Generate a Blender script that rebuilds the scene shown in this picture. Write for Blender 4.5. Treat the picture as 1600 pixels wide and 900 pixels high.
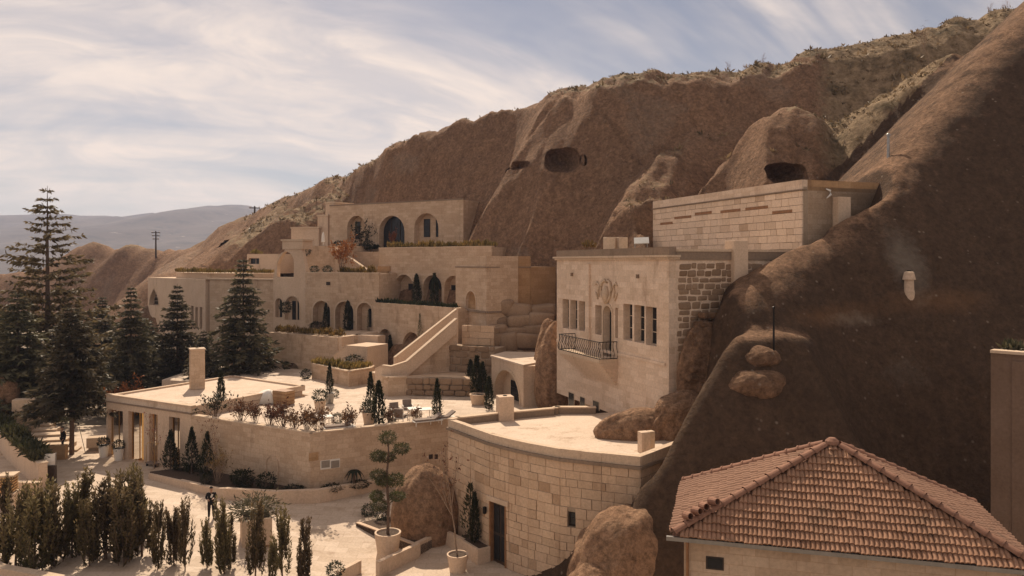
import bpy, bmesh, math, random
import numpy as np
from mathutils import Vector, Matrix
from mathutils.geometry import tessellate_polygon

random.seed(7)
RNG = np.random.default_rng(11)
for o in list(bpy.data.objects):
    bpy.data.objects.remove(o)
S = bpy.context.scene
COL = S.collection
R = math.radians

# ---------------------------------------------------------------- camera
HC, FPX, HOR = 14.0, 1200.0, 410.0      # camera height, focal length in photo pixels, horizon row
cam = bpy.data.cameras.new('camera')
cam.lens = 27.0
cam.sensor_width = 36.0
cam.shift_y = -(450.0 - HOR) / 1600.0
cam.clip_start = 0.5
cam.clip_end = 20000
camo = bpy.data.objects.new('camera', cam)
camo.location = (0, 0, HC)
camo.rotation_euler = (R(90), 0, 0)
COL.objects.link(camo)
S.camera = camo

# ---------------------------------------------------------------- light
SUN_AZ, SUN_EL = R(-15), R(45)          # azimuth from the view axis, elevation
sdir = Vector((math.sin(SUN_AZ) * math.cos(SUN_EL), math.cos(SUN_AZ) * math.cos(SUN_EL), math.sin(SUN_EL)))
sun = bpy.data.lights.new('sun', 'SUN')
sun.energy = 4.3
sun.angle = R(0.6)
sun.color = (1.0, 0.83, 0.64)
suno = bpy.data.objects.new('sun', sun)
suno.rotation_euler = (-sdir).to_track_quat('-Z', 'Y').to_euler()
suno.location = (0, 60, 120)
COL.objects.link(suno)

world = bpy.data.worlds.new('World')
S.world = world
world.use_nodes = True
nt = world.node_tree
nt.nodes.clear()
def wn(t, **k):
    n = nt.nodes.new(t)
    for a, b in k.items():
        setattr(n, a, b)
    return n
L = nt.links.new
sky = wn('ShaderNodeTexSky', sky_type='NISHITA', sun_disc=False)
sky.sun_elevation = SUN_EL
sky.sun_rotation = SUN_AZ
sky.altitude = 1100
sky.air_density = 1.0
sky.dust_density = 1.2
sky.ozone_density = 1.0
tint = wn('ShaderNodeMix', data_type='RGBA', blend_type='MULTIPLY')
tint.inputs[0].default_value = 1.0
tint.inputs[7].default_value = (0.56, 0.50, 0.47, 1)
L(sky.outputs[0], tint.inputs[6])
# thin high cloud: direction projected on a flat layer, stretched noise
OX, OY = 2.3, 1.35
tc = wn('ShaderNodeTexCoord')
sep = wn('ShaderNodeSeparateXYZ'); L(tc.outputs['Generated'], sep.inputs[0])
zz_ = wn('ShaderNodeMath', operation='MAXIMUM'); L(sep.outputs[2], zz_.inputs[0]); zz_.inputs[1].default_value = 0.0
za = wn('ShaderNodeMath', operation='ADD'); L(zz_.outputs[0], za.inputs[0]); za.inputs[1].default_value = 0.5
dx = wn('ShaderNodeMath', operation='DIVIDE'); L(sep.outputs[0], dx.inputs[0]); L(za.outputs[0], dx.inputs[1])
dy = wn('ShaderNodeMath', operation='DIVIDE'); L(sep.outputs[1], dy.inputs[0]); L(za.outputs[0], dy.inputs[1])
comb = wn('ShaderNodeCombineXYZ'); L(dx.outputs[0], comb.inputs[0]); L(dy.outputs[0], comb.inputs[1])
def cloud_layer(rot, scl, off, detail, rough, dist, lo, hi):
    vr = wn('ShaderNodeVectorRotate', rotation_type='Z_AXIS'); L(comb.outputs[0], vr.inputs['Vector']); vr.inputs['Angle'].default_value = R(rot)
    mp = wn('ShaderNodeMapping'); L(vr.outputs[0], mp.inputs[0])
    mp.inputs['Scale'].default_value = scl
    mp.inputs['Location'].default_value = off
    no = wn('ShaderNodeTexNoise'); L(mp.outputs[0], no.inputs['Vector'])
    no.inputs['Scale'].default_value = 1.0
    no.inputs['Detail'].default_value = detail
    no.inputs['Roughness'].default_value = rough
    no.inputs['Distortion'].default_value = dist
    rp = wn('ShaderNodeMapRange'); L(no.outputs[0], rp.inputs[0])
    rp.interpolation_type = 'SMOOTHSTEP'
    rp.inputs[1].default_value = lo
    rp.inputs[2].default_value = hi
    return rp.outputs[0]
c1 = cloud_layer(-30, (0.8, 2.6, 1), (OX, OY, 0), 5, 0.55, 0.5, 0.36, 0.60)
c2 = cloud_layer(-22, (4.2, 9.0, 1), (0.4, 3.1, 0), 9, 0.62, 0.9, 0.32, 0.68)
m2 = wn('ShaderNodeMath', operation='MULTIPLY_ADD'); L(c2, m2.inputs[0]); m2.inputs[1].default_value = 0.5; m2.inputs[2].default_value = 0.5
mm = wn('ShaderNodeMath', operation='MULTIPLY'); L(c1, mm.inputs[0]); L(m2.outputs[0], mm.inputs[1])
cmul = wn('ShaderNodeMath', operation='MULTIPLY_ADD'); L(mm.outputs[0], cmul.inputs[0]); cmul.inputs[1].default_value = 0.90; cmul.inputs[2].default_value = 0.09
cm = wn('ShaderNodeMix', data_type='RGBA')
L(cmul.outputs[0], cm.inputs[0])
L(tint.outputs[2], cm.inputs[6])
cm.inputs[7].default_value = (8.8, 7.3, 6.2, 1)
bg = wn('ShaderNodeBackground')
L(cm.outputs[2], bg.inputs[0])
bg.inputs[1].default_value = 0.085
out = wn('ShaderNodeOutputWorld')
L(bg.outputs[0], out.inputs[0])

S.view_settings.view_transform = 'Standard'
S.view_settings.look = 'None'
S.view_settings.exposure = 0.46
S.view_settings.gamma = 1.0
S.view_settings.use_curve_mapping = False
S.cycles.use_denoising = True
S.cycles.max_bounces = 8
S.cycles.diffuse_bounces = 4
S.cycles.volume_bounces = 0
S.cycles.transparent_max_bounces = 8

# ---------------------------------------------------------------- helpers: photo pixel -> place
def PX(u, Y):
    return (u - 800.0) / FPX * Y
def ZZ(v, Y):
    return HC - (v - HOR) / FPX * Y
def P3(u, v, Y):
    return Vector((PX(u, Y), Y, ZZ(v, Y)))
def W(u, Y):
    return Vector((PX(u, Y), Y))
def G(u, v, z):
    Y = FPX * (HC - z) / (v - HOR)
    return Vector((PX(u, Y), Y, z))
def on_line(p0, p1, u):                 # distance along p0->p1 at which the column u meets that line
    k = (u - 800.0) / FPX
    d = (p1 - p0)
    s = (k * p0.y - p0.x) / (d.x - k * d.y)
    return s * d.length

def sstep(a, b, x):
    t = np.clip((x - a) / (b - a), 0, 1)
    return t * t * (3 - 2 * t)

def gz(x, y):                            # height of the sloping courtyard
    a = sstep(47.0, 38.0, y) if not isinstance(y, np.ndarray) else sstep(0, 1, (47.0 - y) / 9.0)
    b = sstep(0, 1, (np.asarray(x) + 15.0) / 7.0)
    a = sstep(0, 1, (47.0 - np.asarray(y)) / 9.0)
    return -0.8 * a * b

# numpy value noise
def _hash(ix, iy, seed):
    h = (ix.astype(np.int64) * 374761393 + iy.astype(np.int64) * 668265263 + seed * 974711) & 0x7fffffff
    h = ((h ^ (h >> 13)) * 1274126177) & 0x7fffffff
    return ((h ^ (h >> 16)) & 0xffff) / 65535.0
def vnoise(x, y, seed=0):
    x = np.asarray(x, float); y = np.asarray(y, float)
    ix = np.floor(x); iy = np.floor(y)
    fx = x - ix; fy = y - iy
    fx = fx * fx * (3 - 2 * fx); fy = fy * fy * (3 - 2 * fy)
    a = _hash(ix, iy, seed); b = _hash(ix + 1, iy, seed)
    c = _hash(ix, iy + 1, seed); d = _hash(ix + 1, iy + 1, seed)
    return (a + (b - a) * fx) * (1 - fy) + (c + (d - c) * fx) * fy - 0.5
def fbm(x, y, seed=0, octs=4, gain=0.5):
    r = 0; a = 1.0
    for i in range(octs):
        r = r + a * vnoise(x * 2 ** i + 13.7 * i, y * 2 ** i + 7.1 * i, seed + i)
        a *= gain
    return r

# ---------------------------------------------------------------- mesh builder
class MB:
    def __init__(s):
        s.v = []; s.f = []; s.mi = []
    def add(s, vs, fs, m=0):
        b = len(s.v)
        s.v.extend([tuple(q) for q in vs])
        for f in fs:
            s.f.append([i + b for i in f]); s.mi.append(m)
    def box(s, c, size, rz=0, m=0, taper=1.0):
        hx, hy, hz = size[0] / 2, size[1] / 2, size[2] / 2
        ca, sa = math.cos(rz), math.sin(rz)
        vs = []
        for z, t in ((-hz, 1.0), (hz, taper)):
            for x, y in ((-hx, -hy), (hx, -hy), (hx, hy), (-hx, hy)):
                x *= t; y *= t
                vs.append((c[0] + x * ca - y * sa, c[1] + x * sa + y * ca, c[2] + z))
        s.add(vs, [(3, 2, 1, 0), (4, 5, 6, 7), (0, 1, 5, 4), (1, 2, 6, 5), (2, 3, 7, 6), (3, 0, 4, 7)], m)
    def beam(s, a, b, w, z0, z1, m=0):   # upright slab between two plan points
        a = Vector(a[:2]); b = Vector(b[:2]); d = (b - a)
        n = Vector((-d.y, d.x)).normalized() * w / 2
        q = [a - n, b - n, b + n, a + n]
        s.prism(q, z0, z1, m)
    def prism(s, poly, z0, z1, m=0):
        p = [Vector((q[0], q[1])) for q in poly]
        ar = sum(p[i].x * p[(i + 1) % len(p)].y - p[(i + 1) % len(p)].x * p[i].y for i in range(len(p)))
        if ar < 0:
            p.reverse()
        n = len(p)
        za = z0 if isinstance(z0, (list, tuple)) else [z0] * n
        zb = z1 if isinstance(z1, (list, tuple)) else [z1] * n
        if ar < 0:
            za = list(za)[::-1]; zb = list(zb)[::-1]
        vs = [(q.x, q.y, za[i]) for i, q in enumerate(p)] + [(q.x, q.y, zb[i]) for i, q in enumerate(p)]
        fs = [(i, (i + 1) % n, (i + 1) % n + n, i + n) for i in range(n)]
        if n <= 4:
            fs += [tuple(range(n - 1, -1, -1)), tuple(range(n, 2 * n))]
        else:
            tr = tessellate_polygon([[Vector((q.x, q.y, 0)) for q in p]])
            for t in tr:
                a, b, c = t
                o = (p[b] - p[a]).cross(p[c] - p[a])
                if o < 0: a, b, c = a, c, b
                fs.append((a + n, b + n, c + n)); fs.append((c, b, a))
        s.add(vs, fs, m)
    def tube(s, pts, rad, n=6, m=0, caps=True):
        pts = [Vector(p) for p in pts]
        if not isinstance(rad, (list, tuple)): rad = [rad] * len(pts)
        vs = []; fs = []
        for i, p in enumerate(pts):
            d = (pts[min(i + 1, len(pts) - 1)] - pts[max(i - 1, 0)])
            if d.length < 1e-6: d = Vector((0, 0, 1))
            d.normalize()
            a = d.cross(Vector((0, 0, 1)) if abs(d.z) < 0.9 else Vector((1, 0, 0))).normalized()
            b = d.cross(a)
            for k in range(n):
                t = 2 * math.pi * k / n
                vs.append(p + (a * math.cos(t) + b * math.sin(t)) * rad[i])
        for i in range(len(pts) - 1):
            for k in range(n):
                fs.append((i * n + k, i * n + (k + 1) % n, (i + 1) * n + (k + 1) % n, (i + 1) * n + k))
        if caps:
            fs.append(tuple(range(n - 1, -1, -1)))
            fs.append(tuple(range((len(pts) - 1) * n, len(pts) * n)))
        s.add(vs, fs, m)
    def lathe(s, c, prof, n=16, m=0):    # prof: (radius, z)
        vs = []; fs = []
        for r, z in prof:
            for k in range(n):
                t = 2 * math.pi * k / n
                vs.append((c[0] + r * math.cos(t), c[1] + r * math.sin(t), c[2] + z))
        for i in range(len(prof) - 1):
            for k in range(n):
                fs.append((i * n + k, i * n + (k + 1) % n, (i + 1) * n + (k + 1) % n, (i + 1) * n + k))
        fs.append(tuple(range(n - 1, -1, -1)))
        fs.append(tuple(range((len(prof) - 1) * n, len(prof) * n)))
        s.add(vs, fs, m)
    def mesh(s, name, mats, smooth=False, uv=True):
        me = bpy.data.meshes.new(name)
        me.from_pydata(s.v, [], s.f)
        if not isinstance(mats, (list, tuple)): mats = [mats]
        for m in mats: me.materials.append(m)
        if any(s.mi): me.polygons.foreach_set('material_index', s.mi)
        if smooth: me.polygons.foreach_set('use_smooth', [True] * len(s.f))
        if uv: box_uv(me)
        me.update()
        return me
    def build(s, name, mats, parent=None, smooth=False, bevel=0, uv=True):
        o = link(name, s.mesh(name, mats, smooth, uv), parent)
        if bevel:
            b = o.modifiers.new('bevel', 'BEVEL'); b.width = bevel; b.segments = 2; b.limit_method = 'ANGLE'
        return o

def box_uv(me):                           # wall coordinates in metres: along the wall and height
    n = len(me.loops)
    if n == 0: return
    uvl = me.uv_layers.new(name='UVMap')
    co = np.zeros(len(me.vertices) * 3); me.vertices.foreach_get('co', co); co = co.reshape(-1, 3)
    li = np.zeros(n, int); me.loops.foreach_get('vertex_index', li)
    nor = np.zeros(len(me.polygons) * 3); me.polygons.foreach_get('normal', nor); nor = nor.reshape(-1, 3)
    lt = np.zeros(len(me.polygons), int); me.polygons.foreach_get('loop_total', lt)
    pn = np.repeat(nor, lt, axis=0)
    c = co[li]
    h = np.hypot(pn[:, 0], pn[:, 1]); flat = h < 0.55
    hh = np.maximum(h, 1e-6)
    tx, ty = -pn[:, 1] / hh, pn[:, 0] / hh
    U = np.where(flat, c[:, 0], c[:, 0] * tx + c[:, 1] * ty)
    V = np.where(flat, c[:, 1], c[:, 2])
    uvl.data.foreach_set('uv', np.stack([U, V], 1).ravel())

def link(name, me, parent=None):
    o = bpy.data.objects.new(name, me)
    COL.objects.link(o)
    if parent is not None:
        o.parent = parent
        if parent.type == 'EMPTY':
            o.matrix_parent_inverse = Matrix.Translation(-Vector(parent.location))
    return o

def thing(name, label, cat, loc=(0, 0, 0), group=None):
    o = bpy.data.objects.new(name, None)
    o.empty_display_size = 0.3
    o.location = loc
    COL.objects.link(o)
    return tag(o, label, cat, group)
def tag(o, label=None, cat=None, group=None, kind=None):
    if label: o['label'] = label
    if cat: o['category'] = cat
    if group: o['group'] = group
    if kind: o['kind'] = kind
    return o

# ---------------------------------------------------------------- materials
def newmat(name):
    m = bpy.data.materials.new(name)
    m.use_nodes = True
    t = m.node_tree
    b = t.nodes['Principled BSDF']
    return m, t, b
def N(t, typ, **k):
    n = t.nodes.new(typ)
    for a, b in k.items(): setattr(n, a, b)
    return n
def noise(t, vec, scale, detail=4, rough=0.55, dist=0.0):
    n = N(t, 'ShaderNodeTexNoise')
    if vec is not None: t.links.new(vec, n.inputs['Vector'])
    n.inputs['Scale'].default_value = scale
    n.inputs['Detail'].default_value = detail
    n.inputs['Roughness'].default_value = rough
    n.inputs['Distortion'].default_value = dist
    return n.outputs[0]
def rng(t, val, a, b, c=0.0, d=1.0):
    n = N(t, 'ShaderNodeMapRange')
    t.links.new(val, n.inputs[0])
    for i, q in enumerate((a, b, c, d)): n.inputs[i + 1].default_value = q
    return n.outputs[0]
def mix(t, fac, a, b, blend='MIX'):
    n = N(t, 'ShaderNodeMix', data_type='RGBA', blend_type=blend)
    for i, q in ((0, fac), (6, a), (7, b)):
        if hasattr(q, 'is_output'): t.links.new(q, n.inputs[i])
        elif i == 0: n.inputs[0].default_value = q
        else: n.inputs[i].default_value = (q[0], q[1], q[2], 1)
    return n.outputs[2]
def math_(t, op, a, b=None):
    n = N(t, 'ShaderNodeMath', operation=op)
    for i, q in enumerate((a, b)):
        if q is None: continue
        if hasattr(q, 'is_output'): t.links.new(q, n.inputs[i])
        else: n.inputs[i].default_value = q
    return n.outputs[0]
def bump(t, b, h, strength, dist, prev=None):
    n = N(t, 'ShaderNodeBump')
    n.inputs['Strength'].default_value = strength
    n.inputs['Distance'].default_value = dist
    t.links.new(h, n.inputs['Height'])
    if prev is not None: t.links.new(prev, n.inputs['Normal'])
    t.links.new(n.outputs[0], b.inputs['Normal'])
    return n.outputs[0]
def pos(t, sx=1, sy=1, sz=1):
    g = N(t, 'ShaderNodeNewGeometry')
    m = N(t, 'ShaderNodeMapping')
    t.links.new(g.outputs['Position'], m.inputs[0])
    m.inputs['Scale'].default_value = (sx, sy, sz)
    return m.outputs[0]

def mat_stone(name, c1, c2, stain=(0.2, 0.13, 0.08), stain_amt=0.5, brick=None, mortar=0.75, rough=0.9, bstr=0.25, rnd=False):
    m, t, b = newmat(name)
    p = pos(t)
    col = mix(t, rng(t, noise(t, p, 0.55, 5, 0.6), 0.3, 0.7), c1, c2)
    fine = rng(t, noise(t, p, 9.0, 5, 0.65), 0.25, 0.75, 0.80, 1.14)
    f3 = N(t, 'ShaderNodeCombineColor'); [t.links.new(fine, f3.inputs[i]) for i in range(3)]
    col = mix(t, 1.0, col, f3.outputs[0], 'MULTIPLY')
    st = math_(t, 'MULTIPLY', rng(t, noise(t, pos(t, 1.3, 1.3, 0.35), 1.0, 6, 0.68), 0.53, 0.78), rng(t, noise(t, p, 0.22, 2, 0.5), 0.42, 0.62))
    col = mix(t, math_(t, 'MULTIPLY', st, stain_amt * 1.6), col, stain)
    hgt = noise(t, p, 14.0, 5, 0.7)
    if brick:
        uv = N(t, 'ShaderNodeUVMap')
        bk = N(t, 'ShaderNodeTexBrick')
        t.links.new(uv.outputs[0], bk.inputs['Vector'])
        bk.inputs['Scale'].default_value = 1.0
        bk.inputs['Brick Width'].default_value = brick[0]
        bk.inputs['Row Height'].default_value = brick[1]
        bk.inputs['Mortar Size'].default_value = 0.012
        bk.inputs['Mortar Smooth'].default_value = 0.4
        bk.inputs['Color1'].default_value = (1, 1, 1, 1)
        bk.inputs['Color2'].default_value = (0.82, 0.79, 0.75, 1)
        bk.inputs['Mortar'].default_value = (mortar, mortar * 0.93, mortar * 0.86, 1)
        col = mix(t, 1.0, col, bk.outputs[0], 'MULTIPLY')
        hgt = math_(t, 'SUBTRACT', math_(t, 'MULTIPLY', hgt, 0.5), bk.outputs['Fac'])
    if rnd:
        oi = N(t, 'ShaderNodeObjectInfo')
        rr = N(t, 'ShaderNodeValToRGB')
        t.links.new(oi.outputs['Random'], rr.inputs[0])
        e = rr.color_ramp.elements
        e[0].position = 0.0; e[0].color = (0.72, 0.655, 0.59, 1)
        e[1].position = 1.0; e[1].color = (1.12, 1.10, 1.06, 1)
        q = e.new(0.06); q.color = (0.85, 0.81, 0.765, 1)
        q = e.new(0.16); q.color = (0.95, 0.93, 0.90, 1)
        q = e.new(0.7); q.color = (1.04, 1.02, 1.0, 1)
        col = mix(t, 1.0, col, rr.outputs[0], 'MULTIPLY')
    t.links.new(col, b.inputs['Base Color'])
    b.inputs['Roughness'].default_value = rough
    b.inputs['Specular IOR Level'].default_value = 0.2
    bump(t, b, hgt, bstr, 0.03)
    return m

def mat_plain(name, c, rough=0.6, metal=0.0, var=0.15, scale=6.0, spec=0.3, emit=None):
    m, t, b = newmat(name)
    f = rng(t, noise(t, pos(t), scale, 4, 0.6), 0.25, 0.75)
    col = mix(t, f, [q * (1 - var) for q in c], [min(1, q * (1 + var)) for q in c])
    t.links.new(col, b.inputs['Base Color'])
    b.inputs['Roughness'].default_value = rough
    b.inputs['Metallic'].default_value = metal
    b.inputs['Specular IOR Level'].default_value = spec
    if emit:
        b.inputs['Emission Color'].default_value = (*emit[0], 1)
        b.inputs['Emission Strength'].default_value = emit[1]
    return m

def mat_rock(name, base, dark, light, veg=True):
    m, t, b = newmat(name)
    p = pos(t)
    big = rng(t, noise(t, p, 0.11, 4, 0.6), 0.3, 0.7)
    col = mix(t, big, base, dark)
    mid = rng(t, noise(t, p, 0.9, 6, 0.65), 0.35, 0.7)
    col = mix(t, math_(t, 'MULTIPLY', mid, 0.55), col, light)
    fn = rng(t, noise(t, p, 3.2, 8, 0.85), 0.36, 0.64, 0.45, 1.6)
    f3 = N(t, 'ShaderNodeCombineColor'); [t.links.new(fn, f3.inputs[i]) for i in range(3)]
    col = mix(t, 1.0, col, f3.outputs[0], 'MULTIPLY')
    # streaks running down the face
    sk = rng(t, noise(t, pos(t, 1.1, 1.1, 0.10), 1.0, 5, 0.62), 0.48, 0.72)
    col = mix(t, math_(t, 'MULTIPLY', sk, 0.4), col, [q * 0.55 for q in dark])
    # lichen and pebbles
    vo = N(t, 'ShaderNodeTexVoronoi'); t.links.new(p, vo.inputs['Vector']); vo.inputs['Scale'].default_value = 1.7
    sp = rng(t, vo.outputs['Distance'], 0.05, 0.16, 1.0, 0.0)
    sp = math_(t, 'MULTIPLY', sp, rng(t, noise(t, p, 0.8, 3), 0.44, 0.6))
    a = N(t, 'ShaderNodeAttribute', attribute_name='tone')
    s3 = N(t, 'ShaderNodeSeparateColor'); t.links.new(a.outputs['Color'], s3.inputs[0])
    # r: vegetation, g: ochre mineral stain, b: grey lichen, alpha: darker steep rock
    edge = noise(t, p, 2.5, 5, 0.7)
    def msk(ch, lo=0.35, hi=0.65):
        return rng(t, math_(t, 'ADD', s3.outputs[ch], math_(t, 'MULTIPLY', math_(t, 'SUBTRACT', edge, 0.5), 0.9)), lo, hi)
    drk = rng(t, math_(t, 'ADD', a.outputs['Alpha'], math_(t, 'MULTIPLY', math_(t, 'SUBTRACT', noise(t, p, 1.1, 8, 0.8), 0.5), 1.5)), 0.3, 0.8)
    col = mix(t, math_(t, 'MULTIPLY', drk, 0.72), col, (0.045, 0.031, 0.022))
    col = mix(t, math_(t, 'MULTIPLY', msk(1, 0.3, 1.0), 0.5), col, (0.26, 0.135, 0.065))
    col = mix(t, math_(t, 'MULTIPLY', msk(2, 0.3, 1.0), 0.5), col, (0.30, 0.26, 0.21))
    col = mix(t, math_(t, 'MULTIPLY', sp, 0.6), col, (0.36, 0.29, 0.22))
    vg = mix(t, rng(t, noise(t, p, 1.4, 5, 0.7), 0.35, 0.65), (0.16, 0.112, 0.065), (0.36, 0.262, 0.165))
    vg = mix(t, rng(t, noise(t, p, 0.45, 4, 0.7), 0.5, 0.68), vg, (0.09, 0.068, 0.04))
    col = mix(t, msk(0), col, vg)
    t.links.new(col, b.inputs['Base Color'])
    b.inputs['Roughness'].default_value = 0.95
    b.inputs['Specular IOR Level'].default_value = 0.1
    # cracks
    wv = N(t, 'ShaderNodeVectorMath', operation='ADD'); t.links.new(p, wv.inputs[0])
    nzv = N(t, 'ShaderNodeTexNoise'); t.links.new(p, nzv.inputs['Vector']); nzv.inputs['Scale'].default_value = 0.9; nzv.inputs['Detail'].default_value = 4
    t.links.new(nzv.outputs['Color'], wv.inputs[1])
    ck = N(t, 'ShaderNodeTexVoronoi', feature='DISTANCE_TO_EDGE'); t.links.new(wv.outputs[0], ck.inputs['Vector']); ck.inputs['Scale'].default_value = 0.55
    ckm = rng(t, ck.outputs['Distance'], 0.0, 0.035)
    n0 = bump(t, b, ckm, 0.35, 0.12)
    n1 = bump(t, b, noise(t, p, 1.6, 6, 0.7), 0.7, 0.35, n0)
    n2 = bump(t, b, noise(t, p, 7.0, 7, 0.8), 0.9, 0.12, n1)
    return m

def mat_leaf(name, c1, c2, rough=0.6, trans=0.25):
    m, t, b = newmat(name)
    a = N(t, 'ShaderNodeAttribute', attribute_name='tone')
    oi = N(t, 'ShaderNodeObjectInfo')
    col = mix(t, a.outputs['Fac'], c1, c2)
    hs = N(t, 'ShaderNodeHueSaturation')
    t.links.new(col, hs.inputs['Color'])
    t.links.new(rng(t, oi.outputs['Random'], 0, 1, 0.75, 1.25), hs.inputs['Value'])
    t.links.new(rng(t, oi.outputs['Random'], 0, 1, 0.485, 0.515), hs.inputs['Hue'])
    t.links.new(hs.outputs[0], b.inputs['Base Color'])
    b.inputs['Roughness'].default_value = rough
    b.inputs['Specular IOR Level'].default_value = 0.25
    if trans:
        tr = N(t, 'ShaderNodeBsdfTranslucent'); t.links.new(hs.outputs[0], tr.inputs[0])
        ms = N(t, 'ShaderNodeMixShader'); ms.inputs[0].default_value = trans
        t.links.new(b.outputs[0], ms.inputs[1]); t.links.new(tr.outputs[0], ms.inputs[2])
        t.links.new(ms.outputs[0], t.nodes['Material Output'].inputs[0])
    return m

M = {}
M['stone'] = mat_stone('limestone_wall', (0.61, 0.465, 0.34), (0.54, 0.395, 0.28), (0.20, 0.125, 0.075), 0.55, (0.72, 0.30), 0.80)
M['stone_plain'] = mat_stone('limestone_plain', (0.63, 0.485, 0.36), (0.56, 0.415, 0.30), (0.22, 0.14, 0.09), 0.45)
M['stone_pale'] = mat_stone('limestone_pale', (0.76, 0.61, 0.48), (0.70, 0.54, 0.41), (0.33, 0.215, 0.145), 0.5, (0.85, 0.33), 0.86)
M['stone_trim'] = mat_stone('limestone_trim', (0.61, 0.475, 0.35), (0.53, 0.40, 0.285), (0.24, 0.16, 0.10), 0.6)
M['stone_dark'] = mat_stone('weathered_course', (0.22, 0.165, 0.12), (0.30, 0.22, 0.16), (0.12, 0.08, 0.05), 0.6)
M['block'] = mat_stone('ashlar_block', (0.60, 0.45, 0.32), (0.53, 0.375, 0.255), (0.24, 0.15, 0.09), 0.5, rnd=True, bstr=0.4)
M['block_pale'] = mat_stone('pale_ashlar_block', (0.72, 0.575, 0.45), (0.67, 0.52, 0.395), (0.34, 0.22, 0.15), 0.4, rnd=True, bstr=0.3)
M['rubble'] = mat_stone('rubble_stone', (0.33, 0.235, 0.16), (0.24, 0.16, 0.105), (0.12, 0.08, 0.05), 0.6, rnd=True, bstr=0.7)
M['mortar'] = mat_stone('lime_mortar', (0.40, 0.31, 0.225), (0.34, 0.25, 0.175), (0.17, 0.11, 0.07), 0.5)
M['tufa'] = mat_stone('orange_tufa_wall', (0.46, 0.30, 0.17), (0.40, 0.245, 0.13), (0.17, 0.10, 0.06), 0.8, (0.9, 0.34), 0.82)
M['paving'] = mat_stone('courtyard_paving', (0.62, 0.505, 0.40), (0.55, 0.435, 0.335), (0.36, 0.26, 0.18), 1.0, (1.2, 0.6), 0.70, rough=0.75, bstr=0.1)
M['roof_floor'] = mat_stone('roof_screed', (0.63, 0.51, 0.40), (0.55, 0.425, 0.32), (0.34, 0.235, 0.155), 1.0, rough=0.85)
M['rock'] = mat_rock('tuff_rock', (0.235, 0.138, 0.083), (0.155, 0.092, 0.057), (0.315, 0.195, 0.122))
M['boulder'] = mat_rock('tuff_boulder', (0.31, 0.185, 0.112), (0.22, 0.128, 0.077), (0.40, 0.26, 0.165))
M['soil'] = mat_plain('soil', (0.07, 0.045, 0.03), 0.95, var=0.5, scale=12)
M['glass'] = mat_plain('window_glass', (0.022, 0.023, 0.025), 0.12, var=0.3, spec=0.25)
M['frame'] = mat_plain('window_frame', (0.50, 0.40, 0.31), 0.6)
M['wood'] = mat_plain('dark_wood', (0.045, 0.03, 0.022), 0.55, var=0.4, scale=10)
M['iron'] = mat_plain('wrought_iron', (0.02, 0.018, 0.017), 0.45, metal=0.6)
M['metal'] = mat_plain('grey_metal', (0.30, 0.29, 0.28), 0.4, metal=0.8)
M['brass'] = mat_plain('brass', (0.62, 0.42, 0.20), 0.3, metal=0.9)
M['bark'] = mat_plain('bark', (0.13, 0.085, 0.06), 0.9, var=0.5, scale=14)
M['barkpale'] = mat_plain('pale_bark', (0.25, 0.18, 0.13), 0.9, var=0.4, scale=14)
M['terracotta'] = mat_stone('terracotta_tile', (0.37, 0.215, 0.14), (0.29, 0.165, 0.108), (0.14, 0.10, 0.07), 1.0, rnd=True, bstr=0.2)
M['terracotta_all'] = mat_stone('terracotta_tiles_far', (0.30, 0.175, 0.118), (0.23, 0.13, 0.088), (0.14, 0.10, 0.075), 1.0)
M['ridge'] = mat_stone('ridge_tile', (0.29, 0.155, 0.105), (0.22, 0.118, 0.08), (0.12, 0.08, 0.06), 0.8)
M['white'] = mat_plain('white_paint', (0.72, 0.68, 0.62), 0.6, var=0.06)
M['cushion'] = mat_plain('grey_brown_cushion', (0.23, 0.18, 0.15), 0.9)
M['cloth_black'] = mat_plain('black_cloth', (0.014, 0.013, 0.014), 0.85)
M['skin'] = mat_plain('skin', (0.42, 0.25, 0.17), 0.55, var=0.06)
M['hair'] = mat_plain('dark_hair', (0.015, 0.011, 0.009), 0.7)
M['blue'] = mat_plain('blue_paint', (0.10, 0.25, 0.38), 0.4)
M['teal'] = mat_plain('teal_canvas', (0.03, 0.10, 0.10), 0.8)
M['curtain_glow'] = mat_plain('glowing_curtain', (0.55, 0.33, 0.13), 0.8, emit=((1.0, 0.55, 0.18), 0.35))  # warm light put into the cloth: the curtain itself glows faintly
M['wood_warm'] = mat_plain('warm_timber', (0.26, 0.13, 0.06), 0.6, var=0.3)
M['spruce'] = mat_leaf('spruce_needles', (0.045, 0.045, 0.024), (0.20, 0.165, 0.095), trans=0.35)
M['cedar'] = mat_leaf('cedar_needles', (0.07, 0.052, 0.026), (0.22, 0.155, 0.078), trans=0.35)
M['cypress'] = mat_leaf('cypress_foliage', (0.016, 0.020, 0.009), (0.042, 0.044, 0.020))
M['thuja'] = mat_leaf('thuja_sprays', (0.065, 0.055, 0.026), (0.23, 0.165, 0.082), trans=0.45)
M['box'] = mat_leaf('box_leaves', (0.018, 0.021, 0.010), (0.045, 0.046, 0.020))
M['topiary'] = mat_leaf('topiary_needles', (0.05, 0.055, 0.022), (0.13, 0.115, 0.05))
M['brownleaf'] = mat_leaf('brown_shrub_leaves', (0.08, 0.035, 0.018), (0.21, 0.105, 0.055))
M['orangeleaf'] = mat_leaf('orange_autumn_leaves', (0.22, 0.075, 0.025), (0.38, 0.15, 0.055))
M['drygrass'] = mat_leaf('dry_grasses', (0.11, 0.085, 0.028), (0.36, 0.23, 0.075))
M['scrub'] = mat_leaf('dry_scrub', (0.085, 0.060, 0.034), (0.27, 0.185, 0.11))
M['redleaf'] = mat_leaf('russet_leaves', (0.20, 0.055, 0.03), (0.30, 0.12, 0.06))
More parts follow.
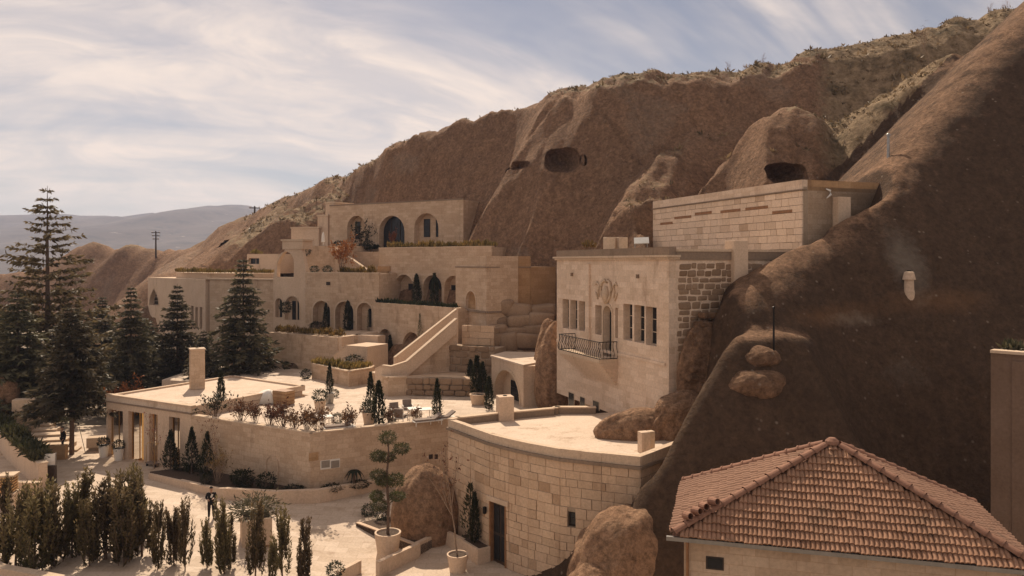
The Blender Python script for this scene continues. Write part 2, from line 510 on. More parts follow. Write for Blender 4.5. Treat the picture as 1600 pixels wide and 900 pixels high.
# ================================================================ setting: ground
def axis(*spans):
    r = []
    for a, b, st in spans:
        r += list(np.arange(a, b, st))
    r.append(spans[-1][1])
    return np.array(r)
def grid_mesh(name, xs, ys, Z, mat, keep=None, smooth=True):
    nx, ny = len(xs), len(ys)
    X, Y = np.meshgrid(xs, ys)
    co = np.stack([X.ravel(), Y.ravel(), Z.ravel()], 1)
    i = np.arange(nx - 1)[None, :] + np.arange(ny - 1)[:, None] * nx
    q = np.stack([i, i + 1, i + nx + 1, i + nx], -1).reshape(-1, 4)
    if keep is not None:
        q = q[keep.ravel()]
        used = np.unique(q)
        remap = np.full(len(co), -1); remap[used] = np.arange(len(used))
        co = co[used]; q = remap[q]
    else:
        used = None
    me = bpy.data.meshes.new(name)
    me.vertices.add(len(co)); me.vertices.foreach_set('co', co.ravel())
    me.loops.add(len(q) * 4); me.loops.foreach_set('vertex_index', q.ravel())
    me.polygons.add(len(q)); me.polygons.foreach_set('loop_start', np.arange(len(q)) * 4)
    me.polygons.foreach_set('loop_total', np.full(len(q), 4))
    me.update(calc_edges=True)
    if smooth: me.polygons.foreach_set('use_smooth', np.ones(len(q), bool))
    me.materials.append(mat)
    return me, used

m_, t_, b_ = newmat('valley_earth')
pp = pos(t_)
cc = mix(t_, rng(t_, noise(t_, pp, 0.02, 5, 0.6), 0.3, 0.7), (0.20, 0.15, 0.105), (0.30, 0.235, 0.17))
cc = mix(t_, rng(t_, noise(t_, pp, 0.15, 4, 0.6), 0.5, 0.7), cc, (0.13, 0.11, 0.07))
t_.links.new(cc, b_.inputs['Base Color']); b_.inputs['Roughness'].default_value = 0.95
M['valley'] = m_
xs = axis((-6000, -600, 600), (-600, -60, 60), (-60, 30, 1.0), (30, 600, 60), (600, 6000, 600))
ys = axis((-600, 0, 100), (0, 70, 1.0), (70, 700, 45), (700, 7000, 700))
Xg, Yg = np.meshgrid(xs, ys)
Zg = gz(Xg, Yg) - 0.02
Zg = Zg - 16 * sstep(150, 600, Yg) - 0.9 * sstep(75, 110, Yg)
me, _ = grid_mesh('ground', xs, ys, Zg, M['valley'])
tag(link('ground', me), kind='structure')
# courtyard paving sheet
xs = axis((-62, 20, 1.0)); ys = axis((20, 66, 1.0))
Xg, Yg = np.meshgrid(xs, ys)
me, _ = grid_mesh('courtyard_paving', xs, ys, gz(Xg, Yg), M['paving'])
box_uv(me)
tag(link('courtyard_paving', me), kind='structure')

# ================================================================ setting: rock hillside
def ridge(X, Y, pts, fa, fd, fb, back, rd=0.7):
    """height of a swept ridge: slope fa for the first fd metres on the camera side, then fb; back slope behind"""
    pts = [P3(*p) for p in pts] if not isinstance(pts[0], Vector) else pts
    Z = np.full(X.shape, -1e3)
    for a, b in zip(pts[:-1], pts[1:]):
        dx, dy = b.x - a.x, b.y - a.y
        L2 = dx * dx + dy * dy
        t = np.clip(((X - a.x) * dx + (Y - a.y) * dy) / L2, 0, 1)
        qx, qy = X - (a.x + t * dx), Y - (a.y + t * dy)
        d = np.hypot(qx, qy) + 1e-6
        ln = math.sqrt(L2)
        nx, ny = dy / ln, -dx / ln
        if nx * (-a.x) + ny * (-a.y) < 0: nx, ny = -nx, -ny       # towards the camera
        w = 0.5 + 0.5 * (qx * nx + qy * ny) / d
        dd = np.sqrt(d * d + rd * rd) - rd
        fr = fa * np.minimum(dd, fd) + fb * np.maximum(dd - fd, 0)
        bk = back * dd
        Z = np.maximum(Z, a.z + t * (b.z - a.z) - (fr * w + bk * (1 - w)))
    return Z
def smax(a, b, k):
    h = np.clip(0.5 + 0.5 * (a - b) / k, 0, 1)
    return b + (a - b) * h + k * h * (1 - h)
def poly_dist(X, Y, poly):
    """0 inside the polygon, distance outside"""
    ins = np.zeros(X.shape, bool); dist = np.full(X.shape, 1e9)
    n = len(poly)
    for i in range(n):
        x0, y0 = poly[i]; x1, y1 = poly[(i + 1) % n]
        c = ((y0 > Y) != (y1 > Y))
        with np.errstate(divide='ignore', invalid='ignore'):
            ins ^= c & (X < (x1 - x0) * (Y - y0) / (y1 - y0 + 1e-12) + x0)
        dx, dy = x1 - x0, y1 - y0
        t = np.clip(((X - x0) * dx + (Y - y0) * dy) / (dx * dx + dy * dy), 0, 1)
        dist = np.minimum(dist, np.hypot(X - x0 - t * dx, Y - y0 - t * dy))
    return np.where(ins, 0, dist)

xs = axis((-190, -60, 1.6), (-60, -26, 0.8), (-26, 34, 0.24), (34, 75, 0.7))
ys = axis((26, 78, 0.24), (78, 112, 0.36), (112, 260, 1.3))
X, Y = np.meshgrid(xs, ys)
wa = 0.25 + 1.5 * sstep(50, 80, Y)
wx = X + wa * fbm(X * 0.09, Y * 0.09, 3, 3)
wy = Y + wa * fbm(X * 0.09, Y * 0.09, 9, 3)

crest = [(300, 388, 175), (330, 376, 165), (400, 334, 148), (432, 320, 142), (470, 298, 134), (530, 274, 122), (562, 268, 116), (600, 243, 108), (640, 216, 103),
         (730, 190, 97), (800, 168, 93), (880, 141, 89), (960, 123, 85), (1100, 116, 84), (1200, 97, 84), (1300, 81, 84), (1450, 46, 84), (1600, 8, 84), (1900, -70, 84)]
wS = sstep(-40, -22, X)
Z = ridge(wx, wy, crest, 0.55, 4.5, 1.15, 0.25) * (1 - wS) + ridge(wx, wy, crest, 0.55, 4.0, 1.75, 0.25) * wS
# left flank of the cave mass: a fluted face falling to the left, the slope behind it stands further back
def hit(u, v):
    for Yd in np.arange(62, 110, 0.1):
        x = PX(u, Yd); i = np.searchsorted(xs, x); j = np.searchsorted(ys, Yd)
        if Z[j, i] > ZZ(v, Yd): return Vector((x, Yd, ZZ(v, Yd)))
k1, k2 = hit(838, 200), hit(726, 362)
kd = (k2 - k1).normalized()
c_ = 0.56; ln = Vector((-(-0.34 * kd.y + c_ * kd.z) / kd.x, -0.34, c_)).normalized()
LP = k1.z - (ln.x * (X - k1.x) + ln.y * (Y - k1.y)) / ln.z
pd = Vector((kd.x, kd.y)).normalized(); wv = (X - k1.x) * -pd.y + (Y - k1.y) * pd.x
LP = LP + 0.30 * np.sin(wv * 2.9 + 1.2 * fbm(X * 0.3, Y * 0.3, 91, 2)) + 0.15 * np.sin(wv * 6.1 + 2)
steep = ridge(wx, wy, crest, 0.55, 2.6, 3.2, 0.25)
Zbk = Z * (1 - wS) + steep * wS
Zcut = np.where(X < 14, np.minimum(Z, LP), Z)
kk_ = 0.5; h_ = np.clip(0.5 + 0.5 * (Z - LP) / kk_, 0, 1); Zcut = np.where(X < 14, Z + (LP - Z) * h_ - kk_ * h_ * (1 - h_), Z)
Z = smax(Zbk, Zcut, 0.5)
# far brown hills on the left
Z = smax(Z, ridge(wx, wy, [(-40, 432, 205), (60, 424, 200), (105, 396, 196), (145, 378, 190), (176, 394, 190), (205, 383, 186), (236, 390, 184), (280, 388, 180), (330, 378, 172)], 0.75, 3, 1.15, 0.5), 1.5)
SP = [
    # spurs of the far slope
    ([(330, 376, 165), (296, 402, 140), (262, 430, 120)], 0.8, 1.5, 1.0, 0.9),
    ([(400, 336, 148), (366, 372, 128), (330, 412, 112)], 0.8, 1.5, 1.0, 0.9),
    ([(470, 300, 134), (420, 338, 118), (380, 380, 106)], 0.9, 1.5, 1.1, 0.9),
    ([(562, 270, 116), (510, 305, 108), (462, 342, 102), (430, 372, 98)], 0.9, 1.5, 1.1, 0.9),
    # right of the caves
    ([(1200, 150, 82), (1110, 205, 77), (1060, 238, 73), (1018, 282, 69), (985, 318, 66)], 0.8, 1.2, 1.5, 1.1),
    # rounded dome with the cave above the long house
    ([(1262, 186, 65), (1236, 172, 64), (1205, 188, 63.3), (1172, 222, 62.4), (1146, 258, 61.8), (1122, 300, 61.4)], 1.5, 1.0, 1.7, 1.9),
    # small hump beside the long house
    ([(1060, 312, 65), (1015, 316, 62.6), (975, 328, 61.4), (945, 356, 60.6), (920, 395, 60.2)], 1.5, 1.0, 1.6, 1.7),
    # vegetated bench right of the dome
    ([(1290, 200, 70), (1340, 190, 66), (1400, 150, 62), (1480, 90, 60)], 0.9, 2.0, 2.0, 0.45),
]
for pts, fa, fd, fb, bk in SP:
    Z = smax(Z, ridge(wx, wy, pts, fa, fd, fb, bk, 2.2), 0.6)
# great spur in front on the right
big = [(1720, -80, 57), (1640, 0, 54.5), (1570, 70, 52.5), (1500, 155, 50), (1440, 222, 48), (1390, 267, 46.2), (1330, 330, 44.2), (1240, 391, 41.8), (1180, 434, 40.2), (1130, 468, 39.2), (1104, 498, 38.7)]
def smooth_line(pts, n=4):
    p = [P3(*q) for q in pts]; r_ = []
    for i in range(len(p) - 1):
        a, b, c, d = p[max(i - 1, 0)], p[i], p[i + 1], p[min(i + 2, len(p) - 1)]
        for k in range(n):
            t = k / n
            r_.append(0.5 * ((2 * b) + (c - a) * t + (2 * a - 5 * b + 4 * c - d) * t * t + (3 * b - a - 3 * c + d) * t ** 3))
    return r_ + [p[-1]]
big = smooth_line(big)
Zb = ridge(X, Y, big, 1.75, 1.0, 1.75, 1.0, 2.6)
Zl = ridge(X + 0.3, Y + 1.4, big, 1.75, 1.0, 1.75, 1.0, 2.6)
led = 10.5 + 0.35 * fbm(X * 0.25, Y * 0.25, 21, 3) - 0.04 * (X - 14)
Zb = np.maximum(Zb, np.minimum(Zl, led))
Z = smax(Z, Zb, 0.35)
# gullies and weathering
amp = sstep(0, 6, Z)
fine = amp
amp = amp * np.where(Zb > Z - 0.6, 0.12, 1.0)
Z = Z + amp * (0.8 * fbm(X * 0.12, Y * 0.12, 5, 3) + 0.9 * fbm((X - 0.55 * Y) * 0.42, Y * 0.05, 15, 3) + 0.22 * fbm(X * 0.55, Y * 0.55, 31, 4) + 0.10 * fbm(X * 2.0, Y * 2.0, 41, 2)) + fine * 0.08 * fbm(X * 1.4, Y * 1.4, 43, 3)
rid = np.abs(fbm(X * 0.30 + 0.2 * Y, Y * 0.05, 77, 3))
Z = Z - amp * 0.45 * np.exp(-(rid / 0.05) ** 2)

# room for what is built: (polygon, height allowed inside, how fast the rock may rise around it)
FHpoly = [(-3.5, 41.6), (-1.1, 38), (2.2, 35), (5.6, 33.5), (9.3, 37.7), (8.4, 40.0), (7.4, 42.5), (6, 45.5), (2.4, 45.2), (-1, 43.6)]
CL = [
    ([(-200, 20), (-4, 20), (-3.0, 41.6), (3.2, 53), (3.0, 56), (-2.5, 60.5), (-10, 63), (-16, 71), (-32, 84), (-42, 94), (-200, 118)], -1.2, 2.2),
    ([(-6, 20), (2.6, 20), (3.2, 33.0), (-3.4, 41), (-6, 41)], -1.2, 2.6),
    ([(5.6, 33.3), (5.9, 33.1), (9.35, 37.2), (9.1, 37.8)], 3.2, 5.0),
    ([(-3.4, 41), (-1, 37.6), (2.2, 34.6), (5.6, 33.3), (9.0, 37.6), (7.9, 40), (3.2, 53), (-3.6, 46)], 2.0, 4.5),
    ([(-50, 70), (-9, 66), (-6.2, 84), (-22.6, 94.6), (-31, 97.5), (-50, 104)], 12.0, 2.0),
    ([(-45, 70), (-8, 62), (-14.0, 78.2), (-22.6, 81.8), (-26, 83.8), (-38, 87.8), (-47, 99)], 5.5, 3.0),
    ([(-20, 60), (-3, 60), (-2.0, 74.6), (-14.6, 83.6), (-20, 88)], 8.0, 2.6),
    ([(-8, 52), (1.2, 58), (3.8, 69.5), (-2.2, 65.8), (-5.2, 71)], 4.6, 2.4),
    ([(3.0, 53.2), (8.1, 39.8), (10.0, 40.6), (9.5, 50), (6.5, 57)], 8.3, 3.0),
    ([(3.4, 53), (8.3, 40.4), (16.5, 43.2), (13.0, 58.5), (8.6, 56.8)], 12.6, 3.0),
    ([(10.8, 60.3), (16.5, 43.7), (20, 45.1), (15.3, 62)], 14.2, 2.2),
    ([(3.4, 18), (19, 14), (19, 24), (15.6, 25.6), (6.4, 28.6), (4.0, 23)], -1.5, 2.1),
    ([(17.6, 20), (30, 20), (30, 32.5), (19.0, 33.0)], -1.5, 2.0),
]
for poly, zm, k in CL:
    d = poly_dist(X, Y, poly)
    Z = np.minimum(Z, zm + k * d + 0.25 * fbm(X * 0.8, Y * 0.8, 51, 3) * np.minimum(d, 1))
for _ in range(2):
    Zp = np.pad(Z, 1, mode='edge')
    Zs = (4 * Z + 2 * (Zp[1:-1, :-2] + Zp[1:-1, 2:] + Zp[:-2, 1:-1] + Zp[2:, 1:-1]) + Zp[:-2, :-2] + Zp[2:, 2:] + Zp[:-2, 2:] + Zp[2:, :-2]) / 16
    Z = np.where((Y < 58), Zs, Z)
Z = Z + np.where(Y < 58, 1.0, 0.0) * sstep(2, 6, Z) * 0.10 * fbm(X * 1.9, Y * 1.9, 47, 3)
quadmin = np.minimum.reduce([Z[:-1, :-1], Z[1:, :-1], Z[:-1, 1:], Z[1:, 1:]])
quadmax = np.maximum.reduce([Z[:-1, :-1], Z[1:, :-1], Z[:-1, 1:], Z[1:, 1:]])
gg = np.maximum(-1.3, -1.3 - 16 * sstep(150, 600, Y[:-1, :-1]))
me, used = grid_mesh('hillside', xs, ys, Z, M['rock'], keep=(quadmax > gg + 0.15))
# tone: r vegetation, g ochre stain, b grey lichen, alpha darker steep rock
gy, gx = np.gradient(Z)
gx = gx / np.gradient(xs)[None, :]; gy = gy / np.gradient(ys)[:, None]
slope = np.hypot(gx, gy)
Uc = 800 + X / Y * FPX; Vc = HOR + (HC - Z) / Y * FPX
veg = sstep(1.05, 0.55, slope) * sstep(12, 20, Z) * (Y > 58) + 0.35 * (fbm(X * 0.2, Y * 0.2, 8, 3))
benchm = sstep(1230, 1330, Uc) * sstep(310, 240, Vc) * (Y > 56)
veg = np.maximum(veg, benchm * 0.85)
veg = np.where(Zb > Z - 1.2, -0.3, veg)
veg = np.where(Y < 57, -0.3, veg)
veg = np.where((Uc < 1230) & (Vc > 120 + 0.12 * np.abs(Uc - 1100)) & (Uc > 600), veg * 0.45, veg)
veg = np.where(Y > 118, veg * 0.55, veg)
def blob(cx, cy, cz, rx, ry, rz):
    return np.exp(-(((X - cx) / rx) ** 2 + ((Y - cy) / ry) ** 2 + ((Z - cz) / rz) ** 2))
def bl(u, v, Yd, ru, rv):
    c = P3(u, v, Yd)
    return blob(c.x, c.y, c.z, ru / FPX * Yd, 4.0, rv / FPX * Yd)
ochre = 0.9 * bl(1290, 494, 39, 90, 18) + 0.9 * bl(1480, 470, 39, 110, 22) + 0.8 * bl(1330, 250, 64, 60, 40) + 0.5 * bl(1120, 560, 37, 40, 60) + 0.5 * bl(1570, 640, 35, 30, 120)
grey = 1.0 * bl(1400, 420, 42, 35, 70) + 0.8 * bl(1340, 500, 38.5, 60, 14) + 0.6 * bl(1450, 590, 36, 60, 40) + 0.5 * sstep(0.2, 0.5, fbm(X * 0.15, Z * 0.15, 61, 3)) * (Y > 58)
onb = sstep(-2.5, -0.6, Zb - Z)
steep_dark = (0.2 + 0.8 * onb) * sstep(0.35, 1.5, slope) + 0.25 * onb * sstep(13, 9, Z)  # darkens steep rock, most of all on the great spur
tone = np.stack([veg, ochre, grey, steep_dark], -1).reshape(-1, 4)[used]
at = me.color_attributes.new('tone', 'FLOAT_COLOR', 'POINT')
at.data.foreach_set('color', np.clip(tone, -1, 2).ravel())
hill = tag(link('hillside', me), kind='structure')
HX, HY, HZ = xs, ys, Z
def hz(x, y):
    i = min(max(np.searchsorted(HX, x) - 1, 0), len(HX) - 2); j = min(max(np.searchsorted(HY, y) - 1, 0), len(HY) - 2)
    fx = (x - HX[i]) / (HX[i + 1] - HX[i]); fy = (y - HY[j]) / (HY[j + 1] - HY[j])
    return (HZ[j, i] * (1 - fx) + HZ[j, i + 1] * fx) * (1 - fy) + (HZ[j + 1, i] * (1 - fx) + HZ[j + 1, i + 1] * fx) * fy
def ray_hill(u, v):                        # first meeting of a line of sight with the hillside
    for Yd in np.arange(30, 200, 0.15):
        x = PX(u, Yd); z = ZZ(v, Yd)
        if hz(x, Yd) > z: return Vector((x, Yd, z))
    return None

# caves cut into the hillside: the rock inside a block is taken out and a chamber lined behind
def plain_tone(me, c=(-0.3, 0.25, 0.1, 0.0)):
    at = me.color_attributes.new('tone', 'FLOAT_COLOR', 'POINT'); at.data.foreach_set('color', np.tile(c, len(me.vertices)))
def surf_y(x, z, y0):
    y = y0 - 4.0
    while y < y0 + 9 and hz(x, y) < z: y += 0.08
    return y
def cave(u0, v0, u1, v1, depth, pw=4.0, slope_top=0.0):
    c = ray_hill((u0 + u1) / 2, (v0 + v1) / 2)
    if c is None: return
    Yd = c.y
    xc, zc = c.x, c.z
    rx, rz = (u1 - u0) / 2 / FPX * Yd, (v1 - v0) / 2 / FPX * Yd
    bm = bmesh.new(); bm.from_mesh(hill.data)
    def inside(p, k):
        return abs((p.x - xc) / (rx * k)) ** pw + abs((p.z - zc) / (rz * k)) ** pw < 1
    near = [f for f in bm.faces if abs(f.calc_center_median().y - Yd) < 9 and inside(f.calc_center_median(), 1.5)]
    ed = set(e for f in near for e in f.edges)
    bmesh.ops.subdivide_edges(bm, edges=list(ed), cuts=3, use_grid_fill=True)
    wob = lambda p: 1 + 0.03 * math.sin(p.x * 3.1 + p.z * 2.3)
    dead = [f for f in bm.faces if abs(f.calc_center_median().y - Yd) < 9 and inside(f.calc_center_median(), wob(f.calc_center_median()) * 0.97)]
    bmesh.ops.delete(bm, geom=dead, context='FACES')
    bm.to_mesh(hill.data); bm.free()
    mb = MB(); nr, na = 9, 40; vs = []
    for i in range(nr + 1):
        rho = i / nr * 1.22
        for j in range(na):
            t = 2 * math.pi * j / na; ct, st = math.cos(t), math.sin(t)
            k = (abs(ct) ** pw + abs(st) ** pw) ** (-1 / pw)
            x = xc + rx * rho * ct * k; z = zc + rz * rho * st * k
            y = surf_y(x, z, Yd)
            f = max(0.0, 1 - min(1.0, rho / 1.04) ** 3.2)
            vs.append((x, y + 0.10 + depth * f + 0.12 * math.sin(9 * t + 5 * rho), z))
    fs = [(i * na + j, i * na + (j + 1) % na, (i + 1) * na + (j + 1) % na, (i + 1) * na + j) for i in range(nr) for j in range(na)]
    mb.add(vs, fs)
    co_ = mb.build('cave_chamber', M['rock'], hill, smooth=True)
    plain_tone(co_.data)
cave(788, 251, 829, 266, 1.8, 3.0)
cave(850, 228, 906, 272, 2.8, 2.8)
cave(906, 240, 918, 260, 0.9, 2.2)
print('crease', k1, k2, ln)
cave(1198, 252, 1262, 288, 2.6, 4.0)
cave(331, 374, 361, 388, 3.0)

# ================================================================ setting: far mountains
xs = axis((-2600, 1600, 26)); ys = axis((700, 3300, 45))
X, Y = np.meshgrid(xs, ys)
prof_u = np.array([-400, -100, 0, 60, 110, 200, 222, 240, 266, 300, 322, 345, 372, 400, 430, 520, 700, 1000, 1400])
prof_v = np.array([345, 338, 336, 337, 338, 338, 333, 332, 341, 331, 325, 319, 318, 322, 329, 335, 340, 345, 350])
Yr = 2500.0
zr = HC - (np.interp(800 + X / Yr * FPX, prof_u, prof_v) - HOR) / FPX * Yr
up = sstep(750, Yr, Y) * 0.35 + 0.65 * np.clip((Y - 750) / (Yr - 750), 0, 1) ** 1.6
dn = np.clip((Y - Yr) / 900, 0, 1)
Z = -22 + (zr + 22) * np.where(Y < Yr, up, 1 - 0.6 * dn)
Z = Z + (16 * fbm(X * 0.004, Y * 0.004, 3, 5, 0.55) + 9 * fbm(X * 0.012, Y * 0.012, 13, 4)) * sstep(750, 1200, Y) * np.where(Y > 2350, 0.8, 1.0)
m_, t_, b_ = newmat('mountain_scrub')
pp = pos(t_)
cc = mix(t_, rng(t_, noise(t_, pp, 0.004, 6, 0.65), 0.35, 0.65), (0.06, 0.048, 0.042), (0.10, 0.08, 0.066))
cc = mix(t_, rng(t_, noise(t_, pp, 0.02, 5, 0.7), 0.48, 0.66), cc, (0.035, 0.031, 0.027))
cc = mix(t_, rng(t_, noise(t_, pos(t_, 0.6, 1, 2), 0.035, 4, 0.7), 0.66, 0.74), cc, (0.62, 0.56, 0.5))
t_.links.new(cc, b_.inputs['Base Color']); b_.inputs['Roughness'].default_value = 1.0
me, _ = grid_mesh('mountain_range', xs, ys, Z, m_)
tag(link('mountain_range', me), kind='structure')

# ================================================================ air
mb = MB()
mb.box((0, 3000, 97), (12600, 8200, 246))
hz_m = bpy.data.materials.new('haze'); hz_m.use_nodes = True
ht = hz_m.node_tree; ht.nodes.remove(ht.nodes['Principled BSDF'])
pv = ht.nodes.new('ShaderNodeVolumePrincipled')
pv.inputs['Color'].default_value = (0.60, 0.70, 1.0, 1)
pv.inputs['Density'].default_value = 0.00017
pv.inputs['Anisotropy'].default_value = 0.2
ht.links.new(pv.outputs[0], ht.nodes['Material Output'].inputs['Volume'])
HAZE = mb.build('haze', hz_m, uv=False)
tag(HAZE, kind='stuff')
# ================================================================ building kit
ZV = Vector((0, 0, 1))
class Wall:
    """an upright wall seen from the front; s runs along it, d goes into it"""
    def __init__(w, p0, p1, z0, z1):
        w.p0 = Vector(p0[:2]); w.p1 = Vector(p1[:2]); w.z0 = z0; w.z1 = z1
        w.d = (w.p1 - w.p0).normalized(); w.len = (w.p1 - w.p0).length
        w.n = Vector((-w.d.y, w.d.x))
        mid = (w.p0 + w.p1) / 2
        if w.n.dot(mid) < 0: w.n = -w.n
    def pt(w, s, z, d=0.0):
        q = w.p0 + w.d * s + w.n * d
        return Vector((q.x, q.y, z))
    def s(w, u): return on_line(w.p0, w.p1, u)
    def z(w, u, v):
        q = w.p0 + w.d * w.s(u)
        return ZZ(v, q.y)
    def boxp(w, mb, s0, s1, z0, z1, d0, d1, m=0):
        q = [w.pt(s0, 0, d0), w.pt(s1, 0, d0), w.pt(s1, 0, d1), w.pt(s0, 0, d1)]
        mb.prism(q, z0, z1, m)

def arch_loop(s0, s1, z0, z1, pointed=False, n=12, full=False):
    r = (s1 - s0) / 2; c = (s0 + s1) / 2
    h = min(r * (1.35 if pointed else 1.0), (z1 - z0) * 0.8)
    zs = z1 - h
    pts = [(s0, z0), (s1, z0)]
    for i in range(n + 1):
        t = math.pi * i / n
        if pointed:
            x = math.cos(t); y = (1 - abs(x)) ** 0.62
            pts.append((c + r * x, zs + h * y))
        else:
            pts.append((c + r * math.cos(t), zs + h * math.sin(t)))
    return pts

def panel(w, t, loops, top=None):
    """wall slab of thickness t with holes (loops of (s, z))"""
    outer = top if top else [(0, w.z0), (w.len, w.z0), (w.len, w.z1), (0, w.z1)]
    mb = MB()
    allp = [outer] + loops
    tri = tessellate_polygon([[Vector((a, b, 0)) for a, b in lp] for lp in allp])
    flat = [q for lp in allp for q in lp]
    n = len(flat)
    vs = [w.pt(a, b, 0) for a, b in flat] + [w.pt(a, b, t) for a, b in flat]
    fs = []
    for a, b, c in tri:
        nn = (vs[b] - vs[a]).cross(vs[c] - vs[a])
        if nn.dot(Vector((w.n.x, w.n.y, 0))) > 0: a, b, c = a, c, b
        fs.append((a, b, c)); fs.append((c + n, b + n, a + n))
    k = 0
    for lp in allp:
        for i in range(len(lp)):
            j = (i + 1) % len(lp)
            fs.append((k + i, k + j, k + j + n, k + i + n))
        k += len(lp)
    mb.add(vs, fs)
    return mb

def fix_normals(o):
    bm = bmesh.new(); bm.from_mesh(o.data)
    bmesh.ops.remove_doubles(bm, verts=bm.verts, dist=1e-4)
    bmesh.ops.recalc_face_normals(bm, faces=bm.faces)
    bm.to_mesh(o.data); bm.free()

def window_in(w, root, s0, s1, z0, z1, d, bars=1, cross=2, arch=False, fm='frame', pointed=False, fw=0.06):
    mb = MB()
    g = 0.004
    zt = z1
    if arch:
        zt = z1 - min((s1 - s0) / 2, (z1 - z0) * 0.5)
    w.boxp(mb, s0 + g, s0 + fw, z0 + g, zt, d - 0.07, d - 0.003)
    w.boxp(mb, s1 - fw, s1 - g, z0 + g, zt, d - 0.07, d - 0.003)
    w.boxp(mb, s0 + fw, s1 - fw, z0 + g, z0 + fw, d - 0.068, d - 0.003)
    w.boxp(mb, s0 + fw, s1 - fw, zt - fw, zt - g, d - 0.068, d - 0.003)
    for i in range(bars):
        c = s0 + (s1 - s0) * (i + 1) / (bars + 1)
        w.boxp(mb, c - fw * 0.4, c + fw * 0.4, z0 + fw, zt - fw, d - 0.064, d - 0.003)
    for i in range(cross):
        c = z0 + (zt - z0) * (i + 1) / (cross + 1)
        w.boxp(mb, s0 + fw, s1 - fw, c - fw * 0.35, c + fw * 0.35, d - 0.060, d - 0.003)
    o = mb.build('window', M[fm], root)
    pn = MB()
    if arch:
        lp = arch_loop(s0 + 0.01, s1 - 0.01, z0, z1 - 0.01, pointed)
        vs = [w.pt(a, b, d - 0.03) for a, b in lp]
        pn.add(vs, [tuple(range(len(vs)))])
    else:
        pn.add([w.pt(s0, z0, d - 0.03), w.pt(s1, z0, d - 0.03), w.pt(s1, z1, d - 0.03), w.pt(s0, z1, d - 0.03)], [(0, 1, 2, 3)])
    pn.build('pane', M['glass'], o)
    return o

def door_in(w, root, s0, s1, z0, z1, d, mat='wood', leaves=1):
    mb = MB()
    w.boxp(mb, s0 + 0.01, s1 - 0.01, z0, z1, d - 0.08, d - 0.01)
    o = mb.build('door', M[mat], root)
    p = MB(); ww = (s1 - s0) / leaves
    for k in range(leaves):
        a = s0 + k * ww
        w.boxp(p, a + ww * 0.12, a + ww * 0.88, z0 + 0.15, z0 + (z1 - z0) * 0.45, d - 0.10, d - 0.08)
        w.boxp(p, a + ww * 0.12, a + ww * 0.88, z0 + (z1 - z0) * 0.5, z1 - 0.15, d - 0.10, d - 0.08)
    p.build('door_panel', M['glass' if mat == 'wood' else mat], o)
    h = MB(); w.boxp(h, s1 - 0.16, s1 - 0.12, z0 + 1.0, z0 + 1.2, d - 0.13, d - 0.08)
    h.build('handle', M['brass'], o)
    return o

def surround(w, root, s0, s1, z0, z1, wd=0.16, pr=0.05, pointed=False, mat='stone_trim'):
    a = arch_loop(s0, s1, z0, z1, pointed)[1:]
    b = arch_loop(s0 - wd, s1 + wd, z0, z1 + wd, pointed)[1:]
    n = len(a)
    a = a + [(s0, z0)]; b = b + [(s0 - wd, z0)]
    vs = [w.pt(x, y, -pr) for x, y in a] + [w.pt(x, y, -pr) for x, y in b] + [w.pt(x, y, 0.02) for x, y in a] + [w.pt(x, y, 0.02) for x, y in b]
    k = len(a); fs = []
    for i in range(k - 1):
        fs += [(i, i + 1, k + i + 1, k + i), (k + i, k + i + 1, 3 * k + i + 1, 3 * k + i), (i, 2 * k + i, 2 * k + i + 1, i + 1)]
    mb = MB(); mb.add(vs, fs)
    o = mb.build('arch_surround', M[mat], root); fix_normals(o)
    return o

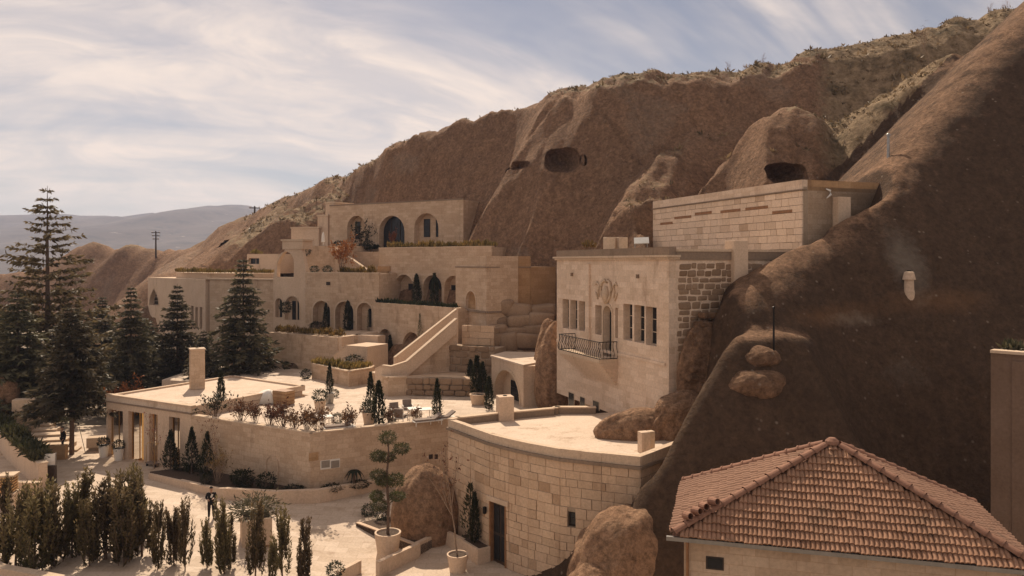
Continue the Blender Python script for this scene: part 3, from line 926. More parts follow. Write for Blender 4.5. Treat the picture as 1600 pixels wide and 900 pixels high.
def facade(root, p0, p1, z0, z1, t, ops, mat='stone', depth=8.0, name='wall', top=None, core=None, core_top=None, back=True):
    """ops: (type, uL, uR, vTop, vBot, fill, opts) in photo pixels on this wall plane"""
    w = Wall(p0, p1, z0, z1)
    loops = []; fills = []
    for op in ops:
        typ, ua, ub, va, vb, fill = op[:6]
        opt = op[6] if len(op) > 6 else {}
        s0, s1 = sorted((w.s(ua), w.s(ub)))
        um = (ua + ub) / 2
        a, b = w.z(um, vb), w.z(um, va)
        a = max(a, z0 + 0.02); b = min(b, z1 - 0.05)
        s0 = max(s0, 0.05); s1 = min(s1, w.len - 0.05)
        if typ == 'rect': loops.append([(s0, a), (s1, a), (s1, b), (s0, b)])
        else: loops.append(arch_loop(s0, s1, a, b, typ == 'point'))
        fills.append((typ, s0, s1, a, b, fill, opt))
    o = panel(w, t, loops, top).build(name, M[mat], root)
    fix_normals(o)
    if back:
        mb = MB()
        w.boxp(mb, 0.0 if core is None else core[0], w.len if core is None else core[1], z0, (z1 if core_top is None else core_top) - 0.006, t + 0.002, depth)
        mb.build('building_mass', M[mat], root)
    for typ, s0, s1, a, b, fill, opt in fills:
        if fill == 'window':
            window_in(w, root, s0, s1, a, b, t, opt.get('bars', 1), opt.get('cross', 2), typ != 'rect', pointed=typ == 'point')
        elif fill == 'door':
            door_in(w, root, s0, s1, a, b if typ == 'rect' else b, t, leaves=opt.get('leaves', 1))
        elif fill == 'niche':              # recessed arch with narrow openings in its back wall
            for (f0, f1, g0, g1, kind) in opt.get('back', []):
                x0, x1 = s0 + (s1 - s0) * f0, s0 + (s1 - s0) * f1
                y0, y1 = a + (b - a) * g0, a + (b - a) * g1
                if kind == 'w': window_in(w, root, x0, x1, y0, y1, t, 0, 2, fm='wood', fw=0.05)
                elif kind == 'd': door_in(w, root, x0, x1, y0, y1, t)
                elif kind == 'g':           # glazed dark opening filling the arch
                    lp = arch_loop(x0, x1, y0, y1)
                    pn = MB(); pn.add([w.pt(p, q, t - 0.03) for p, q in lp], [tuple(range(len(lp)))])
                    pn.build('glazed_door', M['glass'], root)
                    fr = MB()
                    for k in (0.32, 0.66):
                        c = x0 + (x1 - x0) * k
                        w.boxp(fr, c - 0.035, c + 0.035, y0, y1 - (y1 - y0) * 0.12, t - 0.09, t - 0.035)
                    fr.build('door_frame', M['wood'], root)
        if opt.get('sur'):
            surround(w, root, s0, s1, a, b, opt.get('sw', 0.16), pointed=typ == 'point')
    return w

def coping(root, a, b, z, wd=0.4, h=0.12, over=0.06, mat='stone_trim', name='coping_stone', piece=1.6):
    """row of coping stones along the top of a wall between two plan points"""
    a = Vector(a[:2]); b = Vector(b[:2]); Lg = (b - a).length; n = max(1, round(Lg / piece)); d = (b - a) / n
    for i in range(n):
        q0 = a + d * i + d.normalized() * 0.004; q1 = a + d * (i + 1) - d.normalized() * 0.004
        mb = MB(); mb.beam(q0, q1, wd, z + random.uniform(-0.006, 0.0), z + h + random.uniform(-0.012, 0.012))
        mb.build(name, M[mat], root)

CUBE = None
def unit_block():
    global CUBE
    if CUBE is None:
        bm = bmesh.new(); bmesh.ops.create_cube(bm, size=1.0)
        bmesh.ops.bevel(bm, geom=list(bm.edges), offset=0.05, segments=2, affect='EDGES', profile=0.6)
        CUBE = bpy.data.meshes.new('block'); bm.to_mesh(CUBE); bm.free()
    return CUBE
BLK = {}
def block_mesh(mat):
    if mat not in BLK:
        me = unit_block().copy(); me.materials.clear(); me.materials.append(M[mat]); BLK[mat] = me
    return BLK[mat]
def rubble_mesh(k):
    key = 'rub%d' % k
    if key not in BLK:
        rr = random.Random(k); bm = bmesh.new(); bmesh.ops.create_cube(bm, size=1.0)
        for v in bm.verts: v.co = Vector([q * rr.uniform(0.82, 1.08) for q in v.co])
        bmesh.ops.bevel(bm, geom=list(bm.edges), offset=0.17, segments=2, affect='EDGES', profile=0.5)
        me = bpy.data.meshes.new('rubble'); bm.to_mesh(me); bm.free(); me.materials.append(M['rubble']); me.polygons.foreach_set('use_smooth', [True] * len(me.polygons)); BLK[key] = me
    return BLK[key]
def block(root, name, c, size, rz, mat):
    o = bpy.data.objects.new(name, block_mesh(mat) if mat != 'rubble' else rubble_mesh(random.randrange(6)))
    COL.objects.link(o)
    o.parent = root
    if root.type == 'EMPTY': o.matrix_parent_inverse = Matrix.Translation(-Vector(root.location))
    o.location = c; o.scale = size; o.rotation_euler = (0, 0, rz)
    return o
def ashlar(w, root, holes, course=0.42, wid=(0.5, 1.0), s0=0, s1=None, z0=None, z1=None, mat='block', proud=0.035, thick=0.16, jit=0.012, name='stone_block', limit=300, seed=1):
    """courses of single blocks on the face of wall w; holes: (s0, s1, z0, z1)"""
    rn = random.Random(seed)
    s1 = w.len if s1 is None else s1; z0 = w.z0 if z0 is None else z0; z1 = w.z1 if z1 is None else z1
    n = max(1, round((z1 - z0) / course)); rc_ = random.Random(int(course * 1000)); hs_ = [rc_.uniform(0.82, 1.2) for _ in range(n)]; tot = sum(hs_); zc_ = [z0]
    for q in hs_: zc_.append(zc_[-1] + q / tot * (z1 - z0))
    rz = math.atan2(w.d.y, w.d.x); cnt = 0
    for k in range(n):
        za, zb = zc_[k], zc_[k + 1]; ch = zb - za
        s = s0 - rn.uniform(0, wid[0])
        while s < s1:
            e = s + rn.uniform(*wid)
            if s1 - e < wid[0] * 0.45: e = s1
            spans = [(max(s, s0), min(e, s1))]
            for h in holes:
                if zb > h[2] + 0.03 and za < h[3] - 0.03:
                    ns = []
                    for a, b in spans:
                        if b <= h[0] or a >= h[1]: ns.append((a, b))
                        else:
                            if a < h[0]: ns.append((a, h[0]))
                            if b > h[1]: ns.append((h[1], b))
                    spans = ns
            for a, b in spans:
                if b - a < 0.1 or cnt >= limit: continue
                pr = proud + rn.uniform(-jit, jit)
                c = w.pt((a + b) / 2, (za + zb) / 2, -pr + thick / 2)
                block(root, name, c, (b - a - 0.016 - rn.uniform(0, 0.012), thick, ch - 0.016 - rn.uniform(0, 0.012)), rz + rn.uniform(-0.008, 0.008), mat); cnt += 1
            s = e
    return cnt

# ---------------------------------------------------------------- 1. curved stone house in front
FHz = 5.5
fp = [(700, 655), (716, 660.5), (735, 667.5), (765, 678), (795, 685.5), (825, 692), (875, 701), (940, 708), (1000, 714)]
FP = [G(u, v, FHz).xy for u, v in fp]
FR = G(1092, 680, FHz).xy
FB = [G(712, 652, FHz).xy, G(776, 645, FHz).xy, G(862, 637.5, FHz).xy, G(868, 637.5, FHz).xy + Vector((0, 0.4)), G(930, 635.5, FHz).xy]
fh = thing('curved_stone_house', 'flat roofed house with a curved wall of mottled ashlar blocks in the foreground', 'house', (0.5, 38.5, -0.8))
foot = FP + [FR, Vector((9.3, 42.0)), Vector((7.0, 46.0))] + FB[::-1]
def inset(poly, d):
    c = sum(poly, Vector((0, 0))) / len(poly)
    return [q + (c - q).normalized() * d for q in poly]
# door and window openings are left out of the blocks, the mass behind is set back there
mb = MB(); mb.prism(inset(foot, 0.30), -1.5, 4.9); mb.build('building_mass', M['mortar'], fh)
mb = MB(); mb.prism(inset(foot, 0.12), 4.905, 5.12); mb.build('roof_slab', M['roof_floor'], fh)
doorU = (765, 790, 786, 884); winU = (887, 899, 800, 824)
total = 0
segs = list(zip(FP[:-1], FP[1:])) + [(FP[-1], FR)]
for i, (a, b) in enumerate(segs):
    w = Wall(a, b, -1.2, 5.02)
    holes = []
    for du in (doorU, winU):
        sa, sb = w.s(du[0]), w.s(du[1])
        if sb > 0 and sa < w.len:
            um = (du[0] + du[1]) / 2
            ym = None
            holes.append((sa, sb, w.z(min(max(um, 700), 1000), du[3]), w.z(um, du[2])))
    rows = 15
    total += ashlar(w, fh, holes, course=(5.02 + 1.2) / rows, wid=(0.48, 0.98), mat='block', thick=0.30, proud=0.005, jit=0.024, seed=20 + i, limit=300)
    # mortar bed right behind the blocks
    mb = MB(); hs = [[(h[0], h[2]), (h[1], h[2]), (h[1], h[3]), (h[0], h[3])] for h in holes]
    hs = [[(min(max(x, 0.0), w.len), z) for x, z in lp] for lp in hs]
    if not hs:
        w.boxp(mb, 0, w.len, -1.2, 5.02, 0.03, 0.26); mb.build('mortar_bed', M['mortar'], fh)
    else:
        h = holes[0]; a0 = max(h[0], 0.0); a1 = min(h[1], w.len)
        if a0 > 0.01: w.boxp(mb, 0, a0, -1.2, 5.02, 0.03, 0.26)
        if a1 < w.len - 0.01: w.boxp(mb, a1, w.len, -1.2, 5.02, 0.03, 0.26)
        w.boxp(mb, a0, a1, h[3], 5.02, 0.03, 0.26); w.boxp(mb, a0, a1, -1.2, h[2], 0.03, 0.26)
        mb.build('mortar_bed', M['mortar'], fh)
    # dark string course and parapet stones
    mb = MB(); w.boxp(mb, -0.04, w.len + 0.04, 4.94, 5.08, -0.10, 0.2); mb.build('string_course', M['stone_dark'], fh)
    n = max(1, round(w.len / 1.3))
    for k in range(n):
        mb = MB(); w.boxp(mb, w.len * k / n + 0.004, w.len * (k + 1) / n - 0.004, 5.085, FHz + random.uniform(-0.012, 0.012), 0.0 + random.uniform(-0.006, 0.006), 0.32)
        mb.build('parapet_stone', M['stone_trim'], fh)
for a, b in zip([FP[0]] + FB[:-1], FB):
    w = Wall(a, b, 3.0, FHz)
    mb = MB(); w.boxp(mb, 0, w.len, 4.9, FHz - 0.02, -0.32, 0.0); mb.build('parapet_stone', M['stone_dark'], fh)
    mb = MB(); w.boxp(mb, -0.02, w.len + 0.02, FHz - 0.018, FHz + 0.05, -0.36, 0.03); mb.build('coping_stone', M['stone_trim'], fh)
wd = Wall(FP[3], FP[4], -1.2, 5.0)
sa, sb = wd.s(doorU[0]), wd.s(doorU[1])
dz0, dz1 = -0.8, wd.z(777, doorU[2])
door_in(wd, fh, sa + 0.08, sb - 0.05, dz0, dz1 - 0.05, 0.28, leaves=2)
mb = MB(); wd.boxp(mb, sa - 0.18, sb + 0.22, dz1, dz1 + 0.24, -0.08, 0.2); mb.build('lintel', M['stone_trim'], fh, bevel=0.01)
mb = MB(); wd.boxp(mb, sa - 0.02, sa + 0.075, dz0, dz1 - 0.005, -0.03, 0.25); wd.boxp(mb, sb - 0.045, sb + 0.05, dz0, dz1 - 0.005, -0.03, 0.25); mb.build('door_jamb', M['wood_warm'], fh)
mb = MB(); wd.boxp(mb, sa - 0.35, sa - 0.20, 1.5, 1.85, -0.16, -0.02); mb.build('wall_lamp', M['iron'], fh, bevel=0.02)
ww = Wall(FP[6], FP[7], -1.2, 5.0)
s0, s1 = ww.s(winU[0]), ww.s(winU[1]); z0, z1 = ww.z(893, winU[3]), ww.z(893, winU[2])
window_in(ww, fh, s0 + 0.02, s1 - 0.02, z0 + 0.02, z1 - 0.02, 0.24, 0, 1, fm='wood', fw=0.05)

# things on its roof
def roof_block(name, label, cat, u, vb, zb, sx, sy, h, rz, mat='stone_plain', cap=True, flue=True, loc=None):
    g = G(u, vb, zb) if loc is None else Vector(loc)
    t = thing(name, label, cat, g)
    mb = MB(); mb.box((g.x, g.y, zb + h / 2), (sx, sy, h), rz); mb.build('shaft', M[mat], t, bevel=0.02)
    if cap:
        mb = MB(); mb.box((g.x, g.y, zb + h + 0.055), (sx + 0.10, sy + 0.10, 0.11), rz); mb.build('cap', M['stone_trim'], t, bevel=0.015)
    if flue:
        mb = MB(); mb.lathe((g.x, g.y, zb + h + (0.11 if cap else 0)), [(0.12, 0), (0.12, 0.03), (0.09, 0.03), (0.09, 0.005)], 12); mb.build('flue', M['iron'], t)
    return t
roof_block('chimney', 'square pale stone chimney on the roof of the curved stone house', 'chimney', 789, 656, 5.12, 0.86, 0.80, 1.36, 0.25, 'stone_plain', False)
roof_block('roof_vent', 'low square masonry vent at the front corner of the curved house roof', 'vent', 1006, 707, 5.12, 0.46, 0.40, 0.98, 0.35, 'stone_plain', False, False)
roof_block('roof_vent', 'narrow slab vent beside the taller vent at the curved house corner', 'vent', 1017, 702, 5.12, 0.26, 0.34, 0.88, 0.35, 'stone_trim', False, False)

# ---------------------------------------------------------------- 2. mansion with the balcony
A = W(870, 53.0); B = W(1045, 40.0)
tmr = thing('balcony_mansion', 'tall pale stone mansion with an iron balcony and rows of slim windows', 'house', (A.x, A.y, 5))
TMz = 14.15
wins = []
for ua, ub, va, vb in [(879, 889, 467.5, 513), (891, 902, 469, 515), (904, 914, 470.5, 517), (930, 940, 477, 523), (961, 965.5, 481, 528),
                       (974, 988, 475, 532), (991, 1007, 477, 535.5), (1009, 1026, 479.5, 540)]:
    wins.append(('rect', ua, ub, va, vb, 'window', {'bars': 0, 'cross': 2}))
wins.append(('arch', 943, 956.5, 478, 558, 'niche', {'back': [(0.02, 0.98, 0, 0.99, 'g')], 'sur': True, 'sw': 0.14}))
TW = facade(tmr, A, B, 5.0, TMz, 0.45, wins, 'stone_pale', depth=6.5, core=(0, 13.96))
# bay edge, string courses, cornice, parapet
sB = TW.s(925)
mb = MB(); TW.boxp(mb, TW.s(917.5), TW.s(923), 8.6, TMz - 0.25, -0.14, 0.05); mb.build('pilaster', M['stone_pale'], tmr)
mb = MB(); TW.boxp(mb, 0.02, TW.len - 0.3, ZZ(548, 47) - 0.05, ZZ(548, 47) + 0.12, -0.06, 0.05); mb.build('string_course', M['stone_pale'], tmr)
for k, (z0, z1, pr, mt) in enumerate([(TMz, TMz + 0.12, 0.12, 'stone_trim'), (TMz + 0.122, TMz + 0.24, 0.22, 'stone_trim'), (TMz + 0.243, TMz + 0.66, 0.02, 'stone_dark')]):
    mb = MB(); TW.boxp(mb, -pr, TW.len + pr, z0, z1, -pr, 0.6 if k < 2 else 0.45)
    mb.build(['cornice', 'cornice', 'parapet'][k], M[mt], tmr)
mb = MB(); TW.boxp(mb, 0.1, TW.len - 0.05, TMz, TMz + 0.1, 0.61, 6.4); mb.build('roof_slab', M['roof_floor'], tmr)
for v in (428.5, 431.5):
    u = 895 if v < 430 else 998
    s = TW.s(u); z = TW.z(u, v)
    mb = MB(); TW.boxp(mb, s - 0.05, s + 0.05, z - 0.12, z + 0.1, -0.16, 0.0); mb.build('water_spout', M['stone_dark'], tmr)
# carved wreath: shield, two curling branches
em = MB(); uc, vc = 948, 455; sc_ = TW.s(uc); zc = TW.z(uc, vc)
def relief(pts, r):
    em.tube([TW.pt(sc_ + a * 1.25, zc + b * 1.25, -0.05) for a, b in pts], [q * 1.5 for q in r], 6)
for sg in (-1, 1):
    relief([(sg * 0.10, -0.55), (sg * 0.38, -0.25), (sg * 0.55, 0.10), (sg * 0.42, 0.42), (sg * 0.12, 0.55), (sg * 0.05, 0.40)], [0.05, 0.06, 0.06, 0.06, 0.05, 0.03])
    relief([(sg * 0.75, -0.30), (sg * 0.82, 0.0), (sg * 0.72, 0.26), (sg * 0.95, 0.42), (sg * 1.08, 0.28)], [0.03, 0.05, 0.05, 0.05, 0.03])
    relief([(sg * 0.85, -0.42), (sg * 0.98, -0.22), (sg * 1.1, -0.05)], [0.03, 0.045, 0.02])
relief([(0, -0.62), (0, -0.3), (0, 0.0), (0, 0.25)], [0.04, 0.16, 0.20, 0.05])
em.build('carved_relief', M['stone_trim'], tmr, smooth=True)
# balcony: slab, corbelled underside, iron railing of wavy balusters
b0, b1 = TW.s(899), TW.s(966); bz = ZZ(556, 46.0) - 0.05; bd = 1.25
bal = MB(); TW.boxp(bal, b0, b1, bz - 0.22, bz, -bd, 0.0); balo = bal.build('balcony', M['stone_trim'], tmr)
for k in range(7):
    f = 1 - (k + 1) / 8.0
    mb = MB(); TW.boxp(mb, b0 + (b1 - b0) * 0.04 * k, b1 - 0.02 * k, bz - 0.224 - 0.185 * (k + 1), bz - 0.226 - 0.185 * k, -bd * f, 0.0)
    mb.build('corbel_course', M['stone_plain'], balo)
pts = []
def rail_line(sA, dA, sB, dB, n):
    for i in range(n + 1):
        f = i / n; s = sA + (sB - sA) * f; d = dA + (dB - dA) * f
        dv = Vector((TW.d.x * (sB - sA) + TW.n.x * (dB - dA), TW.d.y * (sB - sA) + TW.n.y * (dB - dA))).normalized()
        nv = Vector((dv.y, -dv.x))
        mbb = MB(); q = []
        for j in range(8):
            g = j / 7; off = 0.09 * math.sin(g * math.pi * 2) * (1 if j not in (0, 7) else 0)
            p = TW.pt(s, bz + 1.0 * g, d); q.append(p + Vector((nv.x * off, nv.y * off, 0)))
        mbb.tube(q, 0.018, 5); mbb.build('baluster', M['iron'], balo)
    for zz in (0.03, 1.0):
        mbb = MB(); mbb.tube([TW.pt(sA, bz + zz, dA), TW.pt(sB, bz + zz, dB)], 0.026, 6)
        mbb.build('handrail', M['iron'], balo)
rail_line(b0 + 0.05, -0.05, b0 + 0.05, -bd + 0.05, 5)
rail_line(b0 + 0.05, -bd + 0.05, b1 - 0.05, -bd + 0.05, 22)
rail_line(b1 - 0.05, -bd + 0.05, b1 - 0.05, -0.05, 5)
# small openings of the ground storey
for ua, ub, va, vb in ((889, 897, 614, 636), (907, 914, 621, 636), (927, 936, 627, 640)):
    s0, s1 = TW.s(ua), TW.s(ub); z1 = TW.z((ua + ub) / 2, va); z0 = TW.z((ua + ub) / 2, vb)
    mb = MB(); TW.boxp(mb, s0 - 0.06, s1 + 0.06, z0, z1 + 0.06, -0.02, 0.02); fo = mb.build('window', M['stone_trim'], tmr)
    mb = MB(); TW.boxp(mb, s0, s1, z0, z1, -0.03, -0.018); mb.build('pane', M['glass'], fo)
# side wall in rubble
sd = Vector((-TW.d.y, TW.d.x));
if sd.x < 0: sd = -sd
SA = B + sd * 0.43; SB_ = B + sd * 8.6
SW = Wall(SA, SB_, 7.5, TMz)
mb = MB(); SW.boxp(mb, 0, SW.len, 6.5, TMz - 0.02, 0.06, 6.0); mb.build('side_wall', M['mortar'], tmr)
rn = random.Random(5)
z = 8.0; k = 0
while z < TMz - 0.5:
    h = rn.uniform(0.28, 0.50); s = 0.03 + rn.uniform(0, 0.2)
    while s < SW.len - 0.2:
        l = rn.uniform(0.28, 0.85)
        c = SW.pt(s + l / 2, z + h / 2 + rn.uniform(-0.05, 0.05), 0.05)
        block(tmr, 'rubble_stone', c, (l - 0.03, 0.2 + rn.uniform(-0.06, 0.06), (h - 0.02) * rn.uniform(0.75, 1.1)), math.atan2(SW.d.y, SW.d.x) + rn.uniform(-0.03, 0.03), 'rubble')
        s += l
    z += h
mb = MB(); SW.boxp(mb, 0.0, SW.len, TMz - 0.015, TMz + 0.42, -0.10, 0.4); mb.build('parapet', M['stone_dark'], tmr)
mb = MB(); SW.boxp(mb, 0.0, SW.len, TMz + 0.422, TMz + 0.55, -0.15, 0.45); mb.build('coping_stone', M['stone_trim'], tmr)
mb = MB(); s = SW.s(1152); SW.boxp(mb, s - 0.45, s + 0.45, 9.0, ZZ(376, 41.5), -0.35, 0.5); mb.build('chimney_pier', M['stone_plain'], tmr, bevel=0.02)
# boxes and a panel on the mansion roof
for u, lab in ((952, 'left of two pale water boxes behind the mansion parapet'), (971, 'right of two pale water boxes behind the mansion parapet')):
    g = P3(u, 388, 47.5)
    mb = MB(); mb.box((g.x, g.y, TMz + 0.75), (0.58, 0.58, 1.3), 0.3)
    o = mb.build('water_box', M['stone_trim'], None, bevel=0.02); tag(o, lab, 'water tank', 'boxes on the mansion roof')
g = P3(1001, 385, 46.5)
sp = thing('solar_panel', 'tilted pale solar panel on the mansion roof', 'solar panel', (g.x, g.y, TMz + 0.1))
mb = MB(); mb.add([(g.x - 0.45, g.y - 0.35, TMz + 0.98), (g.x + 0.45, g.y - 0.35, TMz + 1.02), (g.x + 0.55, g.y + 0.35, TMz + 1.4), (g.x - 0.35, g.y + 0.35, TMz + 1.36)], [(0, 1, 2, 3)])
o = mb.build('glass_sheet', M['metal'], sp); so = o.modifiers.new('s', 'SOLIDIFY'); so.thickness = 0.05
mb = MB()
for a in (-0.35, 0.4): mb.tube([(g.x + a, g.y, TMz + 0.1), (g.x + a, g.y, TMz + 1.15)], 0.03, 6)
mb.build('leg', M['metal'], sp)

# ---------------------------------------------------------------- 3. long house above it
A2 = W(1020, 60.0); B2 = W(1253, 44.0)
LBz = 18.75
lb = thing('long_house', 'long pale ashlar house with thin slit vents set into the rock slope', 'house', (A2.x, A2.y, 14))
LW = Wall(A2, B2, 13.6, LBz - 0.62)
slits = []
for ua, ub, v in ((1032, 1051, 349), (1054, 1080, 339.5), (1086, 1112, 333), (1126, 1157, 329.5), (1165, 1200, 325), (1207, 1238, 331)):
    s0, s1 = LW.s(ua), LW.s(ub); z = LW.z((ua + ub) / 2, v)
    slits.append((s0, s1, z - 0.11, z + 0.11))
mb = MB(); LW.boxp(mb, 0, LW.len, 13.0, LBz - 0.4, 0.10, 7.5); mb.build('building_mass', M['mortar'], lb)
ashlar(LW, lb, [], course=0.40, wid=(0.55, 1.15), mat='block_pale', thick=0.14, proud=0.0, jit=0.006, seed=77)
for q in slits:
    mb = MB(); LW.boxp(mb, q[0], q[1], q[2] + 0.02, q[3] - 0.02, -0.022, 0.03); mb.build('slit_vent', M['wood_warm'], lb)  # solid bar proud of the blocks, its dark colour imitates a shaded slot
mb = MB(); LW.boxp(mb, -0.08, LW.len + 0.08, LBz - 0.615, LBz - 0.54, -0.08, 0.3); mb.build('string_course', M['stone_dark'], lb)
for k in range(12):
    mb = MB(); LW.boxp(mb, LW.len * k / 12 + 0.004, LW.len * (k + 1) / 12 - 0.004, LBz - 0.535, LBz, 0.0, 0.4); mb.build('parapet_stone', M['stone_pale'], lb)
sd2 = Vector((-LW.d.y, LW.d.x))
if sd2.x < 0: sd2 = -sd2
RW = Wall(B2 + sd2 * 0.41, B2 + sd2 * 8.5, 13.0, LBz)
mb = MB(); RW.boxp(mb, 0, RW.len, 13.0, LBz - 0.62, 0.0, 6.0); mb.build('side_wall', M['stone'], lb)
mb = MB(); RW.boxp(mb, 0, RW.len, LBz - 0.615, LBz, 0.0, 0.4); mb.build('parapet_stone', M['tufa'], lb)
mb = MB(); s = RW.s(1310); RW.boxp(mb, s - 0.45, s + 0.45, 13.5, ZZ(308, 44.6), -0.5, -0.01); mb.build('chimney_pier', M['stone_plain'], lb, bevel=0.02)
mb = MB(); s = RW.s(1293); zc = ZZ(302, 44.6)
mb.tube([RW.pt(s - 0.16, zc + 0.25, -0.06), RW.pt(s + 0.12, zc + 0.14, -0.08), RW.pt(s + 0.16, zc - 0.08, -0.08), RW.pt(s - 0.12, zc - 0.3, -0.06)], [0.03, 0.08, 0.08, 0.03], 8)
mb.build('crescent_lamp', M['white'], lb, smooth=True)

# ---------------------------------------------------------------- 4. arched pavilion on the terrace
pv_ = thing('arched_pavilion', 'small square stone pavilion with one wide arch and a flat roof', 'pavilion', (0, 57, 3.6))
pa = W(768, 60.6); pb = W(818, 55.0); pc = W(864, 58.2)
PVz = 6.55
pw = facade(pv_, pa, pb, 3.4, PVz, 0.7, [('arch', 773, 812, 579, 640, 'niche', {'back': [(0.35, 0.75, 0.0, 0.66, 'w')], 'sur': True, 'sw': 0.18})], 'stone_plain', depth=3.2)
pdir = (pc - pb).normalized()
w2 = Wall(pb + pdir * 0.72, pc, 3.4, PVz)
mb = MB(); w2.boxp(mb, 0, w2.len, 3.4, PVz, 0.0, 0.6); mb.build('side_wall', M['stone'], pv_)
mb = MB(); mb.prism([pa + Vector((-0.1, -0.05)), pb + Vector((-0.02, -0.14)), pc + Vector((0.05, -0.1)), pc + Vector((-1.2, 4.6)), pa + Vector((1.0, 2.5))], PVz + 0.003, PVz + 0.13); mb.build('roof_slab', M['roof_floor'], pv_)
# ---------------------------------------------------------------- 5. reception house and its terrace
def m_clear():
    m = bpy.data.materials.new('clear_glass'); m.use_nodes = True; t = m.node_tree; t.nodes.remove(t.nodes['Principled BSDF'])
    a = t.nodes.new('ShaderNodeBsdfTransparent'); a.inputs[0].default_value = (0.62, 0.6, 0.57, 1)
    g = t.nodes.new('ShaderNodeBsdfGlossy'); g.inputs['Roughness'].default_value = 0.03
    f = t.nodes.new('ShaderNodeFresnel'); f.inputs[0].default_value = 1.5
    ms = t.nodes.new('ShaderNodeMixShader'); t.links.new(f.outputs[0], ms.inputs[0]); t.links.new(a.outputs[0], ms.inputs[1]); t.links.new(g.outputs[0], ms.inputs[2])
    t.links.new(ms.outputs[0], t.nodes['Material Output'].inputs[0])
    return m
M['clear'] = m_clear()
rA = Vector((-29.4, 55.65)); tB = Vector((-12.0, 45.67)); tC = Vector((-4.25, 49.9))
abd = (tB - rA).normalized(); abn = Vector((-abd.y, abd.x)); abn = abn if abn.y > 0 else -abn
rF = rA + abd * on_line(rA, tB, 298)
rD = rA + abn * 11.3; rE = rF + abn * 10.4
rc = thing('reception_house', 'low flat roofed reception house with tall glazed bays beside the court', 'house', (rA.x, rA.y, 0))
RZ = 4.4
ops = [('rect', 168.5, 192, 641, 714, None), ('rect', 200.5, 224.5, 644, 721, None), ('rect', 233, 246, 647, 727, None), ('rect', 264, 281, 652, 736, None)]
rw = facade(rc, rA, rF, -0.1, RZ - 0.42, 0.45, ops, 'stone_plain', back=False)
for k, op in enumerate(ops):
    s0, s1 = rw.s(op[1]), rw.s(op[2]); um = (op[1] + op[2]) / 2
    z1 = rw.z(um, op[3]); z0 = max(rw.z(um, op[4]), -0.08)
    mb = MB(); f = 0.05
    for a, b in ((s0 + 0.004, s0 + f), (s1 - f, s1 - 0.004), ((s0 + s1) / 2 - 0.03, (s0 + s1) / 2 + 0.03)): rw.boxp(mb, a, b, z0 + 0.004, z1 - 0.004, 0.28, 0.34)
    wo = mb.build('window', M['brass'], rc)
    mb = MB(); mb.add([rw.pt(s0, z0, 0.31), rw.pt(s1, z0, 0.31), rw.pt(s1, z1, 0.31), rw.pt(s0, z1, 0.31)], [(0, 1, 2, 3)]); mb.build('pane', M['clear'], wo)
    if k in (1, 2):
        mb = MB(); q = []
        for i in range(13):
            q.append(rw.pt(s0 + (s1 - s0) * (0.42 + 0.34 * i / 12), 0, 0.55 + 0.06 * (i % 2)))
        n_ = len(q)
        mb.add([(p.x, p.y, z0) for p in q] + [(p.x, p.y, z1) for p in q], [(i, i + 1, n_ + i + 1, n_ + i) for i in range(n_ - 1)])
        mb.build('curtain', M['curtain_glow'], rc)
# inside: back wall, end wall, floor
mb = MB(); rw.boxp(mb, rw.len * 0.30, rw.len - 0.05, -0.1, RZ - 0.45, 4.5, 4.7); mb.build('inner_wall', M['wood_warm'], rc)
mb = MB(); rw.boxp(mb, rw.len - 0.3, rw.len - 0.02, -0.1, RZ - 0.45, 0.47, 10.0); mb.build('end_wall', M['stone_plain'], rc)
mb = MB(); rw.boxp(mb, rw.len * 0.3, rw.len - 0.3, -0.1, RZ - 0.45, 10.1, 10.4); mb.build('back_wall', M['stone_plain'], rc)
mb = MB(); mb.prism([rA, rF, rE, rD], RZ - 0.41, RZ - 0.13); mb.build('roof_slab', M['roof_floor'], rc)
mb = MB(); rw.boxp(mb, -0.02, rw.len + 0.02, RZ - 0.50, RZ - 0.405, -0.07, 0.3); mb.build('string_course', M['stone_dark'], rc)
for a, b in ((rA, rF), (rA, rD), (rD, rE), (rE, rF)):
    mb = MB(); i_ = ((rA + rE) / 2 - (a + b) / 2).normalized() * 0.16
    mb.beam(a + i_, b + i_, 0.3, RZ - 0.128, RZ); mb.build('parapet', M['stone_plain'], rc)
mb = MB(); rw.boxp(mb, -0.04, rw.len + 0.05, RZ + 0.002, RZ + 0.07, -0.04, 0.36); mb.build('coping_stone', M['stone_trim'], rc)
for k in range(2):
    mb = MB(); p = rD if k == 0 else rA + abn * 4.2
    mb.box((p.x + 0.3, p.y - 0.2, 1.95), (0.5, 0.5, 3.9), math.atan2(abd.y, abd.x)); mb.build('column', M['stone_plain'], rc)
g = G(308, 606, RZ - 0.13)
roof_block('chimney', 'tall coursed stone chimney standing on the reception house roof', 'chimney', 308, 607, RZ - 0.12, 1.02, 1.0, 3.0, 0.5, 'stone')

# terrace: floor slab and outer walls
te = thing('terrace', 'raised stone terrace with a long plain wall behind the court planter', 'terrace', (tB.x, tB.y, 0))
tR = [Vector((0.5, 52.6)), Vector((3.6, 54.2)), Vector((3.4, 62)), Vector((-5, 66)), Vector((-14, 73)), Vector((-31, 78)), Vector((-31, 68)), rD + abn * 0.4, rE + abn * 0.02, rF + abn * 0.02]
off = lambda p, k: Vector((p.x, p.y)) + abn * k
mb = MB(); mb.prism([off(rF, 0.3) + abd * 0.01, off(tB, 0.34), off(tC, 0.3)] + tR[:8] + [off(rE, 0.2) - abd * -0.2], -1.0, 3.6); mb.build('floor_slab', M['paving'], te)
tw1 = facade(te, rF + abd * 0.01, tB, -0.2, 3.8, 0.3, [], 'stone', back=False)
tcd = (tC - tB).normalized()
tw2 = facade(te, tB + tcd * 0.002, tC + tcd * 5.0, -0.2, 3.8, 0.3, [], 'stone', back=False)
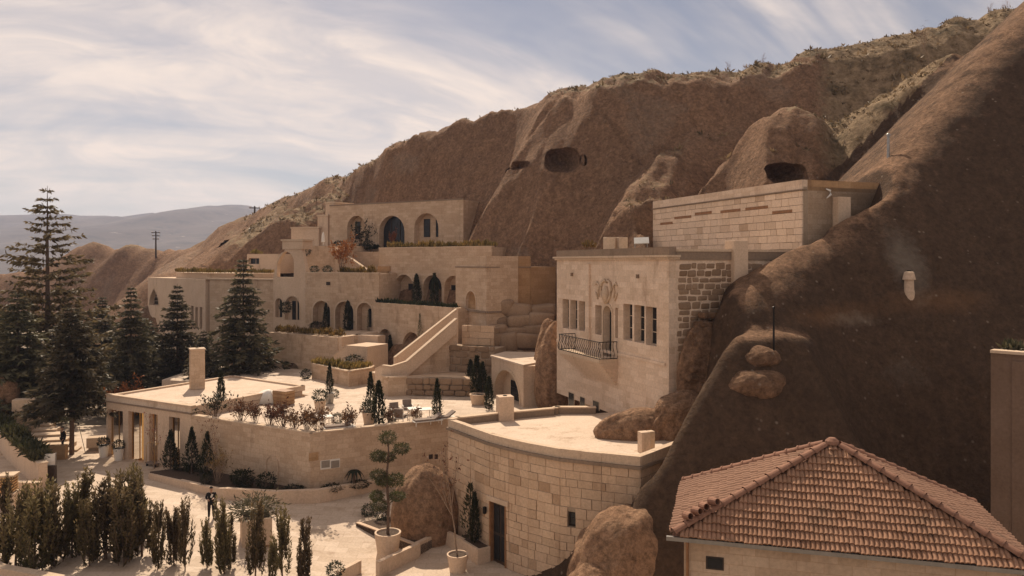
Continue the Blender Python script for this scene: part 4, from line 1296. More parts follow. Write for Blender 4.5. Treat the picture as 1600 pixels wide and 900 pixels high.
coping(te, off(rF, 0.17) + abd * 0.15, off(tB, 0.17) - abd * 0.05, 3.803, 0.42, 0.08)
coping(te, tB + Vector((0.05, 0.2)), tC + tcd * 4.9 + Vector((0, 0.17)), 3.803, 0.42, 0.08)
# wall fittings
def plate(w, root, u0, u1, v0, v1, mat, name, pr=0.03, label=None):
    s0, s1 = w.s(u0), w.s(u1); um = (u0 + u1) / 2
    mb = MB(); w.boxp(mb, s0, s1, w.z(um, v1), w.z(um, v0), -pr, 0.01)
    return mb.build(name, M[mat], root)
plate(tw2, te, 482.5, 497.5, 707, 720, 'tufa', 'hatch')
v_ = plate(tw2, te, 500.5, 531, 718, 732, 'white', 'vent_frame', 0.03)
for a, b in ((502, 515), (517, 530)):
    plate(tw2, te, a, b, 719.5, 730.5, 'metal', 'vent_grille', 0.045)
for a, b in ((670, 676), (679, 684)):
    plate(tw2, te, a, b, 710, 717, 'wood', 'vent_opening', 0.03)
# blind arch on the left wall
sA_, sB2 = tw1.s(417), tw1.s(434); surround(tw1, te, sA_, sB2, 0.4, tw1.z(425, 713), 0.10, 0.05, mat='stone')

# covered stack at the roof edge: a sheeted pile and a crate beside it
g = G(405, 632, 3.62)
t = thing('covered_pile', 'pale sheet draped over a pile beside the reception roof', 'covered pile', g)
bm = bmesh.new(); bmesh.ops.create_grid(bm, x_segments=14, y_segments=10, size=1)
for v in bm.verts:
    x, y = v.co.x, v.co.y
    h = 0.95 * max(0, 1 - max(abs(x), abs(y)) ** 6) * (0.85 + 0.3 * x) + 0.08 * math.sin(5 * x + 3 * y)
    v.co = Vector((g.x + x * 1.05, g.y + 0.7 + y * 0.7, g.z + max(0.02, h)))
me = bpy.data.meshes.new('sheet'); bm.to_mesh(me); bm.free(); me.materials.append(M['white']); me.polygons.foreach_set('use_smooth', [True] * len(me.polygons))
o = link('sheet', me, t); so = o.modifiers.new('s', 'SOLIDIFY'); so.thickness = 0.03
g = G(440, 633, 3.62)
t = thing('timber_crate', 'brown boarded crate beside the sheeted pile on the terrace', 'crate', g)
mb = MB(); mb.box((g.x, g.y + 0.5, g.z + 0.5), (1.25, 0.9, 1.0), -0.5); mb.build('body', M['wood_warm'], t)
for k in range(4):
    mb = MB(); mb.box((g.x, g.y + 0.5, g.z + 0.13 + k * 0.25), (1.29, 0.94, 0.2), -0.5); mb.build('board', M['tufa'], t)

# court planter along the terrace wall
pl = thing('court_planter', 'long low stone planter curving around the terrace wall corner', 'planter', (-12, 44.5, 0))
pp_ = [G(232, 741, 0.3), G(335, 762, 0.55), G(350, 765, 0.62), G(430, 768.5, 0.7), G(500, 766, 0.7), G(580, 752, 0.65), G(640, 741, 0.6)]
pz = [0.35, 0.5, 0.68, 0.72, 0.72, 0.68, 0.62]
for i in range(len(pp_) - 1):
    a, b = pp_[i], pp_[i + 1]
    d = (b - a).xy.normalized(); a_ = a.xy - d * 0.02
    nrm = Vector((-d.y, d.x)) * 0.16
    mb = MB(); mb.prism([a.xy - nrm * 0, b.xy - nrm * 0, b.xy + nrm * 2, a.xy + nrm * 2], -0.9, [pz[i], pz[i + 1], pz[i + 1], pz[i]])
    mb.build('planter_wall', M['stone_plain'], pl)
soil = [p.xy + Vector((0.0, 0.2)) for p in pp_] + [off(tC, -0.0), off(tB, 0.0), off(rF, 0.0)]
mb = MB(); mb.prism(soil, -0.9, 0.42); mb.build('soil', M['soil'], pl)

# ---------------------------------------------------------------- 6. lower walls and stairs behind the terrace
def house(name, label, loc, cat='house'):
    return thing(name, label, cat, loc)
# lower arcade under the second terrace
h = house('lower_arcade_house', 'plain stone storey with two low round arches behind the long stair ramp', (-14, 78, 3.6))
cW = facade(h, W(583, 78), W(716, 68), 3.3, 9.95, 0.8, [('arch', 591, 613, 514, 566, 'niche', {'back': [(0.62, 0.95, 0, 0.72, 'w')]}), ('arch', 629, 658, 519, 570, 'niche', {'back': [(0.1, 0.9, 0, 0.8, 'w')]})], 'stone', depth=15, core_top=9.8)
# middle house with three arches
h = house('middle_arcade_house', 'two tone stone house with three tall arches and a hedge on its roof', (-10, 80, 9.7))
bW = facade(h, W(592, 84), W(768, 75), 9.4, 15.5, 0.9, [('arch', 616, 646.5, 429, 474, 'niche', {'back': [(0.45, 0.78, 0, 0.68, 'w')], 'sur': True}),
      ('arch', 661, 690, 430, 479, 'niche', {'back': [(0.0, 1.0, 0, 1.0, 'g')]}), ('arch', 694, 722, 431, 481, 'niche', {'back': [(0.1, 0.6, 0, 0.7, 'w')]})], 'stone', depth=16)
coping(h, bW.pt(0, 0, 0.2).xy, bW.pt(bW.len, 0, 0.2).xy, 15.5, 0.5, 0.12)
mb = MB(); s = bW.s(601)
for k in range(5):
    bW.boxp(mb, s - 0.9 - 0.0 * k, s + 0.9 - 0.28 * k, 13.6 - 0.55 * (k + 1), 13.58 - 0.55 * k, -0.10 - 0.02 * (4 - k), 0.02)
mb.build('worn_patch', M['tufa'], h)
# upper house
h = house('upper_house', 'topmost stone house with three round arches under the rock slope', (-14, 90, 15.5))
uW = facade(h, W(515, 95), W(724, 85), 15.2, 20.95, 0.9, [('arch', 542.5, 571, 337, 380, 'niche', {'back': [(0.18, 0.46, 0.16, 0.80, 'w'), (0.78, 0.98, 0.16, 0.8, 'w')]}),
      ('arch', 592, 632, 337, 388, 'niche', {'back': [(0.0, 1.0, 0, 1.0, 'g')]}), ('arch', 647, 685, 333, 386, 'niche', {'back': [(0.22, 0.48, 0.30, 0.84, 'w'), (0.72, 0.96, 0.30, 0.84, 'w')]})], 'stone', depth=14)
coping(h, uW.pt(0, 0, 0.2).xy, uW.pt(uW.len, 0, 0.2).xy, 20.955, 0.5, 0.14, mat='stone_dark', piece=2.2)
for u0, u1, v0, zb, pr in ((512, 526, 318, 15, 0.35), (497, 513, 338, 15, 0.1), (455, 498, 357, 13, 0.0)):
    a, b = W(u0, 96.0), W(u1, 95.2); w = Wall(a, b, zb, ZZ(v0, 95.5))
    mb = MB(); w.boxp(mb, 0, w.len, zb, ZZ(v0, 95.5), -pr, 5); mb.build('stepped_wall', M['stone_plain'], h)
    mb = MB(); w.boxp(mb, -0.08, w.len + 0.08, ZZ(v0, 95.5) + 0.003, ZZ(v0, 95.5) + 0.2, -pr - 0.08, 3); mb.build('coping_stone', M['stone_trim'], h)
surround(uW, h, uW.s(565) - 0.3, uW.s(565) + 0.3, 20.1, 20.5, 0.06, 0.04)
# house with the rounded gable
h = house('gabled_house', 'stone house with a rounded gable, a blind arch and two arched doorways', (-25, 83, 7))
ga, gb = W(427, 84), W(478, 82.2)
gw = Wall(ga, gb, 6.6, 15.5)
Lg = gw.len
top = [(0, 6.6), (Lg, 6.6), (Lg, 13.2), (Lg * 0.9, 15.0), (Lg * 0.88, 15.4), (Lg * 0.36, 15.4), (Lg * 0.32, 15.1), (Lg * 0.20, 14.5), (Lg * 0.10, 13.7), (Lg * 0.03, 12.9), (0, 12.3)]
gw = facade(h, ga, gb, 6.6, 15.5, 0.5, [('arch', 433, 459, 393, 433, 'niche', {}), ('arch', 430, 441, 466, 496, 'niche', {'back': [(0.3, 0.95, 0, 0.95, 'w')]}), ('arch', 445.5, 468, 463, 500, 'niche', {'back': [(0.30, 0.55, 0, 0.8, 'w'), (0.68, 0.98, 0, 0.8, 'w')], 'sur': True})],
            'stone_plain', depth=7, top=top, core_top=12.3)
mb = MB(); gw.boxp(mb, Lg * 0.3, Lg * 0.92, 15.42, 16.3, -0.1, 1.5); mb.build('chimney_block', M['stone_plain'], h)
mb = MB(); gw.boxp(mb, Lg * 0.27, Lg * 0.95, 16.304, 16.5, -0.2, 1.6); mb.build('coping_stone', M['stone_trim'], h)
# three arch house between
h = house('three_arch_house', 'stone house with three tall arches left of the stair ramp', (-20, 80, 6.7))
mW = facade(h, W(477, 82.1), W(592, 79), 6.2, 12.85, 0.9, [('arch', 489, 516, 470, 519, 'niche', {'back': [(0.6, 0.98, 0, 0.8, 'w')], 'sur': True}), ('arch', 524, 552.5, 471, 521, 'niche', {'back': [(0.45, 1.0, 0, 0.85, 'd')], 'sur': True}), ('arch', 558, 581, 473, 522, 'niche', {'back': [(0.5, 0.72, 0.2, 0.8, 'w')], 'sur': True})],
            'stone', depth=9)
coping(h, mW.pt(0.1, 0, 0.2).xy, mW.pt(mW.len, 0, 0.2).xy, 12.855, 0.45, 0.1)
mb = MB(); s = mW.s(513); mW.boxp(mb, s - 0.25, s + 0.25, 11.6, 11.95, -0.03, 0.02); mb.build('wall_vent', M['wood'], h)
# walls and stair parapet on top of it
rt = house('upper_retaining_wall', 'retaining wall above the three arch house with a sloping stair parapet', (-22, 87, 12.8), 'wall')
w = Wall(W(473, 88.5), W(546, 86.5), 12.4, 15.9)
mb = MB(); w.boxp(mb, 0, w.len, 12.4, 15.9, 0, 6); mb.build('wall', M['stone'], rt)
w = Wall(W(546, 87), W(598, 85), 12.4, 15.2)
mb = MB(); w.boxp(mb, 0, w.len, 12.4, 15.2, 0.6, 5); mb.build('wall', M['stone'], rt)
a, b = W(524, 86.0), W(580, 84.0)
mb = MB(); n_ = Vector((0.1, 0.5)); mb.prism([a, b, b + n_, a + n_], 12.4, [ZZ(389, 86), ZZ(428, 84), ZZ(428, 84), ZZ(389, 86)]); mb.build('stair_parapet', M['stone_trim'], rt)
mb = MB(); n_ = Vector((0.12, 0.6)); a2, b2 = a - n_ * 0.1, b - n_ * 0.1
mb.prism([a2, b2, b2 + n_ * 1.2, a2 + n_ * 1.2], [ZZ(389, 86) + 0.01, ZZ(428, 84) + 0.01, ZZ(428, 84) + 0.01, ZZ(389, 86) + 0.01], [ZZ(389, 86) + 0.15, ZZ(428, 84) + 0.15, ZZ(428, 84) + 0.15, ZZ(389, 86) + 0.15]); mb.build('coping_stone', M['stone_trim'], rt)
# far left house
h = house('far_wing', 'pale two sided wing with a pointed window at the left end of the hotel', (-38, 92, 3))
fl = facade(h, W(231, 100), W(321, 88), 2.5, 12.05, 0.6, [('point', 234, 248, 451, 477, 'window', {'bars': 1, 'cross': 1, 'sur': True}), ('rect', 298, 302.5, 478, 512, 'window', {'bars': 0, 'cross': 1}), ('rect', 305, 309, 480, 514, 'window', {'bars': 0, 'cross': 1}), ('rect', 312, 316, 480, 514, 'window', {'bars': 0, 'cross': 1})], 'stone_plain', depth=9)
p1 = W(321, 88); p2 = W(430, 84.2); d_ = (p2 - p1).normalized()
fr = facade(h, p1 + d_ * 0.62, p2, 2.5, 12.05, 0.4, [], 'stone', depth=9)
mb = MB(); mb.prism([W(275, 97), W(323, 90), W(432, 87.5), W(432, 96), W(290, 104)], 12.06, 12.75); mb.build('upper_tier', M['stone_plain'], h)
mb = MB(); mb.prism([W(321, 87.8), W(430, 84.0), W(430, 85), W(322, 88.8)], 12.055, 12.2); mb.build('coping_stone', M['stone_trim'], h)
sb = house('roof_annex', 'small pale block with a dark slot above the far wing', (-32, 93, 12.7))
sw = facade(sb, W(386, 93), W(436, 90.5), 12.7, 15.0, 0.4, [('rect', 388, 405, 403, 413, 'window', {'bars': 1, 'cross': 0})], 'stone_plain', depth=5)
# left retaining wall with its small arch
h = house('left_retaining_wall', 'retaining wall topped with yellow grasses above a small arched door', (-24, 75, 3.6), 'wall')
lw = facade(h, W(420, 77.5), W(528, 72), 3.2, 6.95, 0.7, [('arch', 447, 467, 567, 596, 'niche', {'back': [(0.6, 0.98, 0, 0.8, 'd')]})], 'stone', depth=9.5)
mb = MB(); a = W(528, 72); mb.prism([a + Vector((0.01, 0.05)), a + Vector((0.35, 0.0)), a + Vector((3.6, 7.0)), a + Vector((2.6, 7.2))], 3.2, 7.0); mb.build('end_wall', M['stone_plain'], h)
h = house('low_planter_wall', 'low angled planter wall with yellow shrubs before the stair block', (-20, 67, 3.6), 'wall')
a, b, c = W(487, 69), W(545, 64.2), W(579, 66.2)
mb = MB(); mb.prism([a, b, c, c + Vector((0, 2)), a + Vector((0.5, 2.4))], 3.5, 4.85); mb.build('wall', M['stone'], h)
coping(h, b + Vector((0.1, 0.14)), c + Vector((0, 0.14)), 4.853, 0.35, 0.1); coping(h, a + Vector((0.1, 0.12)), b + Vector((-0.1, 0.12)), 4.853, 0.35, 0.1)
h = house('stair_block', 'square stone block with a bright sloping parapet beside the grasses', (-15, 70, 3.6), 'stairs')
w = Wall(W(540, 70.4), W(574, 69.2), 3.4, 6.4)
mb = MB(); w.boxp(mb, 0, w.len, 3.4, 6.4, 0, 3.0); mb.build('stair_wall', M['stone_plain'], h)
a, b = W(521, 70.9), W(540, 70.4)
mb = MB(); n_ = Vector((0.15, 0.4)); za, zb = ZZ(557, 70.9), ZZ(540, 70.4)
mb.prism([a, b, b + n_, a + n_], 3.4, [za, zb, zb, za]); mb.build('stair_parapet', M['stone_plain'], h)
mb = MB(); mb.prism([a - n_ * 0.1, b - n_ * 0.1, b + n_, a + n_], [za + 0.005, zb + 0.005, zb + 0.005, za + 0.005], [za + 0.12, zb + 0.12, zb + 0.12, za + 0.12]); mb.build('coping_stone', M['stone_trim'], h)
for k in range(7):
    p = a + n_ * 1.2 + (b - a) * (k / 7.0)
    mb = MB(); mb.box((p.x + 0.1, p.y + 1.1, 3.6 + (za - 4.4) + 0.18 * k), (0.36, 1.6, 0.36), 0.3); mb.build('step', M['stone_trim'], h)
w = Wall(W(548, 74.5), W(590, 73), 3.4, 7.0)
mb = MB(); w.boxp(mb, 0, w.len, 3.4, 7.0, 0, 1.2); mb.build('stair_wall', M['stone_plain'], h)
# long stair ramp
rp = house('stair_ramp', 'long stair climbing to the right between two bright edged stone parapets', (-8, 62, 3.6), 'stairs')
def parapet_run(root, pts, thick, drop, name, mat):
    for (u0, v0, Y0), (u1, v1, Y1) in zip(pts[:-1], pts[1:]):
        a, b = W(u0, Y0), W(u1, Y1); d = (b - a).normalized(); n_ = Vector((-d.y, d.x)); n_ = n_ if n_.y > 0 else -n_
        za, zb = ZZ(v0, Y0), ZZ(v1, Y1)
        mb = MB(); mb.prism([a, b, b + n_ * thick, a + n_ * thick], [za - drop, zb - drop, zb - drop, za - drop], [za, zb, zb, za]); mb.build(name, M[mat], root)
        mb = MB(); a2, b2 = a - n_ * 0.04 + d * 0.003, b - n_ * 0.04 - d * 0.003
        mb.prism([a2, b2, b2 + n_ * (thick + 0.08), a2 + n_ * (thick + 0.08)], [za + 0.004, zb + 0.004, zb + 0.004, za + 0.004], [za + 0.09, zb + 0.09, zb + 0.09, za + 0.09]); mb.build('coping_stone', M['stone_trim'], root)
parapet_run(rp, [(586, 578, 61.2), (597, 572, 60.6), (611, 574, 60.4), (636, 566, 60.9), (714, 499, 63.4)], 0.35, 1.15, 'stair_parapet', 'stone_plain')
parapet_run(rp, [(617, 560, 63.3), (714, 484, 65.8)], 0.35, 1.3, 'stair_parapet', 'stone_plain')
a, b = W(632, 61.2), W(714, 63.7); za, zb = ZZ(566, 61) - 1.152, ZZ(499, 63.5) - 1.152
mb = MB(); mb.prism([a, b, b + Vector((-0.6, 2.4)), a + Vector((-0.6, 2.4))], 4.9, [za, zb, zb, za]); mb.build('flight', M['stone'], rp)
for k in range(22):
    f = (k + 0.5) / 22; p = a + (b - a) * f + Vector((-0.35, 1.35))
    mb = MB(); mb.box((p.x, p.y, za + (zb - za) * f + 0.1), (0.30, 1.75, 0.22), 0.25); mb.build('step', M['stone_trim'], rp)
mb = MB(); pf = [G(582, 581, 5.1).xy, G(607, 589.5, 5.1).xy, G(634, 588, 5.1).xy, G(690, 587, 5.1).xy, G(742, 590, 5.1).xy, Vector((-3.0, 66)), Vector((-11.5, 66))]
mb.prism(pf, 3.4, 5.0); mb.build('landing', M['stone'], rp)
for p, q in zip(pf[:3], pf[1:3]): coping(rp, p + Vector((0, 0.15)), q + Vector((0, 0.15)), 5.003, 0.4, 0.11)
pfw = Wall(pf[2], pf[4], 3.4, 5.0)
ashlar(pfw, rp, [], course=0.4, wid=(0.5, 1.1), z0=3.62, z1=5.0, mat='rubble', thick=0.2, proud=0.06, jit=0.04, seed=9, name='rubble_stone')
h = house('old_masonry_wall', 'broken wall of large weathered stones between the ramp and the pavilion', (-4, 63, 5), 'wall')
w = Wall(W(672, 64.0), W(772, 61.8), 5.0, 7.2)
mb = MB(); w.boxp(mb, 0, w.len, 4.0, 7.0, 0.06, 3.0); mb.build('wall_core', M['mortar'], h)
ashlar(w, h, [], course=0.5, wid=(0.6, 1.2), z0=5.02, mat='rubble', thick=0.3, proud=0.05, jit=0.08, seed=4, name='rubble_stone')
w = Wall(W(722, 65.0), W(772, 64.0), 7.0, 8.7)
mb = MB(); w.boxp(mb, 0, w.len, 7.0, 8.5, 0.06, 2.0); mb.build('wall_core', M['mortar'], h)
ashlar(w, h, [], course=0.55, wid=(0.7, 1.2), z0=7.05, mat='block', thick=0.3, proud=0.05, jit=0.08, seed=6, name='rubble_stone')
# square tower
h = house('square_tower', 'plain square tower with one small arched window beside the ramp top', (-2, 68, 7))
T2z = 14.55
qa, qb, qc, qd = W(712, 71), W(760, 66), W(829, 68.6), W(868, 70.4)
qw = facade(h, qa, qb, 6.6, T2z, 0.45, [('arch', 728, 744, 455, 483, 'window', {'bars': 1, 'cross': 1, 'sur': True, 'sw': 0.12})], 'stone', depth=3.2)
d_ = (qc - qb).normalized()
w = Wall(qb + d_ * 0.46, qc, 6.0, T2z); mb = MB(); w.boxp(mb, 0, w.len, 6.0, T2z, 0, 4.5); mb.build('side_wall', M['tufa'], h)
w = Wall(qc + d_ * 0.02, qd, 7.0, 13.6); mb = MB(); w.boxp(mb, 0, w.len, 7.0, 13.6, 0, 3); mb.build('low_wing', M['tufa'], h)
for ww_, (z0, z1), pr in ((qw, (T2z - 1.02, T2z - 0.92), 0.07), (qw, (9.62, 9.8), 0.14)):
    mb = MB(); ww_.boxp(mb, -0.05, ww_.len - 0.01, z0, z1, -pr, 0.02); mb.build('string_course', M['stone_dark'], h)
w = Wall(qb + d_ * 0.0, qc, 6.0, T2z)
for z0, z1, pr in ((T2z - 1.02, T2z - 0.92, 0.07), (9.62, 9.8, 0.10)):
    mb = MB(); w.boxp(mb, 0.02, w.len + 0.04, z0, z1, -pr, 0.02); mb.build('string_course', M['stone_dark'], h)
# right edge building
M['tuff_plaster'] = mat_stone('tuff_plaster', (0.20, 0.135, 0.098), (0.16, 0.105, 0.073), (0.10, 0.065, 0.045), 0.9)
h = house('edge_house', 'corner of a plastered house with plants on its roof at the right edge', (19, 31, 0))
ew = facade(h, W(1548, 31.2), W(1680, 29.2), -1.0, ZZ(552, 31), 0.3, [], 'tuff_plaster', depth=4)
mb = MB(); ew.boxp(mb, 0.75, ew.len, -1, ZZ(562, 31), -0.06, 0.0); mb.build('plaster', M['tuff_plaster'], h)
mb = MB(); ew.boxp(mb, 0.0, ew.len, ew.z1 + 0.003, ew.z1 + 0.12, -0.1, 0.5); mb.build('coping_stone', M['stone_trim'], h)
mb = MB(); ew.boxp(mb, 0.1, ew.len, ew.z1, ew.z1 + 0.1, 0.55, 3.9); mb.build('soil', M['soil'], h)

# ---------------------------------------------------------------- 7. tiled house in the right foreground
th = thing('tiled_house', 'house with a hipped terracotta tile roof in the bottom right corner', 'house', (8, 22, -1))
c0 = Vector((4.58, 22.0)); e_ = Vector((0.962, -0.272)); i_ = Vector((0.272, 0.962)); LL = 9.2; DD = 5.5; ze = 6.15; rise = 2.30
apex = Vector(((c0 + e_ * LL / 2 + i_ * DD / 2).x, (c0 + e_ * LL / 2 + i_ * DD / 2).y, ze + rise))
cs = [c0, c0 + e_ * LL, c0 + e_ * LL + i_ * DD, c0 + i_ * DD]
mb = MB(); mb.add([(p.x, p.y, ze - 0.02) for p in cs] + [tuple(apex - Vector((0, 0, 0.02)))], [(0, 1, 4), (1, 2, 4), (2, 3, 4), (3, 0, 4), (3, 2, 1, 0)])
roof = mb.build('roof', M['ridge'], th)
def tile_mesh():
    mb = MB(); wd_, ln = 0.25, 0.33; n = 12
    vs = []
    for y, lift in ((0.0, 0.085), (ln, 0.012)):
        for k in range(n + 1):
            x = -wd_ / 2 + wd_ * k / n
            hgt = 0.045 * max(0.0, math.sin(math.pi * ((k / n * 2) % 1.0 if k < n else 1.0))) ** 0.8
            vs.append((x * 0.985, y, lift + hgt))
    m = n + 1
    for k in range(m): vs.append((vs[k][0], vs[k][1], vs[k][2] - 0.05))
    fs = [(k, k + 1, m + k + 1, m + k) for k in range(n)] + [(2 * m + k, 2 * m + k + 1, k + 1, k) for k in range(n)]
    mb.add(vs, fs)
    return mb.mesh('roof_tile', M['terracotta'])
TM_ = tile_mesh()
def tile_mats(p0, ed, ind, Lf, Dn):
    r = []
    sl = math.hypot(Dn, rise); rows = round(sl / 0.257)
    up = Vector((ind.x * Dn, ind.y * Dn, rise)).normalized()
    ex = Vector((ed.x, ed.y, 0)); nz = ex.cross(up)
    for j in range(rows):
        t0 = j * sl / rows; f = (t0 + 0.12) / sl
        half = Lf / 2 * (1 - f)
        n = int((2 * half) / 0.25)
        for k in range(n):
            x = Lf / 2 + (k - (n - 1) / 2) * 0.25
            base = Vector((p0.x, p0.y, ze)) + ex * x + up * (t0 - 0.03 + random.uniform(-0.018, 0.018)) + nz * random.uniform(-0.006, 0.012)
            ti = random.uniform(-0.03, 0.03)
            ex2 = (ex + up * ti).normalized(); up2 = nz.cross(ex2)
            r.append(Matrix(((ex2.x, up2.x, nz.x, base.x), (ex2.y, up2.y, nz.y, base.y), (ex2.z, up2.z, nz.z, base.z), (0, 0, 0, 1))))
    return r
fm = tile_mats(c0, e_, i_, LL, DD / 2)
for k, mtx in enumerate(fm[:300]):
    o = bpy.data.objects.new('roof_tile', TM_); COL.objects.link(o); o.parent = roof
    o.matrix_local = mtx
def wide_tile():
    mb = MB(); n = 8; vs = []
    for y, lift in ((0.0, 0.085), (0.33, 0.012)):
        for k in range(n + 1):
            vs.append(((-0.125 + 0.25 * k / n) * 0.97, y, lift + 0.085 * math.sin(math.pi * k / n) ** 0.8))
    m = n + 1
    for k in range(m): vs.append((vs[k][0], vs[k][1], vs[k][2] - 0.06))
    mb.add(vs, [(k, k + 1, m + k + 1, m + k) for k in range(n)] + [(2 * m + k, 2 * m + k + 1, k + 1, k) for k in range(n)])
    return mb.mesh('wide_tile', M['terracotta_all'])
WT = wide_tile()
base_v = np.array([v.co[:] for v in WT.vertices]); base_f = [tuple(p.vertices) for p in WT.polygons]
old_f = [tuple(p.vertices) for p in TM_.polygons]
allv = []; allf = []
for p0, ed, ind, Lf, Dn in ((cs[3], -i_, e_, DD, LL / 2), (cs[1], i_, -e_, DD, LL / 2), (cs[2], -e_, -i_, LL, DD / 2)):
    for mtx in tile_mats(p0, ed, ind, Lf, Dn):
        A_ = np.array(mtx); b = len(allv)
        allv.extend((base_v @ A_[:3, :3].T + A_[:3, 3]).tolist()); allf.extend([tuple(i + b for i in f) for f in base_f])
for mtx in fm[300:]:
    A_ = np.array(mtx); b = len(allv)
    allv.extend((base_v @ A_[:3, :3].T + A_[:3, 3]).tolist()); allf.extend([tuple(i + b for i in f) for f in base_f])
mb = MB(); mb.v = allv; mb.f = allf; mb.mi = [0] * len(allf)
tag(mb.build('roof_tiles', M['terracotta_all'], roof), kind='stuff')
def ridge_tile_mesh():
    mb = MB(); n = 8; vs = []
    for y, r in ((0, 0.165), (0.06, 0.165), (0.06, 0.14), (0.48, 0.115)):
        for k in range(n + 1):
            t = math.pi * k / n; vs.append((r * math.cos(t), y, r * math.sin(t) * 0.85))
    m = n + 1
    mb.add(vs, [(a * m + k, a * m + k + 1, (a + 1) * m + k + 1, (a + 1) * m + k) for a in range(3) for k in range(n)])
    return mb.mesh('ridge_tile', M['ridge'], smooth=False)
RT = ridge_tile_mesh(); RT.materials[0] = M['ridge']
for ci in range(4):
    p = Vector((cs[ci].x, cs[ci].y, ze + 0.03)); q = apex + Vector((0, 0, 0.05)); d = (q - p); n = int(d.length / 0.42); d.normalize()
    sx = d.cross(Vector((0, 0, 1))).normalized(); nz = sx.cross(d)
    for k in range(n):
        b = p + d * (k * 0.42 + 0.08) + nz * 0.055
        o = bpy.data.objects.new('ridge_tile', RT); COL.objects.link(o); o.parent = roof
        o.matrix_local = Matrix(((sx.x, d.x, nz.x, b.x), (sx.y, d.y, nz.y, b.y), (sx.z, d.z, nz.z, b.z), (0, 0, 0, 1)))
mb = MB(); mb.lathe((apex.x, apex.y, apex.z + 0.02), [(0.22, 0), (0.2, 0.1), (0.1, 0.19), (0.02, 0.2)], 10); mb.build('finial', M['ridge'], roof)
wl = [c0 + (e_ + i_) * 0.32, cs[1] + (i_ - e_) * 0.32, cs[2] - (e_ + i_) * 0.32, cs[3] + (e_ - i_) * 0.32]
mb = MB(); mb.prism(wl, -1.2, ze - 0.04); mb.build('wall', M['stone'], th)
mb = MB()
g0 = c0 - i_ * 0.04 - e_ * 0.15; g1 = cs[1] - i_ * 0.04 + e_ * 0.1
mb.beam(g0, g1, 0.10, ze - 0.10, ze + 0.015); mb.build('gutter', M['metal'], th)
fw_ = Wall(wl[0], wl[1], -1.2, ze)
for u0, u1, v0, v1 in ((1103, 1131, 870, 890),):
    s0, s1 = fw_.s(u0), fw_.s(u1); z0, z1 = fw_.z(1117, v1), fw_.z(1117, v0)
    mb = MB(); fw_.boxp(mb, s0, s1, z0, z1, -0.02, 0.02); vo = mb.build('vent', M['wood'], th)
    mb = MB(); fw_.boxp(mb, s0 + 0.05, s1 - 0.05, z0 + 0.05, z1 - 0.04, -0.035, -0.021); mb.build('grille', M['glass'], vo)
mb = MB(); p = wl[0] + e_ * 0.1 - i_ * 0.07; mb.tube([(p.x, p.y, ze - 0.1), (p.x, p.y, -1)], 0.045, 8); mb.build('downpipe', M['wood_warm'], th)
# loose tiles stacked on the left hip
for k, (f, dx_, rz_) in enumerate(((0.14, -0.05, 0.3), (0.19, -0.02, 0.45), (0.24, -0.02, 0.2), (0.29, 0.0, 0.5))):
    p = Vector((cs[0].x, cs[0].y, ze)).lerp(apex, f) - Vector((e_.x, e_.y, 0)) * 0.28
    mb = MB()
    mb.lathe((0, 0, 0), [(0.13, 0), (0.125, 0.0), (0.105, 0.30), (0.085, 0.30), (0.10, 0.0)], 12)
    o = mb.build('loose_tile', M['ridge']); o.matrix_world = Matrix.Translation(p + Vector((0, 0, 0.20))) @ Matrix.Rotation(rz_, 4, 'Z') @ Matrix.Rotation(R(80), 4, 'X')
    tag(o, ['lowest of the four loose ridge tiles lying on the left roof hip', 'second loose ridge tile up the left roof hip', 'third loose ridge tile up the left roof hip', 'topmost of the four loose ridge tiles on the left roof hip'][k], 'roof tile', 'loose tiles on the roof')
# ================================================================ plants
def quads_mesh(name, Q, tone, mat):
    """Q: (n,4,3) leaf quads; tone: (n,) leaf colour between the two of the material"""
    n = len(Q)
    me = bpy.data.meshes.new(name)
    me.vertices.add(n * 4); me.vertices.foreach_set('co', Q.reshape(-1))
    me.loops.add(n * 4); me.loops.foreach_set('vertex_index', np.arange(n * 4))
    me.polygons.add(n); me.polygons.foreach_set('loop_start', np.arange(n) * 4); me.polygons.foreach_set('loop_total', np.full(n, 4))
    me.update(calc_edges=True)
    at = me.color_attributes.new('tone', 'FLOAT_COLOR', 'POINT')
    c = np.repeat(np.clip(tone, 0, 1), 4)
    at.data.foreach_set('color', np.stack([c, c, c, np.ones_like(c)], 1).ravel())
    me.materials.append(mat)
    return me
def norm(a): return a / (np.linalg.norm(a, axis=-1, keepdims=True) + 1e-9)
def leaf_quads(P, D, ln, wd, r, curl=0.0):
    """leaves at P pointing along D: kite shaped"""
    n = len(P)
    D = norm(D)
    side = norm(np.cross(D, norm(r.normal(size=(n, 3)))))
    ln = np.asarray(ln).reshape(-1, 1); wd = np.asarray(wd).reshape(-1, 1)
    tip = P + D * ln
    mid = P + D * ln * 0.45
    return np.stack([P, mid + side * wd / 2, tip, mid - side * wd / 2], 1)

